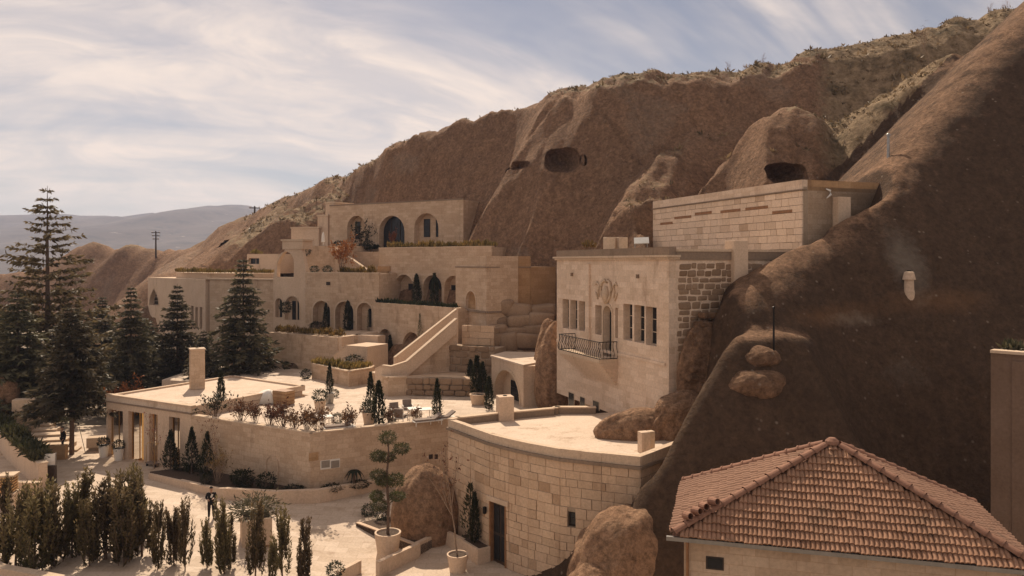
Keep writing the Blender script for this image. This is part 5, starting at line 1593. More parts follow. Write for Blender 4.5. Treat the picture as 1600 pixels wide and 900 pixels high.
def kit_spruce(seed, H=12.0, Rb=2.8, z0=1.0, levels=30, per=9, droop=0.25, power=0.9, mat='spruce', twigs=30, top_sparse=0.0, tw=0.42):
    r = np.random.default_rng(seed)
    tr = MB(); tr.tube([(0, 0, -0.3), (0.03, 0, H * 0.3), (0, 0.03, H * 0.7), (0, 0, H)], [H * 0.017, H * 0.013, H * 0.006, 0.015], 8)
    Q = []; T = []
    br = tr
    for i in range(levels):
        f = (i + r.uniform(-0.3, 0.3)) / levels
        z = z0 + (H - z0) * (f ** 0.92)
        rad = Rb * (1 - f) ** power * (1.0 + 0.0 * f) + 0.12
        k = per if f < 0.8 else max(4, per - 3)
        if top_sparse and f > 0.45: k = int(max(3, per * (1 - top_sparse)))
        a0 = r.uniform(0, 6.28)
        for j in range(k):
            a = a0 + 6.283 * j / k + r.uniform(-0.3, 0.3)
            L_ = rad * r.uniform(0.45, 1.22)
            dr = np.array([math.cos(a), math.sin(a), 0])
            t = np.linspace(0, 1, 5)
            zz = z + L_ * (0.25 * t - droop * 2.2 * t ** 2 + 0.22 * t ** 3)
            pts = np.stack([dr[0] * L_ * t, dr[1] * L_ * t, zz], 1)
            br.tube([tuple(p) for p in pts], [0.012 + 0.012 * L_, 0.02, 0.016, 0.011, 0.005], 3, caps=False)
            n = max(6, int(twigs * L_ / Rb) + 5)
            tt = r.uniform(0.12, 1.0, n)
            base = np.stack([np.interp(tt, t, pts[:, q]) for q in range(3)], 1)
            side = np.array([-dr[1], dr[0], 0]) * np.where(r.uniform(size=n) < 0.5, -1, 1)[:, None]
            D = dr * 0.75 + side * r.uniform(0.3, 1.0, (n, 1)) + np.array([0, 0, 1]) * r.uniform(-0.75, 0.25, (n, 1))
            ln = tw * r.uniform(0.6, 1.3, n) * (0.6 + 0.5 * L_ / Rb)
            Q.append(leaf_quads(base, D, ln, ln * r.uniform(0.22, 0.36, n), r))
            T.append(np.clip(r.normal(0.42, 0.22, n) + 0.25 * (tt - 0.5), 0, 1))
            Q.append(leaf_quads(base, D + r.normal(0, 0.45, (n, 3)), ln * 0.8, ln * 0.26, r))
            T.append(np.clip(r.normal(0.35, 0.2, n), 0, 1))
    tm = tr.mesh('trunk', M['bark'], True)
    return [('trunk', tm), ('crown', quads_mesh('crown', np.concatenate(Q), np.concatenate(T), M[mat]))]

def kit_column(seed, H=3.0, Rm=0.42, n=1500, mat='cypress', ln=0.2, wide=0.30, spread=0.35, point=0.7, z0=0.05, loose=0.12, trunk=True, gaps=0.0):
    r = np.random.default_rng(seed)
    f = r.uniform(0, 1, n) ** 0.85
    prof = np.where(f < 0.25, 0.72 + 0.28 * f / 0.25, ((1 - f) / 0.75) ** point)
    a = r.uniform(0, 6.283, n)
    lob = 1 + 0.16 * np.sin(a * 3 + seed + f * 9) + 0.14 * np.sin(a * 5 - f * 14)
    rr = Rm * prof * lob * np.sqrt(r.uniform(0.25, 1.0, n)) * (1 + r.normal(0, loose, n))
    P = np.stack([rr * np.cos(a), rr * np.sin(a), z0 + (H - z0) * f * 0.97], 1)
    D = np.stack([np.cos(a) * spread, np.sin(a) * spread, np.ones(n)], 1) + r.normal(0, 0.22, (n, 3))
    l = ln * r.uniform(0.6, 1.4, n)
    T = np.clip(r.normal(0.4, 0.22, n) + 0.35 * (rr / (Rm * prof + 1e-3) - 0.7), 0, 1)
    if gaps:
        g = np.sin(P[:, 2] * 7 + 3 * np.sin(a * 2 + seed)) + r.normal(0, 0.6, n)
        keep = g > -1.0 + gaps
        P, D, l, T = P[keep], D[keep], l[keep], T[keep]
    Q = leaf_quads(P, D, l, l * wide, r)
    out = []
    if trunk:
        tr = MB(); tr.tube([(0, 0, -0.15), (0, 0, H * 0.5), (0, 0, H * 0.93)], [0.05, 0.03, 0.008], 6); out.append(('trunk', tr.mesh('trunk', M['bark'])))
    out.append(('crown', quads_mesh('crown', Q, T, M[mat])))
    return out

def kit_thuja(seed, H=3.4, Rm=0.5, shoots=26, per=46, mat='thuja'):
    """columnar conifer of separate feathery upright shoots"""
    r = np.random.default_rng(seed)
    Q = []; T = []
    br = MB(); br.tube([(0, 0, -0.2), (0, 0, H * 0.45), (0, 0, H * 0.8)], [0.045, 0.03, 0.01], 6)
    for i in range(shoots):
        f = r.uniform(0, 0.80) ** 1.35 if i > 1 else 0.7
        a = r.uniform(0, 6.283); rad = Rm * (0.55 + 0.45 * r.uniform()) * (1 - f) ** 0.45
        b = np.array([math.cos(a) * rad * 0.62 * (1 - f), math.sin(a) * rad * 0.62 * (1 - f), H * f * 0.85 + 0.03]); L_ = min(H * 0.50, (H - b[2])) * r.uniform(0.7, 1.0)
        tip = np.array([math.cos(a) * rad, math.sin(a) * rad, b[2] + L_])
        mid = np.array([math.cos(a) * rad * 0.95, math.sin(a) * rad * 0.95, b[2] + L_ * 0.45])
        t = np.linspace(0, 1, 6)[:, None]
        pts = (1 - t) ** 2 * b + 2 * t * (1 - t) * mid + t ** 2 * tip
        br.tube([tuple(p) for p in pts], [0.014, 0.012, 0.01, 0.008, 0.006, 0.003], 3, caps=False)
        n = per; tt = r.uniform(0.0, 1.0, n)
        P = np.stack([np.interp(tt, t[:, 0], pts[:, q]) for q in range(3)], 1)
        ax = norm((tip - mid)[None])[0]
        D = ax * 1.0 + r.normal(0, 0.62, (n, 3)) + np.array([0, 0, 0.45])
        l = r.uniform(0.12, 0.27, n) * (1.25 - 0.5 * tt)
        Q.append(leaf_quads(P + r.normal(0, 0.025, (n, 3)), D, l, l * r.uniform(0.2, 0.36, n), r))
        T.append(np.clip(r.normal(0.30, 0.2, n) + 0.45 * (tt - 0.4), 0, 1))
    return [('trunk', br.mesh('trunk', M['bark'], uv=False)), ('crown', quads_mesh('crown', np.concatenate(Q), np.concatenate(T), M[mat]))]

def kit_ball(seed, rx=0.4, rz=0.36, n=700, mat='box', ln=0.09, wide=0.5, inner=0.5, rough=0.1):
    r = np.random.default_rng(seed)
    d = norm(r.normal(size=(n, 3)))
    rad = r.uniform(inner, 1.0, n) ** 0.6 * (1 + rough * np.sin(d[:, 0] * 7 + seed) * np.cos(d[:, 1] * 6) + r.normal(0, rough * 0.5, n))
    P = d * rad[:, None] * np.array([rx, rx, rz])
    P[:, 2] += rz
    D = d + r.normal(0, 0.5, (n, 3))
    l = ln * r.uniform(0.6, 1.4, n)
    return [('foliage', quads_mesh('foliage', leaf_quads(P, D, l, l * wide, r), np.clip(r.normal(0.45, 0.25, n), 0, 1), M[mat]))]

def kit_shrub(seed, H=1.3, Rs=0.7, stems=14, leaves=420, mat='brownleaf', ln=0.13, wide=0.5, bark='bark', up=0.6, fork=2, tip_only=0.25):
    r = np.random.default_rng(seed)
    tr = MB(); ends = []
    def grow(p, d, L_, rad, lv):
        q = [p]
        for k in range(3):
            d = norm((d + r.normal(0, 0.16, 3) + np.array([0, 0, 0.08]))[None])[0]
            q.append(q[-1] + d * L_ / 3)
        tr.tube([tuple(x) for x in q], [rad, rad * 0.85, rad * 0.7, rad * 0.5], 4, caps=False)
        ends.append((q, lv))
        if lv < fork:
            for _ in range(2 + (r.uniform() < 0.5)):
                nd = norm((d + r.normal(0, 0.42, 3) + np.array([0, 0, 0.2]))[None])[0]
                grow(q[r.integers(2, 4)], nd, L_ * r.uniform(0.5, 0.75), rad * 0.55, lv + 1)
    for i in range(stems):
        a = r.uniform(0, 6.283); o = r.uniform(0, 0.12)
        d = norm(np.array([[math.cos(a) * Rs / H * r.uniform(0.1, 1), math.sin(a) * Rs / H * r.uniform(0.1, 1), up + 0.4]]))[0]
        grow(np.array([math.cos(a) * o, math.sin(a) * o, -0.05]), d, H * r.uniform(0.4, 0.6), 0.018, 0)
    pts = []
    for q, lv in ends:
        if lv >= fork * tip_only:
            for k in range(1, 4): pts.append((q[k], q[k] - q[k - 1]))
    idx = r.integers(0, len(pts), leaves)
    P = np.array([pts[i][0] for i in idx]) + r.normal(0, 0.04, (leaves, 3)); D = norm(np.array([pts[i][1] for i in idx])) * 0.6 + r.normal(0, 0.6, (leaves, 3))
    l = ln * r.uniform(0.6, 1.4, leaves)
    out = [('stems', tr.mesh('stems', M[bark], uv=False))]
    if leaves > 1: out.append(('foliage', quads_mesh('foliage', leaf_quads(P, D, l, l * wide, r), np.clip(r.normal(0.45, 0.28, leaves), 0, 1), M[mat])))
    return out

def kit_bare(seed, H=4.5, leaves=60, mat='redleaf', spread=0.28, lv=4, r0=0.045, bark='barkpale'):
    r = np.random.default_rng(seed); tr = MB(); ends = []
    def grow(p, d, L_, rad, k):
        q = [p]
        for _ in range(3):
            d = norm((d + r.normal(0, 0.09, 3) + np.array([0, 0, 0.10]))[None])[0]; q.append(q[-1] + d * L_ / 3)
        tr.tube([tuple(x) for x in q], [rad, rad * 0.88, rad * 0.78, rad * 0.62], 4 if k else 7, caps=False); ends.append(q[-1])
        if k < lv:
            for _ in range(3 if k < 3 else 2):
                nd = norm((d + r.normal(0, spread, 3) + np.array([0, 0, 0.35]))[None])[0]
                grow(q[r.integers(1, 4)], nd, L_ * r.uniform(0.62, 0.82), rad * 0.55, k + 1)
    grow(np.array([0, 0, -0.1]), np.array([0, 0, 1.0]), H * 0.36, r0, 0)
    out = [('trunk', tr.mesh('trunk', M[bark], uv=False))]
    if leaves:
        e = np.array(ends); P = e[r.integers(0, len(e), leaves)] + r.normal(0, 0.05, (leaves, 3)); l = r.uniform(0.07, 0.15, leaves)
        out.append(('foliage', quads_mesh('foliage', leaf_quads(P, r.normal(size=(leaves, 3)), l, l * 0.55, r), r.uniform(0, 1, leaves), M[mat])))
    return out

def place(kit, name, label, cat, loc, sc=1.0, rz=0.0, group=None, sz=None):
    t = thing(name, label, cat, loc, group)
    t.scale = (sc, sc, sc if sz is None else sz); t.rotation_euler = (0, 0, rz)
    for pn, me in kit:
        o = bpy.data.objects.new(pn, me); COL.objects.link(o); o.parent = t
    return t

K = {}
K['spruce1'] = kit_spruce(1, 12, 3.4, 1.0, 30, 10, twigs=40, tw=0.55)
K['spruce2'] = kit_spruce(2, 12, 3.6, 0.6, 28, 10, droop=0.18, twigs=40, tw=0.6)
K['spruce3'] = kit_spruce(3, 11, 2.9, 3.2, 24, 10, droop=0.22, power=0.75, twigs=42, tw=0.55)
K['cedar'] = kit_spruce(4, 21.5, 6.8, 3.0, 27, 9, droop=0.14, power=0.85, mat='cedar', twigs=60, top_sparse=0.35, tw=0.72)
for i in range(6): K['thuja%d' % i] = kit_thuja(30 + i, 3.4, 0.50 + 0.05 * (i % 4), 30 + 7 * (i % 3), 60)
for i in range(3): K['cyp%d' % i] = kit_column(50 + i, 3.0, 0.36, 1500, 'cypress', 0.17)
K['cone'] = kit_column(60, 2.4, 0.55, 1500, 'cypress', 0.16, point=1.0, spread=0.6)
K['sprig'] = kit_column(61, 2.4, 0.42, 700, 'topiary', 0.16, point=0.8, spread=0.7, loose=0.3, gaps=0.5)
for i in range(2): K['ball%d' % i] = kit_ball(70 + i)
for i in range(4): K['brown%d' % i] = kit_shrub(80 + i, 1.35, 0.75, 13, 420)
K['orange'] = kit_shrub(90, 2.6, 1.3, 16, 1500, 'orangeleaf', 0.16)
K['laurel'] = kit_shrub(91, 1.6, 0.7, 12, 500, 'cypress', 0.14)
K['pineshrub'] = kit_ball(92, 0.95, 0.55, 1300, 'spruce', 0.22, 0.22, 0.2, 0.35)
K['bare1'] = kit_bare(101, 5.0, 90); K['bare2'] = kit_bare(102, 4.6, 130, 'brownleaf', 0.22)
K['pale'] = kit_shrub(95, 2.2, 1.1, 16, 600, 'drygrass', 0.10, bark='barkpale')

# conifers on the left
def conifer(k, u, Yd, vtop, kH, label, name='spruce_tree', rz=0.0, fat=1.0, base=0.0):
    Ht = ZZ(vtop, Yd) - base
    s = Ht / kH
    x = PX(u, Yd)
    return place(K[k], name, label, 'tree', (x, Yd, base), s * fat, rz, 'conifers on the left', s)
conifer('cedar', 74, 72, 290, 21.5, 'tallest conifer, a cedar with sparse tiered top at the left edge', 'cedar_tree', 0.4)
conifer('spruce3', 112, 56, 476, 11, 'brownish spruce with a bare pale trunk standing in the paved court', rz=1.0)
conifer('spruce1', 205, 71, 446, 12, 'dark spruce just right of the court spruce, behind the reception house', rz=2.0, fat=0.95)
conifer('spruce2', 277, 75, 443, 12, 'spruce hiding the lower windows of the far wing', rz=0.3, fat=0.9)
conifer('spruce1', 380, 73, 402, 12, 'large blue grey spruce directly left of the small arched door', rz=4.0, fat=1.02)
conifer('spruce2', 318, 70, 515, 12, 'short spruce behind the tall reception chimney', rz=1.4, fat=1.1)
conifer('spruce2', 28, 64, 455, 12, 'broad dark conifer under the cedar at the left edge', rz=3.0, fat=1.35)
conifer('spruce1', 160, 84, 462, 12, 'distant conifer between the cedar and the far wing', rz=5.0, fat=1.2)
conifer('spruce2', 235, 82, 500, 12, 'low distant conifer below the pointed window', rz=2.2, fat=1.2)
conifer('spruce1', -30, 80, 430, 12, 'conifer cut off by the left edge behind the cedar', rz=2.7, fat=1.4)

# foreground row of thujas
row = [(6, 742, 36.5), (28, 752, 35.2), (48, 770, 34.6), (66, 738, 37.0), (88, 760, 35.4), (108, 745, 36.4), (128, 738, 37.4), (142, 765, 35.4), (160, 752, 36.2), (184, 722, 38.2), (196, 760, 35.6), (214, 718, 38.6), (226, 748, 36.6),
       (246, 786, 35.0), (268, 792, 35.6), (294, 788, 34.8), (322, 806, 35.3), (348, 790, 34.9), (366, 800, 35.6), (396, 796, 35.0), (424, 838, 34.9), (446, 806, 35.4), (470, 803, 34.9)]
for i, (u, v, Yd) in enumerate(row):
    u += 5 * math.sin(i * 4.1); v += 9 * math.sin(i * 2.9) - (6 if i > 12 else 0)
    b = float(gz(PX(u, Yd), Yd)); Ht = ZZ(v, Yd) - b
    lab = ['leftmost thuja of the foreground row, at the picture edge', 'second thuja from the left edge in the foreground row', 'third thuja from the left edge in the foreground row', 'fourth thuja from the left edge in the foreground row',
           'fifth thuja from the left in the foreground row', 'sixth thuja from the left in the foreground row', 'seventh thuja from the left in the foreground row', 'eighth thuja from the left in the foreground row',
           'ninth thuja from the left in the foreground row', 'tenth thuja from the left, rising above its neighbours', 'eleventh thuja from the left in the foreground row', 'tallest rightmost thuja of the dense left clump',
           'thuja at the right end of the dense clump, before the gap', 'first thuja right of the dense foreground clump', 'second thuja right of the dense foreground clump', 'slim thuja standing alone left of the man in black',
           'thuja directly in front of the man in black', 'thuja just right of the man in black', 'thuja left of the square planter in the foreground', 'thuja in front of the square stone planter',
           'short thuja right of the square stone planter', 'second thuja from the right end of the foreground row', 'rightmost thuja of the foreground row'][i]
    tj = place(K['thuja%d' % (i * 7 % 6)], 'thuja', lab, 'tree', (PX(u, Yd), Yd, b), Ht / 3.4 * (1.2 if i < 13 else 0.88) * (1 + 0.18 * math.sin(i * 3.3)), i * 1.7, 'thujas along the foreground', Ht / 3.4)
    tj.rotation_euler = (0.05 * math.sin(i * 1.9), 0.06 * math.sin(i * 2.7), i * 1.7)
fwl = thing('foreground_wall', 'low stone planter wall in the bottom left corner', 'wall', (-20, 34, 0))
a, b = Vector((-27, 35.6)), Vector((-17.4, 32.2))
mb = MB(); mb.beam(a, b, 0.35, -0.4, 0.45); mb.build('wall', M['stone_plain'], fwl); coping(fwl, a, b, 0.453, 0.45, 0.09)

# plants along the terrace wall (brown shrubs), cypresses, potted balls
def on_terrace(u, v): return G(u, v, 3.62)
for i, u in enumerate((322, 362, 384, 408, 428, 448, 466, 484)):
    f = on_line(rF, tB, u); p = rF + abd * f + abn * 0.75
    if i == 0: K_ = K['laurel']
    else: K_ = K['brown%d' % (i % 4)]
    place(K_, 'brown_shrub', ['green leaved shrub at the left end of the terrace hedge', 'brown shrub beside the terrace cypress', 'third shrub from the left along the terrace wall', 'fourth shrub from the left along the terrace wall', 'fifth shrub from the left along the terrace wall',
          'third brown shrub from the terrace corner', 'second brown shrub from the terrace corner', 'brown shrub right at the terrace corner'][i], 'shrub', (p.x, p.y, 3.6), 1.15 + 0.15 * math.sin(i * 2.1), i * 1.3, 'shrubs along the terrace wall')
for u, sc_, lab in ((548, 1.1, 'brown shrub standing alone between the two terrace cypress groups'), (610, 0.8, 'low brown shrub right of the twin cypresses'), (652, 0.75, 'low brown shrub before the terrace armchairs')):
    f = on_line(tB, tC, u); p = tB + tcd * f + Vector((-0.2, 0.8))
    place(K['brown%d' % (u % 4)], 'brown_shrub', lab, 'shrub', (p.x, p.y, 3.6), sc_, u, 'shrubs along the terrace wall')
def pot(loc, r, h, mat='stone_plain', name='pot', label='', cat='pot', flare=1.0, dark=False, group=None, square=False):
    t = thing(name, label, cat, loc, group)
    mb = MB(); x, y, z = loc
    if square:
        mb.box((x, y, z + h / 2), (r * 2, r * 2, h), 0.4); mb.build('body', M[mat], t, bevel=0.03)
        mb = MB(); mb.box((x, y, z + h - 0.004 + 0.01), (r * 1.7, r * 1.7, 0.02), 0.4); mb.build('soil', M['soil'], t)
    else:
        mb.lathe((x, y, z), [(r * 0.72 / flare, 0), (r * 0.8, h * 0.3), (r, h * 0.96), (r, h), (r * 0.86, h), (r * 0.84, h - 0.08)], 20); mb.build('body', M[mat], t, smooth=False)
        mb = MB(); mb.lathe((x, y, z + h - 0.085), [(r * 0.83, 0), (r * 0.83, 0.02)], 20); mb.build('soil', M['soil'], t)
    return Vector((x, y, z + h - 0.06))
# terrace cypresses
for i, (u, vt, vb, lab) in enumerate(((345, 580, 640, 'stout cypress behind the terrace hedge near the reception chimney'), (515, 567, 630, 'slender cypress in a pot beside the round potted box ball'), (579, 582, 648, 'left of the twin cypresses at the terrace edge'),
        (592, 595, 665, 'right and looser of the twin cypresses at the terrace edge'), (683, 592, 656, 'single cypress at the right end of the terrace wall'))):
    g = on_terrace(u, vb); Ht = ZZ(vt, g.y) - g.z
    if u == 515:
        g = pot((g.x, g.y, g.z), 0.36, 0.75, 'metal', 'plant_pot', 'tall grey pot holding the slender terrace cypress', 'plant pot'); Ht = ZZ(vt, g.y) - g.z
    place(K['cyp%d' % (i % 3)], 'cypress', lab, 'cypress', g, Ht / 3.0 * (1.0 if i != 3 else 1.25), i, 'cypresses on the terrace', Ht / 3.0)
for i, (u, vt, vb, lab) in enumerate(((735, 562, 615, 'leftmost dark cypress against the old masonry wall'), (745, 556, 625, 'tallest cypress of the group left of the pavilion'), (754, 566, 628, 'third cypress of the group left of the pavilion'), (764, 588, 640, 'rightmost low cypress touching the pavilion arch'))):
    g = on_terrace(u, vb); Ht = ZZ(vt, g.y) - g.z
    place(K['cyp%d' % (i % 3)], 'cypress', lab, 'cypress', g, Ht / 3.0 * 1.2, i * 2, 'cypresses by the pavilion', Ht / 3.0)
g = on_terrace(747, 630)
pot((g.x, g.y - 0.4, g.z), 0.62, 0.75, 'stone_plain', 'plant_pot', 'wide stone pot at the foot of the pavilion cypresses', 'plant pot')
for i, (u, vb, sc_, lab, lab2) in enumerate(((500, 642, 1.25, 'clipped round bush in a stone pot on the terrace', 'round stone pot under the clipped bush'), (576, 662, 1.25, 'clipped round bush left of the twin cypresses', 'pale stone pot below the bush by the twin cypresses'))):
    g = on_terrace(u, vb); q = pot((g.x, g.y, g.z), 0.42, 0.75, 'stone_plain', 'plant_pot', lab2, 'plant pot')
    place(K['ball%d' % i], 'box_ball', lab, 'bush', q - Vector((0, 0, 0.1)), sc_, i, 'clipped balls')
for u, vb, sc_, lab in ((527, 662, 0.95, 'small round bush beside the loungers'), (613, 658, 0.95, 'small round bush left of the terrace armchairs'), (523, 620, 0.8, 'small round bush behind the slender potted cypress'), (478, 592, 1.2, 'round bush behind the reception roof near the arched door')):
    g = on_terrace(u, vb); place(K['ball1'], 'box_ball', lab, 'bush', g, sc_, u, 'clipped balls')
# court plants before the reception wall
for i, (u, Yf, Ht, lab) in enumerate(((285, 0.45, 2.6, 'leftmost dark conical cypress before the reception wall'), (318, 0.45, 3.0, 'middle conical cypress before the reception wall'), (342, 0.45, 2.9, 'right conical cypress before the reception wall'))):
    p = rA + abd * on_line(rA, tB, u) - abn * 0.9
    place(K['cone'], 'cypress', lab, 'cypress', (p.x, p.y, 0.3), 1.0, i, 'cypresses before the reception wall', Ht / 2.4)
for i, (u, k, o_, sc_, lab) in enumerate(((262, 'bare1', 1.0, 0.98, 'bare slender tree before the glazed bays of the reception house'), (375, 'bare2', 1.5, 0.95, 'bare tree in the planter left of the blind arch'))):
    p = rA + abd * on_line(rA, tB, u) - abn * o_
    place(K[k], 'bare_tree', lab, 'tree', (p.x, p.y, 0.3), sc_, i, 'bare trees')
p = rA + abd * on_line(rA, tB, 374) - abn * 1.7
place(K['pale'], 'pale_shrub', 'pale twiggy shrub at the left end of the court planter', 'shrub', (p.x, p.y, 0.4), 1.0, 1)
for u, o_, sc_, lab in ((397, 1.2, 1.25, 'left dark round bush under the blind arch'), (412, 1.5, 1.5, 'largest dark round bush in the court planter'), (438, 1.1, 1.4, 'right dark round bush near the terrace corner'), (368, 2.2, 0.9, 'small dark bush at the planter tip')):
    p = rA + abd * on_line(rA, tB, u) - abn * o_
    place(K['ball0'], 'box_ball', lab, 'bush', (p.x, p.y, 0.4), sc_, u, 'clipped balls')
for k, (u, lab) in enumerate(((300, 'low dark groundcover clump between the conical cypresses'), (470, 'low groundcover below the terrace corner'), (520, 'low groundcover below the white vents'), (560, 'low groundcover near the small palm'), (600, 'low groundcover left of the topiary tree'))):
    if u < 485: p = rA + abd * on_line(rA, tB, u) - abn * 0.6
    else: p = tB + tcd * on_line(tB, tC, u) + Vector((0.15, -0.55))
    place(K['ball0'], 'groundcover', lab, 'plant', (p.x, p.y, 0.38), 1.6, u, 'groundcover in the planter', 0.55)
pm = MB(); r_ = random.Random(3)
p = tB + tcd * on_line(tB, tC, 551) + Vector((0.2, -0.5))
pt_ = thing('small_palm', 'small drooping palm against the terrace wall right of the vents', 'palm', (p.x, p.y, 0.4))
pm.tube([(p.x, p.y, 0.4), (p.x, p.y, 1.4)], [0.09, 0.06], 7); pm.build('trunk', M['bark'], pt_)
for k in range(12):
    a = k * 0.52; fr_ = MB(); q = []
    for j in range(6):
        t = j / 5; q.append(Vector((p.x + math.cos(a) * 0.62 * t, p.y + math.sin(a) * 0.62 * t, 1.4 + 0.42 * t - 0.85 * t * t)))
    sd_ = Vector((-math.sin(a), math.cos(a), 0)) * 0.07
    vs = [x + sd_ * (0.3 + math.sin(math.pi * min(1, i / 5 + 0.1))) for i, x in enumerate(q)] + [x - sd_ * (0.3 + math.sin(math.pi * min(1, i / 5 + 0.1))) for i, x in enumerate(q)]
    fr_.add(vs, [(i, i + 1, i + 7, i + 6) for i in range(5)]); fr_.build('frond', M['cypress'], pt_)
# entrance pots
for i, (u, v, lab, lab2) in enumerate(((162, 714, 'left clipped ball at the reception entrance', 'left white tub at the reception entrance'), (185.5, 719, 'right clipped ball at the reception entrance', 'right white tub at the reception entrance'))):
    g = G(u, v, 0.0); q = pot((g.x, g.y, 0), 0.36, 0.85, 'white', 'plant_tub', lab2, 'plant pot')
    place(K['ball%d' % i], 'box_ball', lab, 'bush', q - Vector((0, 0, 0.12)), 1.05, i, 'clipped balls')

# hedges of dry grasses on the wall tops
def grass_strip(name, label, pts, z, wd=0.5, h=0.5, dens=110, mat='drygrass', cat='hedge', seed=0, lean=0.25):
    r = np.random.default_rng(seed)
    P = []
    for a, b in zip(pts[:-1], pts[1:]):
        a = np.array(a[:2]); b = np.array(b[:2]); Lg = np.linalg.norm(b - a); n = int(Lg * dens)
        t = r.uniform(0, 1, n); d = (b - a) / Lg; nn = np.array([-d[1], d[0]])
        q = a + (b - a) * t[:, None] + nn * r.uniform(-wd / 2, wd / 2, (n, 1))
        lump = 0.6 + 0.5 * np.abs(np.sin(t * Lg * 2.1 + seed)) + 0.2 * np.sin(t * Lg * 5.3)
        P.append(np.concatenate([q, np.full((n, 1), z), lump[:, None]], 1))
    P = np.concatenate(P); n = len(P)
    D = r.normal(0, lean, (n, 3)) + np.array([0, 0, 1]); base = P[:, :3].copy(); base[:, 2] += r.uniform(0, 0.35, n) * h * P[:, 3]
    l = h * r.uniform(0.35, 0.8, n) * P[:, 3]
    big = 0.5 + 0.5 * np.sin(P[:, 0] * 1.3 + seed)
    me = quads_mesh(name, leaf_quads(base, D, l, l * 0.30, r), np.clip(r.normal(0.35, 0.22, n) + 0.35 * (big - 0.5), 0, 1), M[mat])
    o = link(name, me); tag(o, label, cat, 'hedges on the wall tops')
    return o
v2 = lambda w, s, d: w.pt(s, 0, d).xy
grass_strip('grass_hedge', 'yellow grass hedge on the roof edge of the middle arcade house', [v2(bW, 0.6, 0.9), v2(bW, bW.len - 0.2, 0.9)], 15.5, 0.8, 0.75, 150, seed=1)
grass_strip('low_hedge', 'dark low hedge on the ledge below the middle arches', [v2(cW, 0.3, 0.5), v2(cW, cW.len - 0.6, 0.5)], 9.8, 0.7, 0.6, 150, 'cypress', seed=2)
grass_strip('grass_hedge', 'yellow grasses on the roof of the three arch house', [v2(mW, mW.len * 0.42, 0.9), v2(mW, mW.len * 0.9, 0.9)], 12.85, 0.8, 0.75, 150, seed=3)
grass_strip('grass_hedge', 'ochre grasses along the top of the far wing', [W(278, 95.5), W(324, 89.2), W(428, 86.2)], 12.75, 0.8, 0.6, 120, seed=4)
grass_strip('grass_hedge', 'yellow grasses on the left retaining wall', [v2(lw, 0.4, 0.9), v2(lw, lw.len - 0.3, 0.9)], 6.95, 0.9, 0.7, 160, seed=5)
grass_strip('grass_hedge', 'yellow shrubs along the low angled planter wall', [W(492, 69.6), W(546, 65.4), W(576, 67.2)], 4.8, 0.9, 0.75, 170, seed=6)
grass_strip('grass_hedge', 'ochre grasses on the small roof annex', [W(396, 93.6), W(408, 93.0)], 15.0, 0.8, 0.6, 120, seed=7)
grass_strip('dark_hedge', 'dark low hedge before the topmost house', [W(550, 92.5), W(592, 90.0)], 15.5, 0.7, 0.7, 160, 'box', seed=8)
grass_strip('green_hedge', 'green clipped hedge on the entrance wall at the left edge', [W(-10, 61.2), W(64, 48.2)], 1.55, 1.0, 0.75, 420, 'topiary', seed=9, lean=0.6)
grass_strip('roof_plants', 'low plants on the roof of the house at the right edge', [v2(ew, 0.2, 1.0), v2(ew, ew.len, 1.0)], ew.z1, 0.9, 0.5, 260, 'spruce', seed=10, lean=0.5)
grass_strip('grass_tuft', 'yellow tuft beside the hump behind the mansion parapet', [P3(912, 392, 54), P3(928, 392, 53.5)], ZZ(388, 54), 0.6, 0.7, 130, seed=12)
# plants on the upper terraces
def at_wall(k, name, w, u, d, z, Ht, kH, label, cat='cypress', fat=1.0, group=None):
    p = w.pt(w.s(u), 0, d)
    return place(K[k], name, label, cat, (p.x, p.y, z), Ht / kH * fat, u, group, Ht / kH)
at_wall('cyp0', 'cypress', bW, 656, -0.5, 9.7, 3.1, 3.0, 'left cypress flanking the middle arch', fat=1.3)
at_wall('cyp1', 'cypress', bW, 684, -0.5, 9.7, 3.2, 3.0, 'right cypress flanking the middle arch', fat=1.2)
at_wall('cyp2', 'cypress', mW, 513, -0.45, 6.7, 3.0, 3.0, 'cypress at the first arch of the three arch house')
at_wall('cyp0', 'cypress', mW, 547, -0.45, 6.7, 3.3, 3.0, 'cypress at the middle arch of the three arch house', fat=1.2)
at_wall('cyp1', 'cypress', cW, 616, -0.5, 3.7, 3.2, 3.0, 'cypress between the two low arches behind the ramp')
at_wall('sprig', 'climber', cW, 660, -0.3, 6.6, 2.6, 2.4, 'thin climbing plant on the wall behind the ramp', 'climber', 0.5)
at_wall('sprig', 'climber', mW, 578, -0.3, 6.7, 2.4, 2.4, 'climber on the pier right of the third arch', 'climber', 0.4)
at_wall('ball0', 'box_ball', gw, 456, -1.0, 8.6, 1.2, 0.72, 'round bush before the gabled house doorway', 'bush', 1.0, 'clipped balls')
at_wall('ball1', 'box_ball', mW, 503, -1.0, 6.7, 1.1, 0.72, 'round bush at the foot of the first tall arch', 'bush', 1.2, 'clipped balls')
at_wall('ball0', 'box_ball', uW, 543, -1.5, 15.5, 1.1, 0.72, 'left round bush before the topmost house', 'bush', 1.2, 'clipped balls')
at_wall('ball1', 'box_ball', uW, 591, -1.8, 15.5, 1.1, 0.72, 'right round bush before the topmost house', 'bush', 1.1, 'clipped balls')
at_wall('laurel', 'leafy_tree', uW, 577, -1.2, 15.5, 3.2, 1.6, 'small dark tree between two arches of the topmost house', 'tree', 0.7)
at_wall('orange', 'autumn_shrub', uW, 622, -1.0, 15.5, 2.1, 2.6, 'orange shrub in front of the dark middle arch', 'shrub', 0.5)
at_wall('ball0', 'box_ball', mW, 481, 1.2, 12.85, 0.8, 0.72, 'left round bush on the three arch house roof', 'bush', 1.1, 'clipped balls')
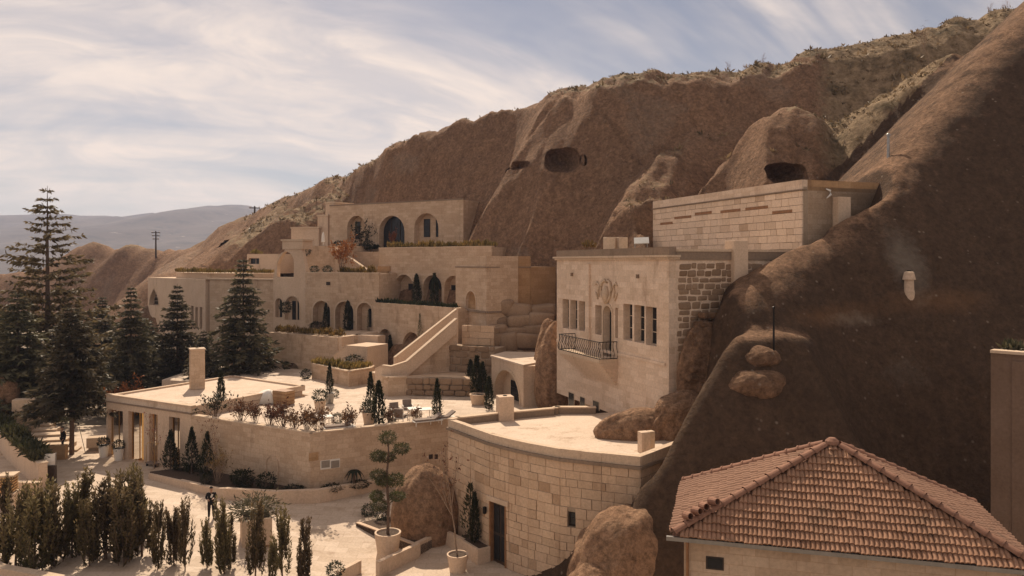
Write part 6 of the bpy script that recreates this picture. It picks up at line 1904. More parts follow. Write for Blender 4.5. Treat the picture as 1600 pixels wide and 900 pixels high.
at_wall('ball1', 'box_ball', mW, 500, 1.4, 12.85, 0.8, 0.72, 'right round bush on the three arch house roof', 'bush', 1.2, 'clipped balls')
at_wall('orange', 'autumn_shrub', mW, 509, 3.0, 12.85, 3.6, 2.6, 'large rust orange shrub above the three arch house', 'shrub', 0.85)
at_wall('ball0', 'box_ball', fr, 424, 4.5, 14.6, 0.9, 0.72, 'round bush on the roof annex', 'bush', 1.3, 'clipped balls')
at_wall('ball1', 'box_ball', fr, 436, 4.5, 14.8, 1.2, 0.72, 'round bush beside the gable chimney', 'bush', 1.1, 'clipped balls')
g = G(556, 590, 3.62); place(K['ball1'], 'box_ball', 'dark clipped bush in front of the square stair block', 'bush', (g.x, 68.4, 4.9), 1.9, 0, 'clipped balls', 1.2)
g = P3(186, 612, 66); place(K['orange'], 'autumn_shrub', 'orange autumn shrub behind the left corner of the reception roof', 'shrub', (g.x, g.y, 0), 1.35, 0.6)
# topiary cloud tree
tpx = G(606, 872, -0.75)
tq = pot((tpx.x, tpx.y, -0.8), 0.66, 1.35, 'stone_plain', 'tree_pot', 'large round stone pot of the cloud topiary tree', 'plant pot', flare=0.8)
tt = thing('topiary_tree', 'cloud pruned topiary pine with separate foliage pads in a round pot', 'topiary tree', tq)
def tp(u, v): return Vector((PX(u, tpx.y), tpx.y, ZZ(v, tpx.y)))
mb = MB(); mb.tube([tq - Vector((0, 0, 0.1)), tp(607, 790), tp(604, 745), tp(607, 715), tp(607, 692)], [0.08, 0.07, 0.06, 0.045, 0.03], 7); mb.build('trunk', M['bark'], tt)
pads = [((606, 684), 0.45, 0.32), ((626, 702), 0.42, 0.26), ((592, 710), 0.36, 0.24), ((604, 716), 0.42, 0.24), ((592, 742), 0.42, 0.26), ((618, 748), 0.5, 0.32), ((598, 754), 0.42, 0.22), ((590, 772), 0.34, 0.22), ((619, 776), 0.42, 0.22), ((593, 790), 0.42, 0.28)]
for i, ((u, v), rx, rz_) in enumerate(pads):
    c = tp(u, v) + Vector((0, 0.3 * math.sin(i * 2.4), 0))
    k = kit_ball(200 + i, rx, rz_, 950, 'topiary', 0.10, 0.34, 0.3, 0.12)[0][1]
    o = link('foliage_pad', k, tt); o.matrix_parent_inverse = Matrix.Identity(4); o.location = c - Vector(tq) - Vector((0, 0, rz_))
    mb = MB(); mb.tube([tp(606, v + 14), c], [0.03, 0.02], 5); mb.build('branch', M['bark'], tt)
# potted bare tree and its surroundings at the stone house
bp = G(715, 893, -0.8)
q = pot((bp.x, bp.y, -0.8), 0.52, 0.85, 'stone_plain', 'tree_pot', 'dark rimmed pot of the bare tree by the house door', 'plant pot')
place(K['bare2'], 'bare_tree', 'tall bare tree with a few russet leaves in a pot by the house door', 'tree', q, 1.02, 2.0, 'bare trees', 1.25)
cl = thing('door_planter', 'small stone planter at the foot of the dark climber by the door', 'planter', (-1.6, 38.6, -0.8))
w = Wall(FP[2], FP[3], -0.8, 0); mb = MB(); w.boxp(mb, -0.2, w.len + 0.1, -0.85, -0.05, -0.75, -0.02); mb.build('planter_wall', M['stone_plain'], cl)
mb = MB(); w.boxp(mb, -0.1, w.len, -0.045, -0.02, -0.62, -0.1); mb.build('soil', M['soil'], cl)
p = w.pt(w.len * 0.3, 0, -0.35); place(K['sprig'], 'climber', 'dark climbing bush on the stone house left of its door', 'climber', (p.x, p.y, -0.1), 1.15, 0.5, None, 1.2)
p = w.pt(w.len * 0.55, 0, -0.35); place(K['cyp2'], 'climber', 'narrow dark climber directly beside the house door', 'climber', (p.x, p.y, -0.1), 0.75, 0.5, None, 0.85)
# low angled planter walls in front
lp = thing('angled_planter', 'zigzag low planter walls around the boulder in the court', 'planter', (-6, 38, -0.8))
zl = [(556, 812), (652, 848), (690, 830), (722, 846)]
zp = [G(u, v, -0.1) for u, v in zl]
hs_ = [0.05, 0.05, 0.35, 0.35]
for i in range(3):
    a, b = zp[i].xy, zp[i + 1].xy; d = (b - a).normalized(); n_ = Vector((-d.y, d.x)) * 0.22
    mb = MB(); mb.prism([a + d * 0.002, b, b + n_, a + n_ + d * 0.002], -1.0, [0.0 - 0.25 + 0.12 * i] * 4); mb.build('planter_wall', M['stone_plain'], lp)
a = G(652, 848, -0.1).xy; b = G(590, 884, -0.3).xy
mb = MB(); mb.beam(a + Vector((0.05, -0.02)), b, 0.24, -1.0, -0.1); mb.build('planter_wall', M['stone_plain'], lp)
mb = MB(); mb.prism([zp[0].xy, zp[1].xy, zp[2].xy, Vector((-3.6, 41.5)), Vector((-7, 43.2))], -1.0, -0.30); mb.build('soil', M['soil'], lp)
for k, (u, v, kk, sc_, lab) in enumerate(((596, 812, 'ball0', 1.0, 'green bush under the topiary in the angled planter'), (632, 815, 'ball1', 1.2, 'green bush left of the boulder'), (655, 833, 'orange', 0.35, 'small russet shrub in the angled planter'), (700, 832, 'orange', 0.4, 'russet shrub between boulder and potted tree'), (668, 822, 'laurel', 0.7, 'leafy shrub against the boulder'), (575, 806, 'ball0', 0.9, 'low bush at the left tip of the angled planter'))):
    g = G(u, v, -0.3); place(K[kk], 'planter_shrub', lab, 'shrub', g, sc_, k)
mb = MB(); a = G(528, 906, -0.6).xy; b = G(562, 888, -0.6).xy
o = thing('corner_planter', 'stone planter corner at the bottom edge with a clipped bush', 'planter', (a.x, a.y, -0.8)); mb.beam(a, b, 0.22, -0.85, -0.2); mb.build('planter_wall', M['stone_plain'], o)
g = G(524, 902, -0.5); place(K['ball1'], 'box_ball', 'green clipped bush at the bottom edge of the court', 'bush', g, 1.0, 0, 'clipped balls')
# square planter with the spreading pine
sp_ = G(400, 848, -0.2)
q = pot((sp_.x, sp_.y, float(gz(sp_.x, sp_.y))), 0.72, 1.35, 'stone_plain', 'square_planter', 'large square stone planter in the middle of the court', 'planter', square=True)
place(K['pineshrub'], 'spreading_pine', 'spreading grey green pine in the square court planter', 'shrub', q - Vector((0, 0, 0.1)), 1.25, 0.3, None, 1.0)

# ================================================================ boulders and rock outcrops
def rock_mesh(seed, rad, rough=0.18, pits=(), sub=5, rows=0.0):
    bm = bmesh.new(); bmesh.ops.create_icosphere(bm, subdivisions=sub, radius=1.0)
    co = np.array([v.co[:] for v in bm.verts]); n = co.copy()
    f = np.zeros(len(co))
    for s_, a_ in ((1.3, 1.0), (2.9, 0.6), (6.5, 0.36), (14.0, 0.20)):
        f += a_ * (vnoise(co[:, 0] * s_ + seed, co[:, 1] * s_ + co[:, 2] * s_ * 0.7, seed) + vnoise(co[:, 2] * s_ + 3.1, co[:, 0] * s_ * 0.8 - co[:, 1] * s_ + seed, seed + 5))
    f = rough * f
    for (d, w_, dp) in pits:
        d = np.array(d) / np.linalg.norm(d); f -= dp * np.exp(-np.sum((n - d) ** 2, 1) / w_ ** 2)
    co = co * (1 + f[:, None]) * np.array(rad)
    for v, c in zip(bm.verts, co): v.co = c
    me = bpy.data.meshes.new('boulder'); bm.to_mesh(me); bm.free()
    me.polygons.foreach_set('use_smooth', np.ones(len(me.polygons), bool))
    return me
def boulder(label, c, rad, rz=0, seed=0, rough=0.18, pits=(), mat='boulder', name='boulder', tilt=0):
    me = rock_mesh(seed, rad, rough, pits); me.materials.append(M[mat])
    o = link(name, me); o.location = c; o.rotation_euler = (tilt, 0, rz); tag(o, label, 'rock')
    at = me.color_attributes.new('tone', 'FLOAT_COLOR', 'POINT'); at.data.foreach_set('color', np.tile([-0.3, 0.1, 0.1, 0.0], len(me.vertices)))
    return o
boulder('great rounded tuff boulder leaning on the curved stone house, foreground', (4.7, 32.1, 0.2), (2.55, 2.2, 3.7), 0.3, 1, 0.12)
boulder('smaller rough boulder at the bottom edge before the great one', (3.3, 30.9, -0.6), (1.8, 1.5, 2.3), 0.1, 7, 0.13)
boulder('brown boulder in the court planter left of the curved house', (-4.6, 41.2, 0.2), (1.9, 1.7, 2.9), 0.2, 3, 0.11)
boulder('flat tapering rock tongue lying on the curved house roof', (7.1, 39.4, 5.3), (2.9, 1.2, 1.2), 0.15, 5, 0.12, [((0.35, -0.9, 0.2), 0.16, 0.22), ((0.55, -0.8, -0.1), 0.14, 0.2), ((0.1, -0.9, 0.35), 0.10, 0.15), ((0.6, -0.7, 0.35), 0.13, 0.2), ((-0.15, -0.95, 0.2), 0.09, 0.12)], name='rock_tongue')
boulder('humped middle of the rock on the curved house roof', (8.9, 39.2, 5.9), (2.0, 1.15, 1.6), 0.3, 21, 0.15, [((-0.3, -0.9, 0.3), 0.15, 0.22), ((0.2, -0.95, 0.0), 0.14, 0.2), ((0.45, -0.85, 0.4), 0.12, 0.2)])
boulder('lumpy rock shoulder at the right end of the rock tongue', (10.2, 37.7, 5.4), (1.7, 1.1, 2.0), 0.4, 9, 0.14, mat='rock', pits=[((-0.3, -0.9, 0.1), 0.16, 0.2), ((0.1, -0.95, -0.2), 0.14, 0.2)])
g = ray_hill(1180, 560); boulder('sunlit rock knob on the dark slope, upper of two', g + Vector((0.2, 0.75, -0.1)), (1.1, 1.1, 0.65), 0.2, 11, 0.12, mat='rock') if g else None
g = ray_hill(1178, 604); boulder('sunlit rock knob on the dark slope, lower of two', g + Vector((0.2, 0.75, -0.1)), (1.5, 1.2, 0.85), 0.1, 12, 0.12, mat='rock') if g else None
boulder('steep rock shoulder against the right corner of the mansion', (10.05, 40.0, 7.6), (1.5, 0.95, 3.3), 0.35, 23, 0.11, mat='rock')
boulder('tapering rock buttress at the left corner of the mansion', P3(868, 590, 54.6), (1.5, 1.2, 3.6), 0.1, 13, 0.12)
boulder('rounded rock spur between pavilion and mansion', P3(856, 560, 57.8), (1.0, 1.2, 2.9), 0.2, 14, 0.12)
ru = thing('ruined_wall', 'crumbling stepped masonry below the right side of the square tower', 'ruin', (0, 66, 5))
rr_ = random.Random(12)
for j in range(5):
    v = 484 + j * 17; Yr_ = 68.0 - j * 0.85; ue = 862 - j * 15; u = 762 + rr_.uniform(-3, 3)
    while u < ue:
        wpx = rr_.uniform(22, 44); h_ = rr_.uniform(1.15, 1.7)
        c = P3(u + wpx / 2, v + rr_.uniform(-5, 5), Yr_ + rr_.uniform(-0.3, 0.4))
        o = block(ru, 'ruin_block', c, (wpx / FPX * Yr_ * 1.22, 1.9 + rr_.uniform(0, 0.7), h_), 0, 'rubble')
        o.rotation_euler = (rr_.uniform(-0.05, 0.05), rr_.uniform(-0.07, 0.07), rr_.uniform(-0.15, 0.15))
        u += wpx * 0.9
boulder('rough rock mass under the crumbling masonry', P3(800, 560, 65.2), (2.7, 1.4, 1.5), 0.1, 16, 0.3, mat='rock')
mb = MB(); mb.prism([W(764, 68.5), W(868, 69.4), W(868, 71.5), W(764, 71.5)], 4.5, 10.2); mb.build('wall_core', M['mortar'], ru)
boulder('pale rock dome behind the hedge at the left edge', P3(8, 618, 62), (1.1, 1.0, 1.5), 0, 17, 0.12, mat='boulder')
# carved rock stair beside the mansion
rs = thing('rock_stairs', 'worn steps carved in rock climbing beside the mansion corner', 'stairs', (9, 39.5, 6))
for k in range(8):
    v = 590 - k * 14; u = 1072 + k * 3.0 + 4 * math.sin(k)
    c = P3(u + 6, v, 39.0 + 0.10 * k) + Vector((0.25, 0.35, -0.05))
    mb = MB(); mb.box((0, 0, 0), (0.95 + 0.2 * math.sin(k * 1.7), 0.9, 0.30), 0.25 + 0.1 * math.sin(k * 2.3))
    o = mb.build('step', M['rock'], None, bevel=0.10); plain_tone(o.data, (-0.3, 0.1, 0.1, 0.3)); o.parent = rs; o.matrix_parent_inverse = Matrix.Translation(-Vector(rs.location)); o.location = c

# ================================================================ scrub on the hill (uncountable)
r = np.random.default_rng(5)
P_ = []; S_ = []
tries = 0
gx_, gy_ = np.meshgrid(HX, HY)
UU = 800 + gx_ / gy_ * FPX; VV = HOR + (HC - HZ) / gy_ * FPX
vegfull = veg
cand = np.argwhere((vegfull > 0.32) & (UU > 380) & (UU < 1640) & (VV > -40) & (gy_ > 56))
wts = np.clip(vegfull[cand[:, 0], cand[:, 1]], 0.05, 1.0) * np.gradient(HX)[cand[:, 1]] * np.gradient(HY)[cand[:, 0]]
wts = wts / wts.sum()
sel = cand[r.choice(len(cand), 11000, p=wts)]
xx = gx_[sel[:, 0], sel[:, 1]] + r.uniform(-0.4, 0.4, len(sel)); yy = gy_[sel[:, 0], sel[:, 1]] + r.uniform(-0.4, 0.4, len(sel))
Qs = []; Ts = []
for x, y in zip(xx, yy):
    z = hz(x, y)
    s_ = r.gamma(1.6, 0.10) + 0.10; n = 9
    base = np.stack([x + r.normal(0, 0.32 * s_, n), y + r.normal(0, 0.32 * s_, n), np.full(n, z - 0.05) + r.uniform(0, 0.25, n) * s_], 1)
    D = r.normal(0, 0.75, (n, 3)) + np.array([0, 0, 0.75])
    l = s_ * r.uniform(0.5, 1.1, n)
    Qs.append(leaf_quads(base, D, l, l * 0.40, r)); Ts.append(np.clip(r.normal(r.choice([0.15, 0.45, 0.8]), 0.15, n), 0, 1))
o = link('hill_scrub', quads_mesh('hill_scrub', np.concatenate(Qs), np.concatenate(Ts), M['scrub'])); tag(o, 'dry scrub and grass covering the top of the hill', 'scrub', kind='stuff')
# leafless bushes on the skyline
for i, (u, sc_, lab) in enumerate(((1136, 0.9, 'leftmost leafless bush on the middle of the skyline'), (1160, 0.7, 'second leafless bush on the middle of the skyline'), (1190, 0.9, 'third leafless bush on the middle of the skyline'), (1550, 0.9, 'left leafless bush at the top right skyline'), (1578, 1.0, 'right leafless bush at the top right skyline'), (716, 0.5, 'small leafless bush on the skyline above the topmost house'))):
    Yc = np.interp(u, [c[0] for c in crest], [c[2] for c in crest]); x = PX(u, Yc)
    place(K['bare1'], 'leafless_bush', lab, 'bush', (x, Yc, hz(x, Yc) - 0.5), sc_ * 0.62, i, 'leafless bushes on the skyline', sc_ * 0.45)
g = ray_hill(1452, 108)
if g: place(K['bare2'], 'leafless_tree', 'leafless small tree on the grassy slope upper right', 'tree', g, 0.8, 0.4)
# ================================================================ poles, chimneys, furniture
def post(name, label, base, h, r_, mat, cat='pole', cap=True, plate=True):
    t = thing(name, label, cat, base)
    b = Vector(base)
    mb = MB(); mb.tube([b - Vector((0, 0, 0.4)), b + Vector((0, 0, h * 0.5)), b + Vector((0, 0, h))], [r_ * 1.15, r_, r_ * 0.85], 8); mb.build('shaft', M[mat], t)
    if cap:
        mb = MB(); mb.lathe((b.x, b.y, b.z + h), [(r_ * 1.3, 0), (r_ * 1.3, r_ * 1.5), (r_ * 0.4, r_ * 2.2)], 8); mb.build('cap', M[mat], t)
    return t
g = ray_hill(1209, 560)
post('metal_pole', 'thin black pole standing on the dark rock slope', g, ZZ(482, g.y) - g.z, 0.045, 'iron')
g = ray_hill(1388, 246)
if g: post('lamp_post', 'grey slanting post on the rim above the long house', g, ZZ(213, g.y) - g.z, 0.09, 'metal')
g = ray_hill(1426, 480); g = Vector((g.x, g.y + 0.36, hz(g.x, g.y + 0.36) - 0.15)); hc_ = max(1.1, ZZ(428, g.y) - g.z)
cb = thing('round_chimney', 'round pale chimney with a flared hood on the dark rock slope', 'chimney', g)
mb = MB(); mb.lathe((g.x, g.y, g.z), [(0.27, -1.5), (0.27, 0.05), (0.24, 0.2), (0.23, hc_ * 0.62)], 14); mb.build('shaft', M['stone_plain'], cb)
mb = MB(); mb.lathe((g.x, g.y, g.z + hc_ * 0.62), [(0.31, 0), (0.32, 0.03), (0.23, hc_ * 0.36), (0.15, hc_ * 0.4)], 14); mb.build('hood', M['stone_plain'], cb)
mb = MB(); mb.lathe((g.x, g.y, g.z + hc_ * 1.025), [(0.11, 0), (0.11, 0.05)], 12); mb.build('flue', M['iron'], cb)
def power_pole(u, v0, v1, Yd, label, arms=3):
    x = PX(u, Yd); zb = ZZ(v1, Yd); zt = ZZ(v0, Yd)
    t = thing('power_pole', label, 'power pole', (x, Yd, zb))
    mb = MB(); mb.tube([(x, Yd, zb - 2), (x, Yd, zt)], [0.22, 0.14], 8); mb.build('shaft', M['wood'], t)
    for k in range(arms):
        mb = MB(); mb.box((x, Yd, zt - 0.35 - 0.75 * k), (2.0 - 0.3 * k, 0.16, 0.16)); ao = mb.build('crossarm', M['wood'], t)
        for sx in (-0.85, 0.85):
            mb = MB(); mb.lathe((x + sx * (1 - 0.15 * k), Yd, zt - 0.27 - 0.75 * k), [(0.06, 0), (0.11, 0.1), (0.05, 0.25)], 8); mb.build('insulator', M['white'], ao)
power_pole(243.5, 361, 389, 178, 'timber power pole on the brown hill at left')
power_pole(398, 322, 338, 145, 'short dark pole on the skyline left of the rock slope', 1)

# luggage trolley by the planter
lt = thing('luggage_trolley', 'brass luggage trolley with an arched rail beside the reception bays', 'trolley', G(240, 728, 0.0))
g = G(240, 728, 0.0)
mb = MB(); mb.box((g.x, g.y, 0.22), (1.05, 0.6, 0.06), -0.5); mb.build('platform', M['cushion'], lt)
for sx in (-0.45, 0.45):
    pts = []
    for k in range(9):
        t = k / 8; a = math.pi * t
        pts.append(Vector((g.x + sx * 0.88, g.y + sx * -0.48, 0)) + Vector((0.24 * math.cos(a) * 0.48, 0.24 * math.cos(a) * 0.88, 1.25 + 0.35 * math.sin(a))))
    pts = [Vector((pts[0].x, pts[0].y, 0.25))] + pts + [Vector((pts[-1].x, pts[-1].y, 0.25))]
    mb = MB(); mb.tube(pts, 0.022, 6); mb.build('rail', M['brass'], lt)
for sx in (-0.4, 0.4):
    for sy in (-0.2, 0.2):
        mb = MB(); mb.lathe((g.x + sx * 0.88 + sy * 0.48, g.y - sx * 0.48 + sy * 0.88, 0.0), [(0.05, 0), (0.09, 0.05), (0.09, 0.13), (0.04, 0.18)], 8); mb.build('wheel', M['cloth_black'], lt)
mb = MB(); mb.tube([(g.x - 0.4, g.y + 0.2, 1.58), (g.x + 0.4, g.y - 0.22, 1.58)], 0.02, 6); mb.build('crossbar', M['brass'], lt)

# terrace armchairs, tables, loungers
def armchair(label, loc, rz):
    t = thing('armchair', label, 'armchair', loc, 'terrace armchairs'); t.rotation_euler = (0, 0, rz)
    def p(nm, c, s, m, bev=0.03, rx=0):
        mb = MB(); mb.box((0, 0, 0), s); o = mb.build(nm, M[m], None, bevel=bev); o.parent = t; o.location = c; o.rotation_euler = (rx, 0, 0); return o
    p('seat_cushion', (0, 0, 0.42), (0.62, 0.62, 0.16), 'cushion', 0.05)
    p('back_cushion', (0, 0.30, 0.70), (0.62, 0.16, 0.52), 'cushion', 0.05, -0.2)
    p('seat_frame', (0, 0, 0.31), (0.70, 0.70, 0.05), 'white', 0.01)
    for sx in (-0.34, 0.34):
        p('armrest', (sx, 0, 0.60), (0.05, 0.66, 0.04), 'white', 0.01)
        for sy in (-0.31, 0.31): p('leg', (sx, sy, 0.30), (0.04, 0.04, 0.60), 'white', 0.005)
def table(label, loc, rz, w_=0.9, h=0.72):
    t = thing('terrace_table', label, 'table', loc, 'terrace tables'); t.rotation_euler = (0, 0, rz)
    mb = MB(); mb.box((0, 0, h), (w_, w_, 0.04)); o = mb.build('table_top', M['white'], None, bevel=0.01); o.parent = t
    for sx in (-1, 1):
        for sy in (-1, 1):
            mb = MB(); mb.box((sx * (w_ / 2 - 0.06), sy * (w_ / 2 - 0.06), h / 2 - 0.012), (0.045, 0.045, h - 0.02)); o = mb.build('leg', M['white'], None); o.parent = t
def sofa_lounger(label, loc, rz):
    t = thing('sun_lounger', label, 'lounger', loc, 'terrace loungers'); t.rotation_euler = (0, 0, rz)
    mb = MB(); mb.box((0, 0, 0.28), (1.9, 0.65, 0.06)); o = mb.build('frame', M['white'], None, bevel=0.01); o.parent = t
    mb = MB(); mb.box((-0.25, 0, 0.37), (1.3, 0.6, 0.11)); o = mb.build('mattress', M['cushion'], None, bevel=0.04); o.parent = t
    mb = MB(); mb.box((0, 0, 0), (0.62, 0.6, 0.10)); o = mb.build('backrest', M['cushion'], None, bevel=0.04); o.parent = t; o.location = (0.62, 0, 0.52); o.rotation_euler = (0, -0.6, 0)
    for sx in (-0.85, 0.85):
        for sy in (-0.27, 0.27):
            mb = MB(); mb.box((sx, sy, 0.125), (0.05, 0.05, 0.25)); o = mb.build('leg', M['white'], None); o.parent = t
for u, v, rz, lab in ((618, 652, 0.5, 'left cushioned armchair on the terrace'), (637, 647, 0.3, 'right cushioned armchair on the terrace'), (626, 660, 2.8, 'armchair in front with its back to the court')):
    armchair(lab, on_terrace(u, v), rz)
table('white terrace table between the armchairs', on_terrace(648, 655), 0.3); table('white terrace table right of the armchairs', on_terrace(664, 656), 0.3)
table('white table behind the low round bush near the corner', on_terrace(507, 668), 0.5)
sofa_lounger('lounger beside the low round bush near the terrace corner', on_terrace(530, 674), 0.45)
sofa_lounger('lounger right of the single cypress at the terrace edge', on_terrace(690, 660), 0.45)
sofa_lounger('lounger left of the single cypress at the terrace edge', on_terrace(668, 664), 0.45)

# bright seating on the upper terrace
for u, lab, m in ((505, 'white cloth parasol folded on the terrace above the three arch house', 'white'),):
    g = P3(u, 402, 88); t = thing('folded_parasol', lab, 'parasol', (g.x, g.y, 15.9))
    mb = MB(); mb.lathe((g.x, g.y, 15.9), [(0.04, 0), (0.04, 0.4), (0.22, 0.45), (0.17, 1.2), (0.04, 1.6)], 10); mb.build('canopy', M[m], t)
    mb = MB(); mb.lathe((g.x, g.y, 15.85), [(0.3, 0), (0.3, 0.08)], 10); mb.build('base', M['metal'], t)

# ================================================================ left edge: entrance wall, steps, sign
ent = thing('entrance_wall', 'stone wall carrying a clipped hedge at the left edge', 'wall', (-33, 52, 0))
a, b = W(-40, 66), W(67, 47.6)
mb = MB(); mb.beam(a, b, 0.5, -0.2, 1.5); mb.build('wall', M['stone_plain'], ent); coping(ent, a, b, 1.503, 0.6, 0.09)
n_ = Vector((-0.3, 0.95)); mb = MB(); mb.prism([a + n_ * 0.3, b + n_ * 0.3, b + n_ * 1.6, a + n_ * 1.6], -0.2, 1.45); mb.build('soil_bed', M['soil'], ent)
st = thing('court_steps', 'broad stone steps climbing left behind the hedge', 'stairs', (-35, 58, 0))
for k in range(6):
    mb = MB(); c = W(108 - 8 * k, 56 + 1.0 * k); mb.box((c.x - 3.4, c.y + 0.5, 0.16 * (k + 1) / 1.0 - 0.2), (7.0, 1.15, 0.36), 0.25); mb.build('step', M['stone_trim'], st)
mb = MB(); c = W(66, 54.5); mb.box((c.x, c.y, 0.45), (3.2, 0.5, 1.1), 0.15); mb.build('cheek_wall', M['tufa'], st)
sg = thing('sign_stand', 'dark framed stand with a pale panel at the hedge end', 'sign', (W(78, 48.5).x, 48.5, 0))
c = W(78, 48.5)
mb = MB(); mb.box((c.x, c.y, 0.6), (0.7, 0.35, 1.15), 0.2); mb.build('stand', M['wood'], sg, bevel=0.02)
mb = MB(); mb.box((c.x, c.y, 1.55), (0.62, 0.08, 0.72), 0.2); mb.build('panel', M['white'], sg)
for sx in (-0.34, 0.34):
    mb = MB(); mb.box((c.x + sx * 0.98, c.y + sx * 0.2, 1.55), (0.05, 0.1, 0.8), 0.2); mb.build('frame_bar', M['metal'], sg)
lo = thing('pierced_lantern_box', 'pierced brass lantern box on a plinth at the left edge', 'lantern', (W(13, 44).x, 44, 0))
c = W(13, 44)
mb = MB(); mb.box((c.x, c.y, 0.35), (0.95, 0.95, 1.0), 0.2); mb.build('plinth', M['stone_plain'], lo)
mb = MB(); mb.box((c.x, c.y, 1.35), (0.7, 0.7, 0.9), 0.2); mb.build('core', M['wood_warm'], lo)
for k in range(6):
    mb = MB(); mb.box((c.x, c.y, 0.98 + k * 0.15), (0.78, 0.78, 0.05), 0.2); mb.build('lattice_bar', M['brass'], lo)
mb = MB(); mb.box((c.x, c.y, 1.85), (0.9, 0.9, 0.1), 0.2); mb.build('top', M['stone_trim'], lo)
gw_ = thing('garden_wall', 'plain low wall behind the lantern box at the left edge', 'wall', (-28, 46, 0))
mb = MB(); mb.beam(W(-20, 46.5), W(62, 46.0), 0.35, -0.1, 0.75); mb.build('wall', M['stone_plain'], gw_); coping(gw_, W(-20, 46.5), W(62, 46.0), 0.753, 0.42, 0.08)
# stone block and bench near the pale dome, benches between the trees
for u, v, Yd, sx, sz_, lab in ((38, 632, 60.5, 1.5, 0.9, 'square stone block right of the pale rock dome'), (152, 690, 57.5, 1.3, 0.75, 'stone block left of the reception entrance'), (52, 650, 63, 2.4, 0.5, 'low stone slab behind the steps')):
    c = W(u, Yd); mb = MB(); z = ZZ(v, Yd); t = thing('stone_block', lab, 'stone block', (c.x, c.y, 0), 'loose stone blocks')
    mb.box((c.x, c.y, max(z, 0.4)), (sx, 0.9, sz_), 0.3); mb.build('body', M['stone_trim'], t, bevel=0.04)
    mb = MB(); mb.box((c.x, c.y, max(z, 0.4) / 2 - 0.1), (sx * 0.8, 0.7, max(z, 0.4)), 0.3); mb.build('foot', M['mortar'], t)
# garden kiosk seen between the conifers
kk = thing('kiosk', 'dark kiosk with a brown post and blue awning behind the left conifers', 'kiosk', (W(35, 78).x, 78, 0))
c = W(28, 78)
mb = MB(); mb.box((c.x, c.y, 2.0), (5.2, 2.5, 4.0), 0.1); mb.build('booth', M['teal'], kk)
mb = MB(); mb.box((c.x + 1.9, c.y - 1.5, 2.0), (0.7, 0.4, 4.2), 0.1); mb.build('post', M['wood_warm'], kk)
mb = MB(); mb.prism([(c.x - 1.4, c.y - 2.3), (c.x + 0.9, c.y - 2.3), (c.x + 0.9, c.y - 1.26), (c.x - 1.4, c.y - 1.26)], [3.0, 3.0, 3.45, 3.45], [3.06, 3.06, 3.51, 3.51]); mb.build('awning', M['blue'], kk)
mb = MB(); mb.box((c.x, c.y, 4.08), (5.8, 3.1, 0.15), 0.1); mb.build('roof', M['ridge'], kk)
# balls and pots on the terraces near the low arches
for i, u in enumerate((596, 607, 618)):
    g = cW.pt(cW.s(u), 3.62, -1.2)
    pot((g.x, g.y, 3.62), 0.42, 1.0, 'stone_plain', 'plant_pot', ['left', 'middle', 'right'][i] + ' of three stone pots before the low arches', 'plant pot', group='stone pots by the low arches')

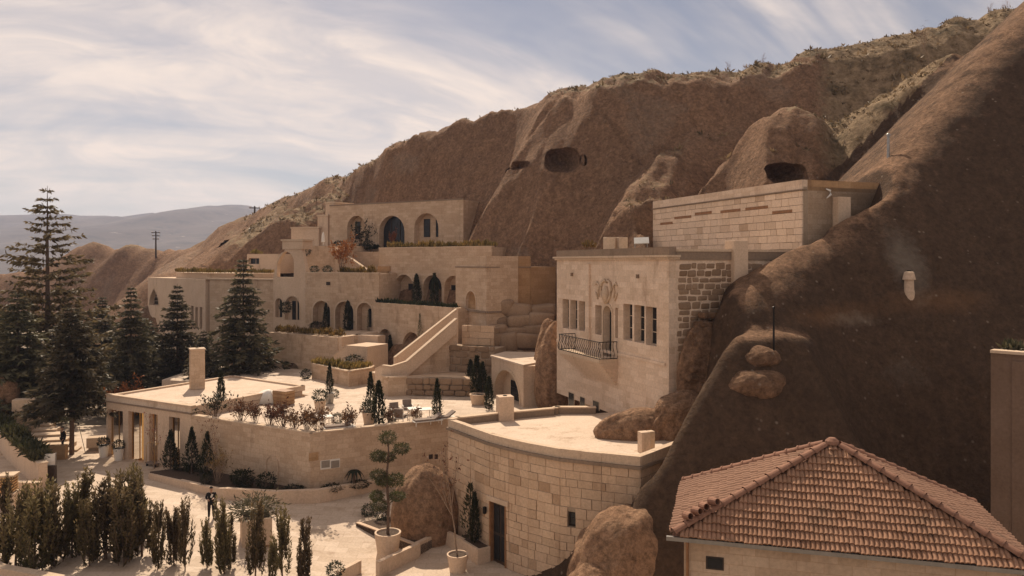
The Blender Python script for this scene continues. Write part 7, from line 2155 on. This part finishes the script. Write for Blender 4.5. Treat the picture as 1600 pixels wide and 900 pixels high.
# ================================================================ people
def skin_mesh(name, pts, edges, rad, mat, parent, sub=2, root=0):
    me = bpy.data.meshes.new(name)
    bm = bmesh.new(); lay = bm.verts.layers.skin.verify()
    vs = []
    for p, r_ in zip(pts, rad):
        v = bm.verts.new(p); v[lay].radius = (r_[0], r_[1]) if isinstance(r_, tuple) else (r_, r_); vs.append(v)
    for a, b in edges: bm.edges.new((vs[a], vs[b]))
    bm.verts.ensure_lookup_table(); vs[root][lay].use_root = True
    bm.to_mesh(me); bm.free(); me.materials.append(mat)
    o = bpy.data.objects.new(name, me); COL.objects.link(o)
    o.parent = parent
    o.modifiers.new('skin', 'SKIN').use_smooth_shade = True
    s_ = o.modifiers.new('sub', 'SUBSURF'); s_.levels = sub; s_.render_levels = sub
    return o
def person(label, loc, rz, hands, stride=0.0, cap=False):
    t = thing('person', label, 'person', loc); t.rotation_euler = (0, 0, rz)
    # faces -Y; hands: (left, right) wrist positions
    sh, el = [], []
    P = [(0, 0, 0.95), (0, 0.01, 1.15), (0, 0.0, 1.38), (0, -0.01, 1.49), (0, -0.03, 1.58), (0, -0.035, 1.68), (0, -0.02, 1.75)]
    Rr = [(0.15, 0.11), (0.14, 0.10), (0.16, 0.10), 0.052, (0.068, 0.08), (0.075, 0.095), (0.05, 0.06)]
    E = [(0, 1), (1, 2), (2, 3), (3, 4), (4, 5), (5, 6)]
    def add(p, r_, par): P.append(p); Rr.append(r_); E.append((par, len(P) - 1)); return len(P) - 1
    jac = [[(0, 0, 0.90), (0, 0.01, 1.15), (0, 0, 1.37), (0, -0.005, 1.47)], [(0.19, 0.145), (0.18, 0.135), (0.185, 0.125), 0.075], [(0, 1), (1, 2), (2, 3)]]
    tro = [[(0, 0, 0.93)], [(0.155, 0.12)], []]
    def addto(S_, p, r_, par): S_[0].append(p); S_[1].append(r_); S_[2].append((par, len(S_[0]) - 1)); return len(S_[0]) - 1
    for k, sx in enumerate((-1, 1)):
        wr = Vector(hands[k]); s0 = Vector((sx * 0.19, 0, 1.40)); mid = (s0 + wr) / 2 + Vector((sx * 0.09, 0.10, -0.08))
        a = add(tuple(s0), 0.052, 2); a = add(tuple(mid), 0.043, a); a = add(tuple(wr), 0.029, a)
        d = (wr - mid).normalized(); side = d.cross(Vector((0, 0, 1))).normalized() if abs(d.z) < 0.9 else Vector((0, 1, 0))
        pm_ = add(tuple(wr + d * 0.06), (0.036, 0.018), a)
        for f in range(4):
            b = wr + d * 0.09 + side * (0.026 * (f - 1.5)); j = add(tuple(b), 0.0095, pm_); add(tuple(b + d * (0.055 + 0.012 * (1 if f in (1, 2) else 0)) + Vector((0, -0.01, -0.02))), 0.008, j)
        j = add(tuple(wr + d * 0.03 + side * 0.045), 0.011, a); add(tuple(wr + d * 0.08 + side * 0.06), 0.009, j)
        q = addto(jac, tuple(s0), 0.075, 2); q = addto(jac, tuple(mid), 0.066, q); addto(jac, tuple(wr - d * 0.02), 0.05, q)
        st_ = stride * sx
        hp = Vector((sx * 0.10, 0, 0.88)); kn = Vector((sx * 0.11, -0.02 - st_ * 0.5, 0.49)); an = Vector((sx * 0.12, 0.02 - st_, 0.08))
        a = add(tuple(hp), 0.085, 0); a = add(tuple(kn), 0.055, a); a = add(tuple(an), 0.038, a); add((an.x, an.y - 0.16, 0.035), (0.036, 0.028), a)
        q = addto(tro, tuple(hp), 0.105, 0); q = addto(tro, tuple(kn), 0.078, q); addto(tro, (an.x, an.y, 0.10), 0.062, q)
        shn = skin_mesh('shoe', [(an.x, an.y + 0.05, 0.05), (an.x, an.y - 0.06, 0.05), (an.x, an.y - 0.19, 0.04)], [(0, 1), (1, 2)], [(0.045, 0.045), (0.048, 0.045), (0.04, 0.03)], M['cloth_black'], t, 1)
    body = skin_mesh('body', P, E, Rr, M['skin'], t)
    skin_mesh('jacket', jac[0], jac[2], jac[1], M['cloth_black'], t)
    skin_mesh('trousers', tro[0], tro[2], tro[1], M['cloth_black'], t)
    mb = MB()
    bm = bmesh.new(); bmesh.ops.create_uvsphere(bm, u_segments=14, v_segments=10, radius=1.0)
    for v in list(bm.verts):
        if v.co.z < -0.15 and v.co.y < 0.35: bm.verts.remove(v)
    for v in bm.verts: v.co = Vector((v.co.x * 0.092, v.co.y * 0.115 - 0.015, v.co.z * 0.10 + 1.70))
    me = bpy.data.meshes.new('hair'); bm.to_mesh(me); bm.free(); me.materials.append(M['hair'])
    o = bpy.data.objects.new('hair', me); COL.objects.link(o); o.parent = t
    # face: nose, eyes, mouth, ears
    for nm, c, s_, m in (('nose', (0, -0.135, 1.635), (0.012, 0.016, 0.022), 'skin'), ('eye', (-0.032, -0.118, 1.66), (0.011, 0.008, 0.007), 'hair'), ('eye', (0.032, -0.118, 1.66), (0.011, 0.008, 0.007), 'hair'), ('mouth', (0, -0.118, 1.595), (0.024, 0.008, 0.005), 'redleaf'), ('ear', (-0.078, -0.02, 1.65), (0.01, 0.02, 0.032), 'skin'), ('ear', (0.078, -0.02, 1.65), (0.01, 0.02, 0.032), 'skin')):
        bm = bmesh.new(); bmesh.ops.create_icosphere(bm, subdivisions=2, radius=1.0)
        for v in bm.verts: v.co = Vector((v.co.x * s_[0] + c[0], v.co.y * s_[1] + c[1], v.co.z * s_[2] + c[2]))
        me = bpy.data.meshes.new(nm); bm.to_mesh(me); bm.free(); me.materials.append(M[m]); o = bpy.data.objects.new(nm, me); COL.objects.link(o); o.parent = t
    return t
g = G(330, 811, 0.0); g.z = float(gz(g.x, g.y))
t = person('man in a black jacket with a pale chest mark standing in the court', g, 0.35, ((-0.16, -0.26, 1.16), (0.13, -0.28, 1.20)))
mb = MB(); mb.box((0, 0, 0), (0.10, 0.012, 0.20)); o = mb.build('chest_mark', M['white'], None); o.parent = t; o.location = (0.03, -0.136, 1.30); o.rotation_euler = (0, 0.4, 0)
g = G(98, 703, 0.35)
t2 = person('person in dark clothes walking down beside the court spruce', (g.x, g.y, 0.3), -0.6, ((-0.30, 0.02, 0.86), (0.30, -0.12, 0.88)), 0.12)
mb = MB(); mb.tube([(0.30, -0.15, 0.86), (0.42, -0.42, 0.02)], 0.012, 5); o = mb.build('walking_stick', M['iron']); o.location = t2.location; o.rotation_euler = t2.rotation_euler
tag(o, 'thin dark stick held by the person beside the court spruce', 'stick')
for k, (u, v) in enumerate(((106, 700), (133, 706))):
    c = P3(121, 655, 56); e = G(u, v, 0.05)
    mb = MB(); mb.tube([c, e], 0.02, 5); o = mb.build('guy_wire', M['iron']); tag(o, ['left', 'right'][k] + ' wire bracing the trunk of the court spruce', 'wire')
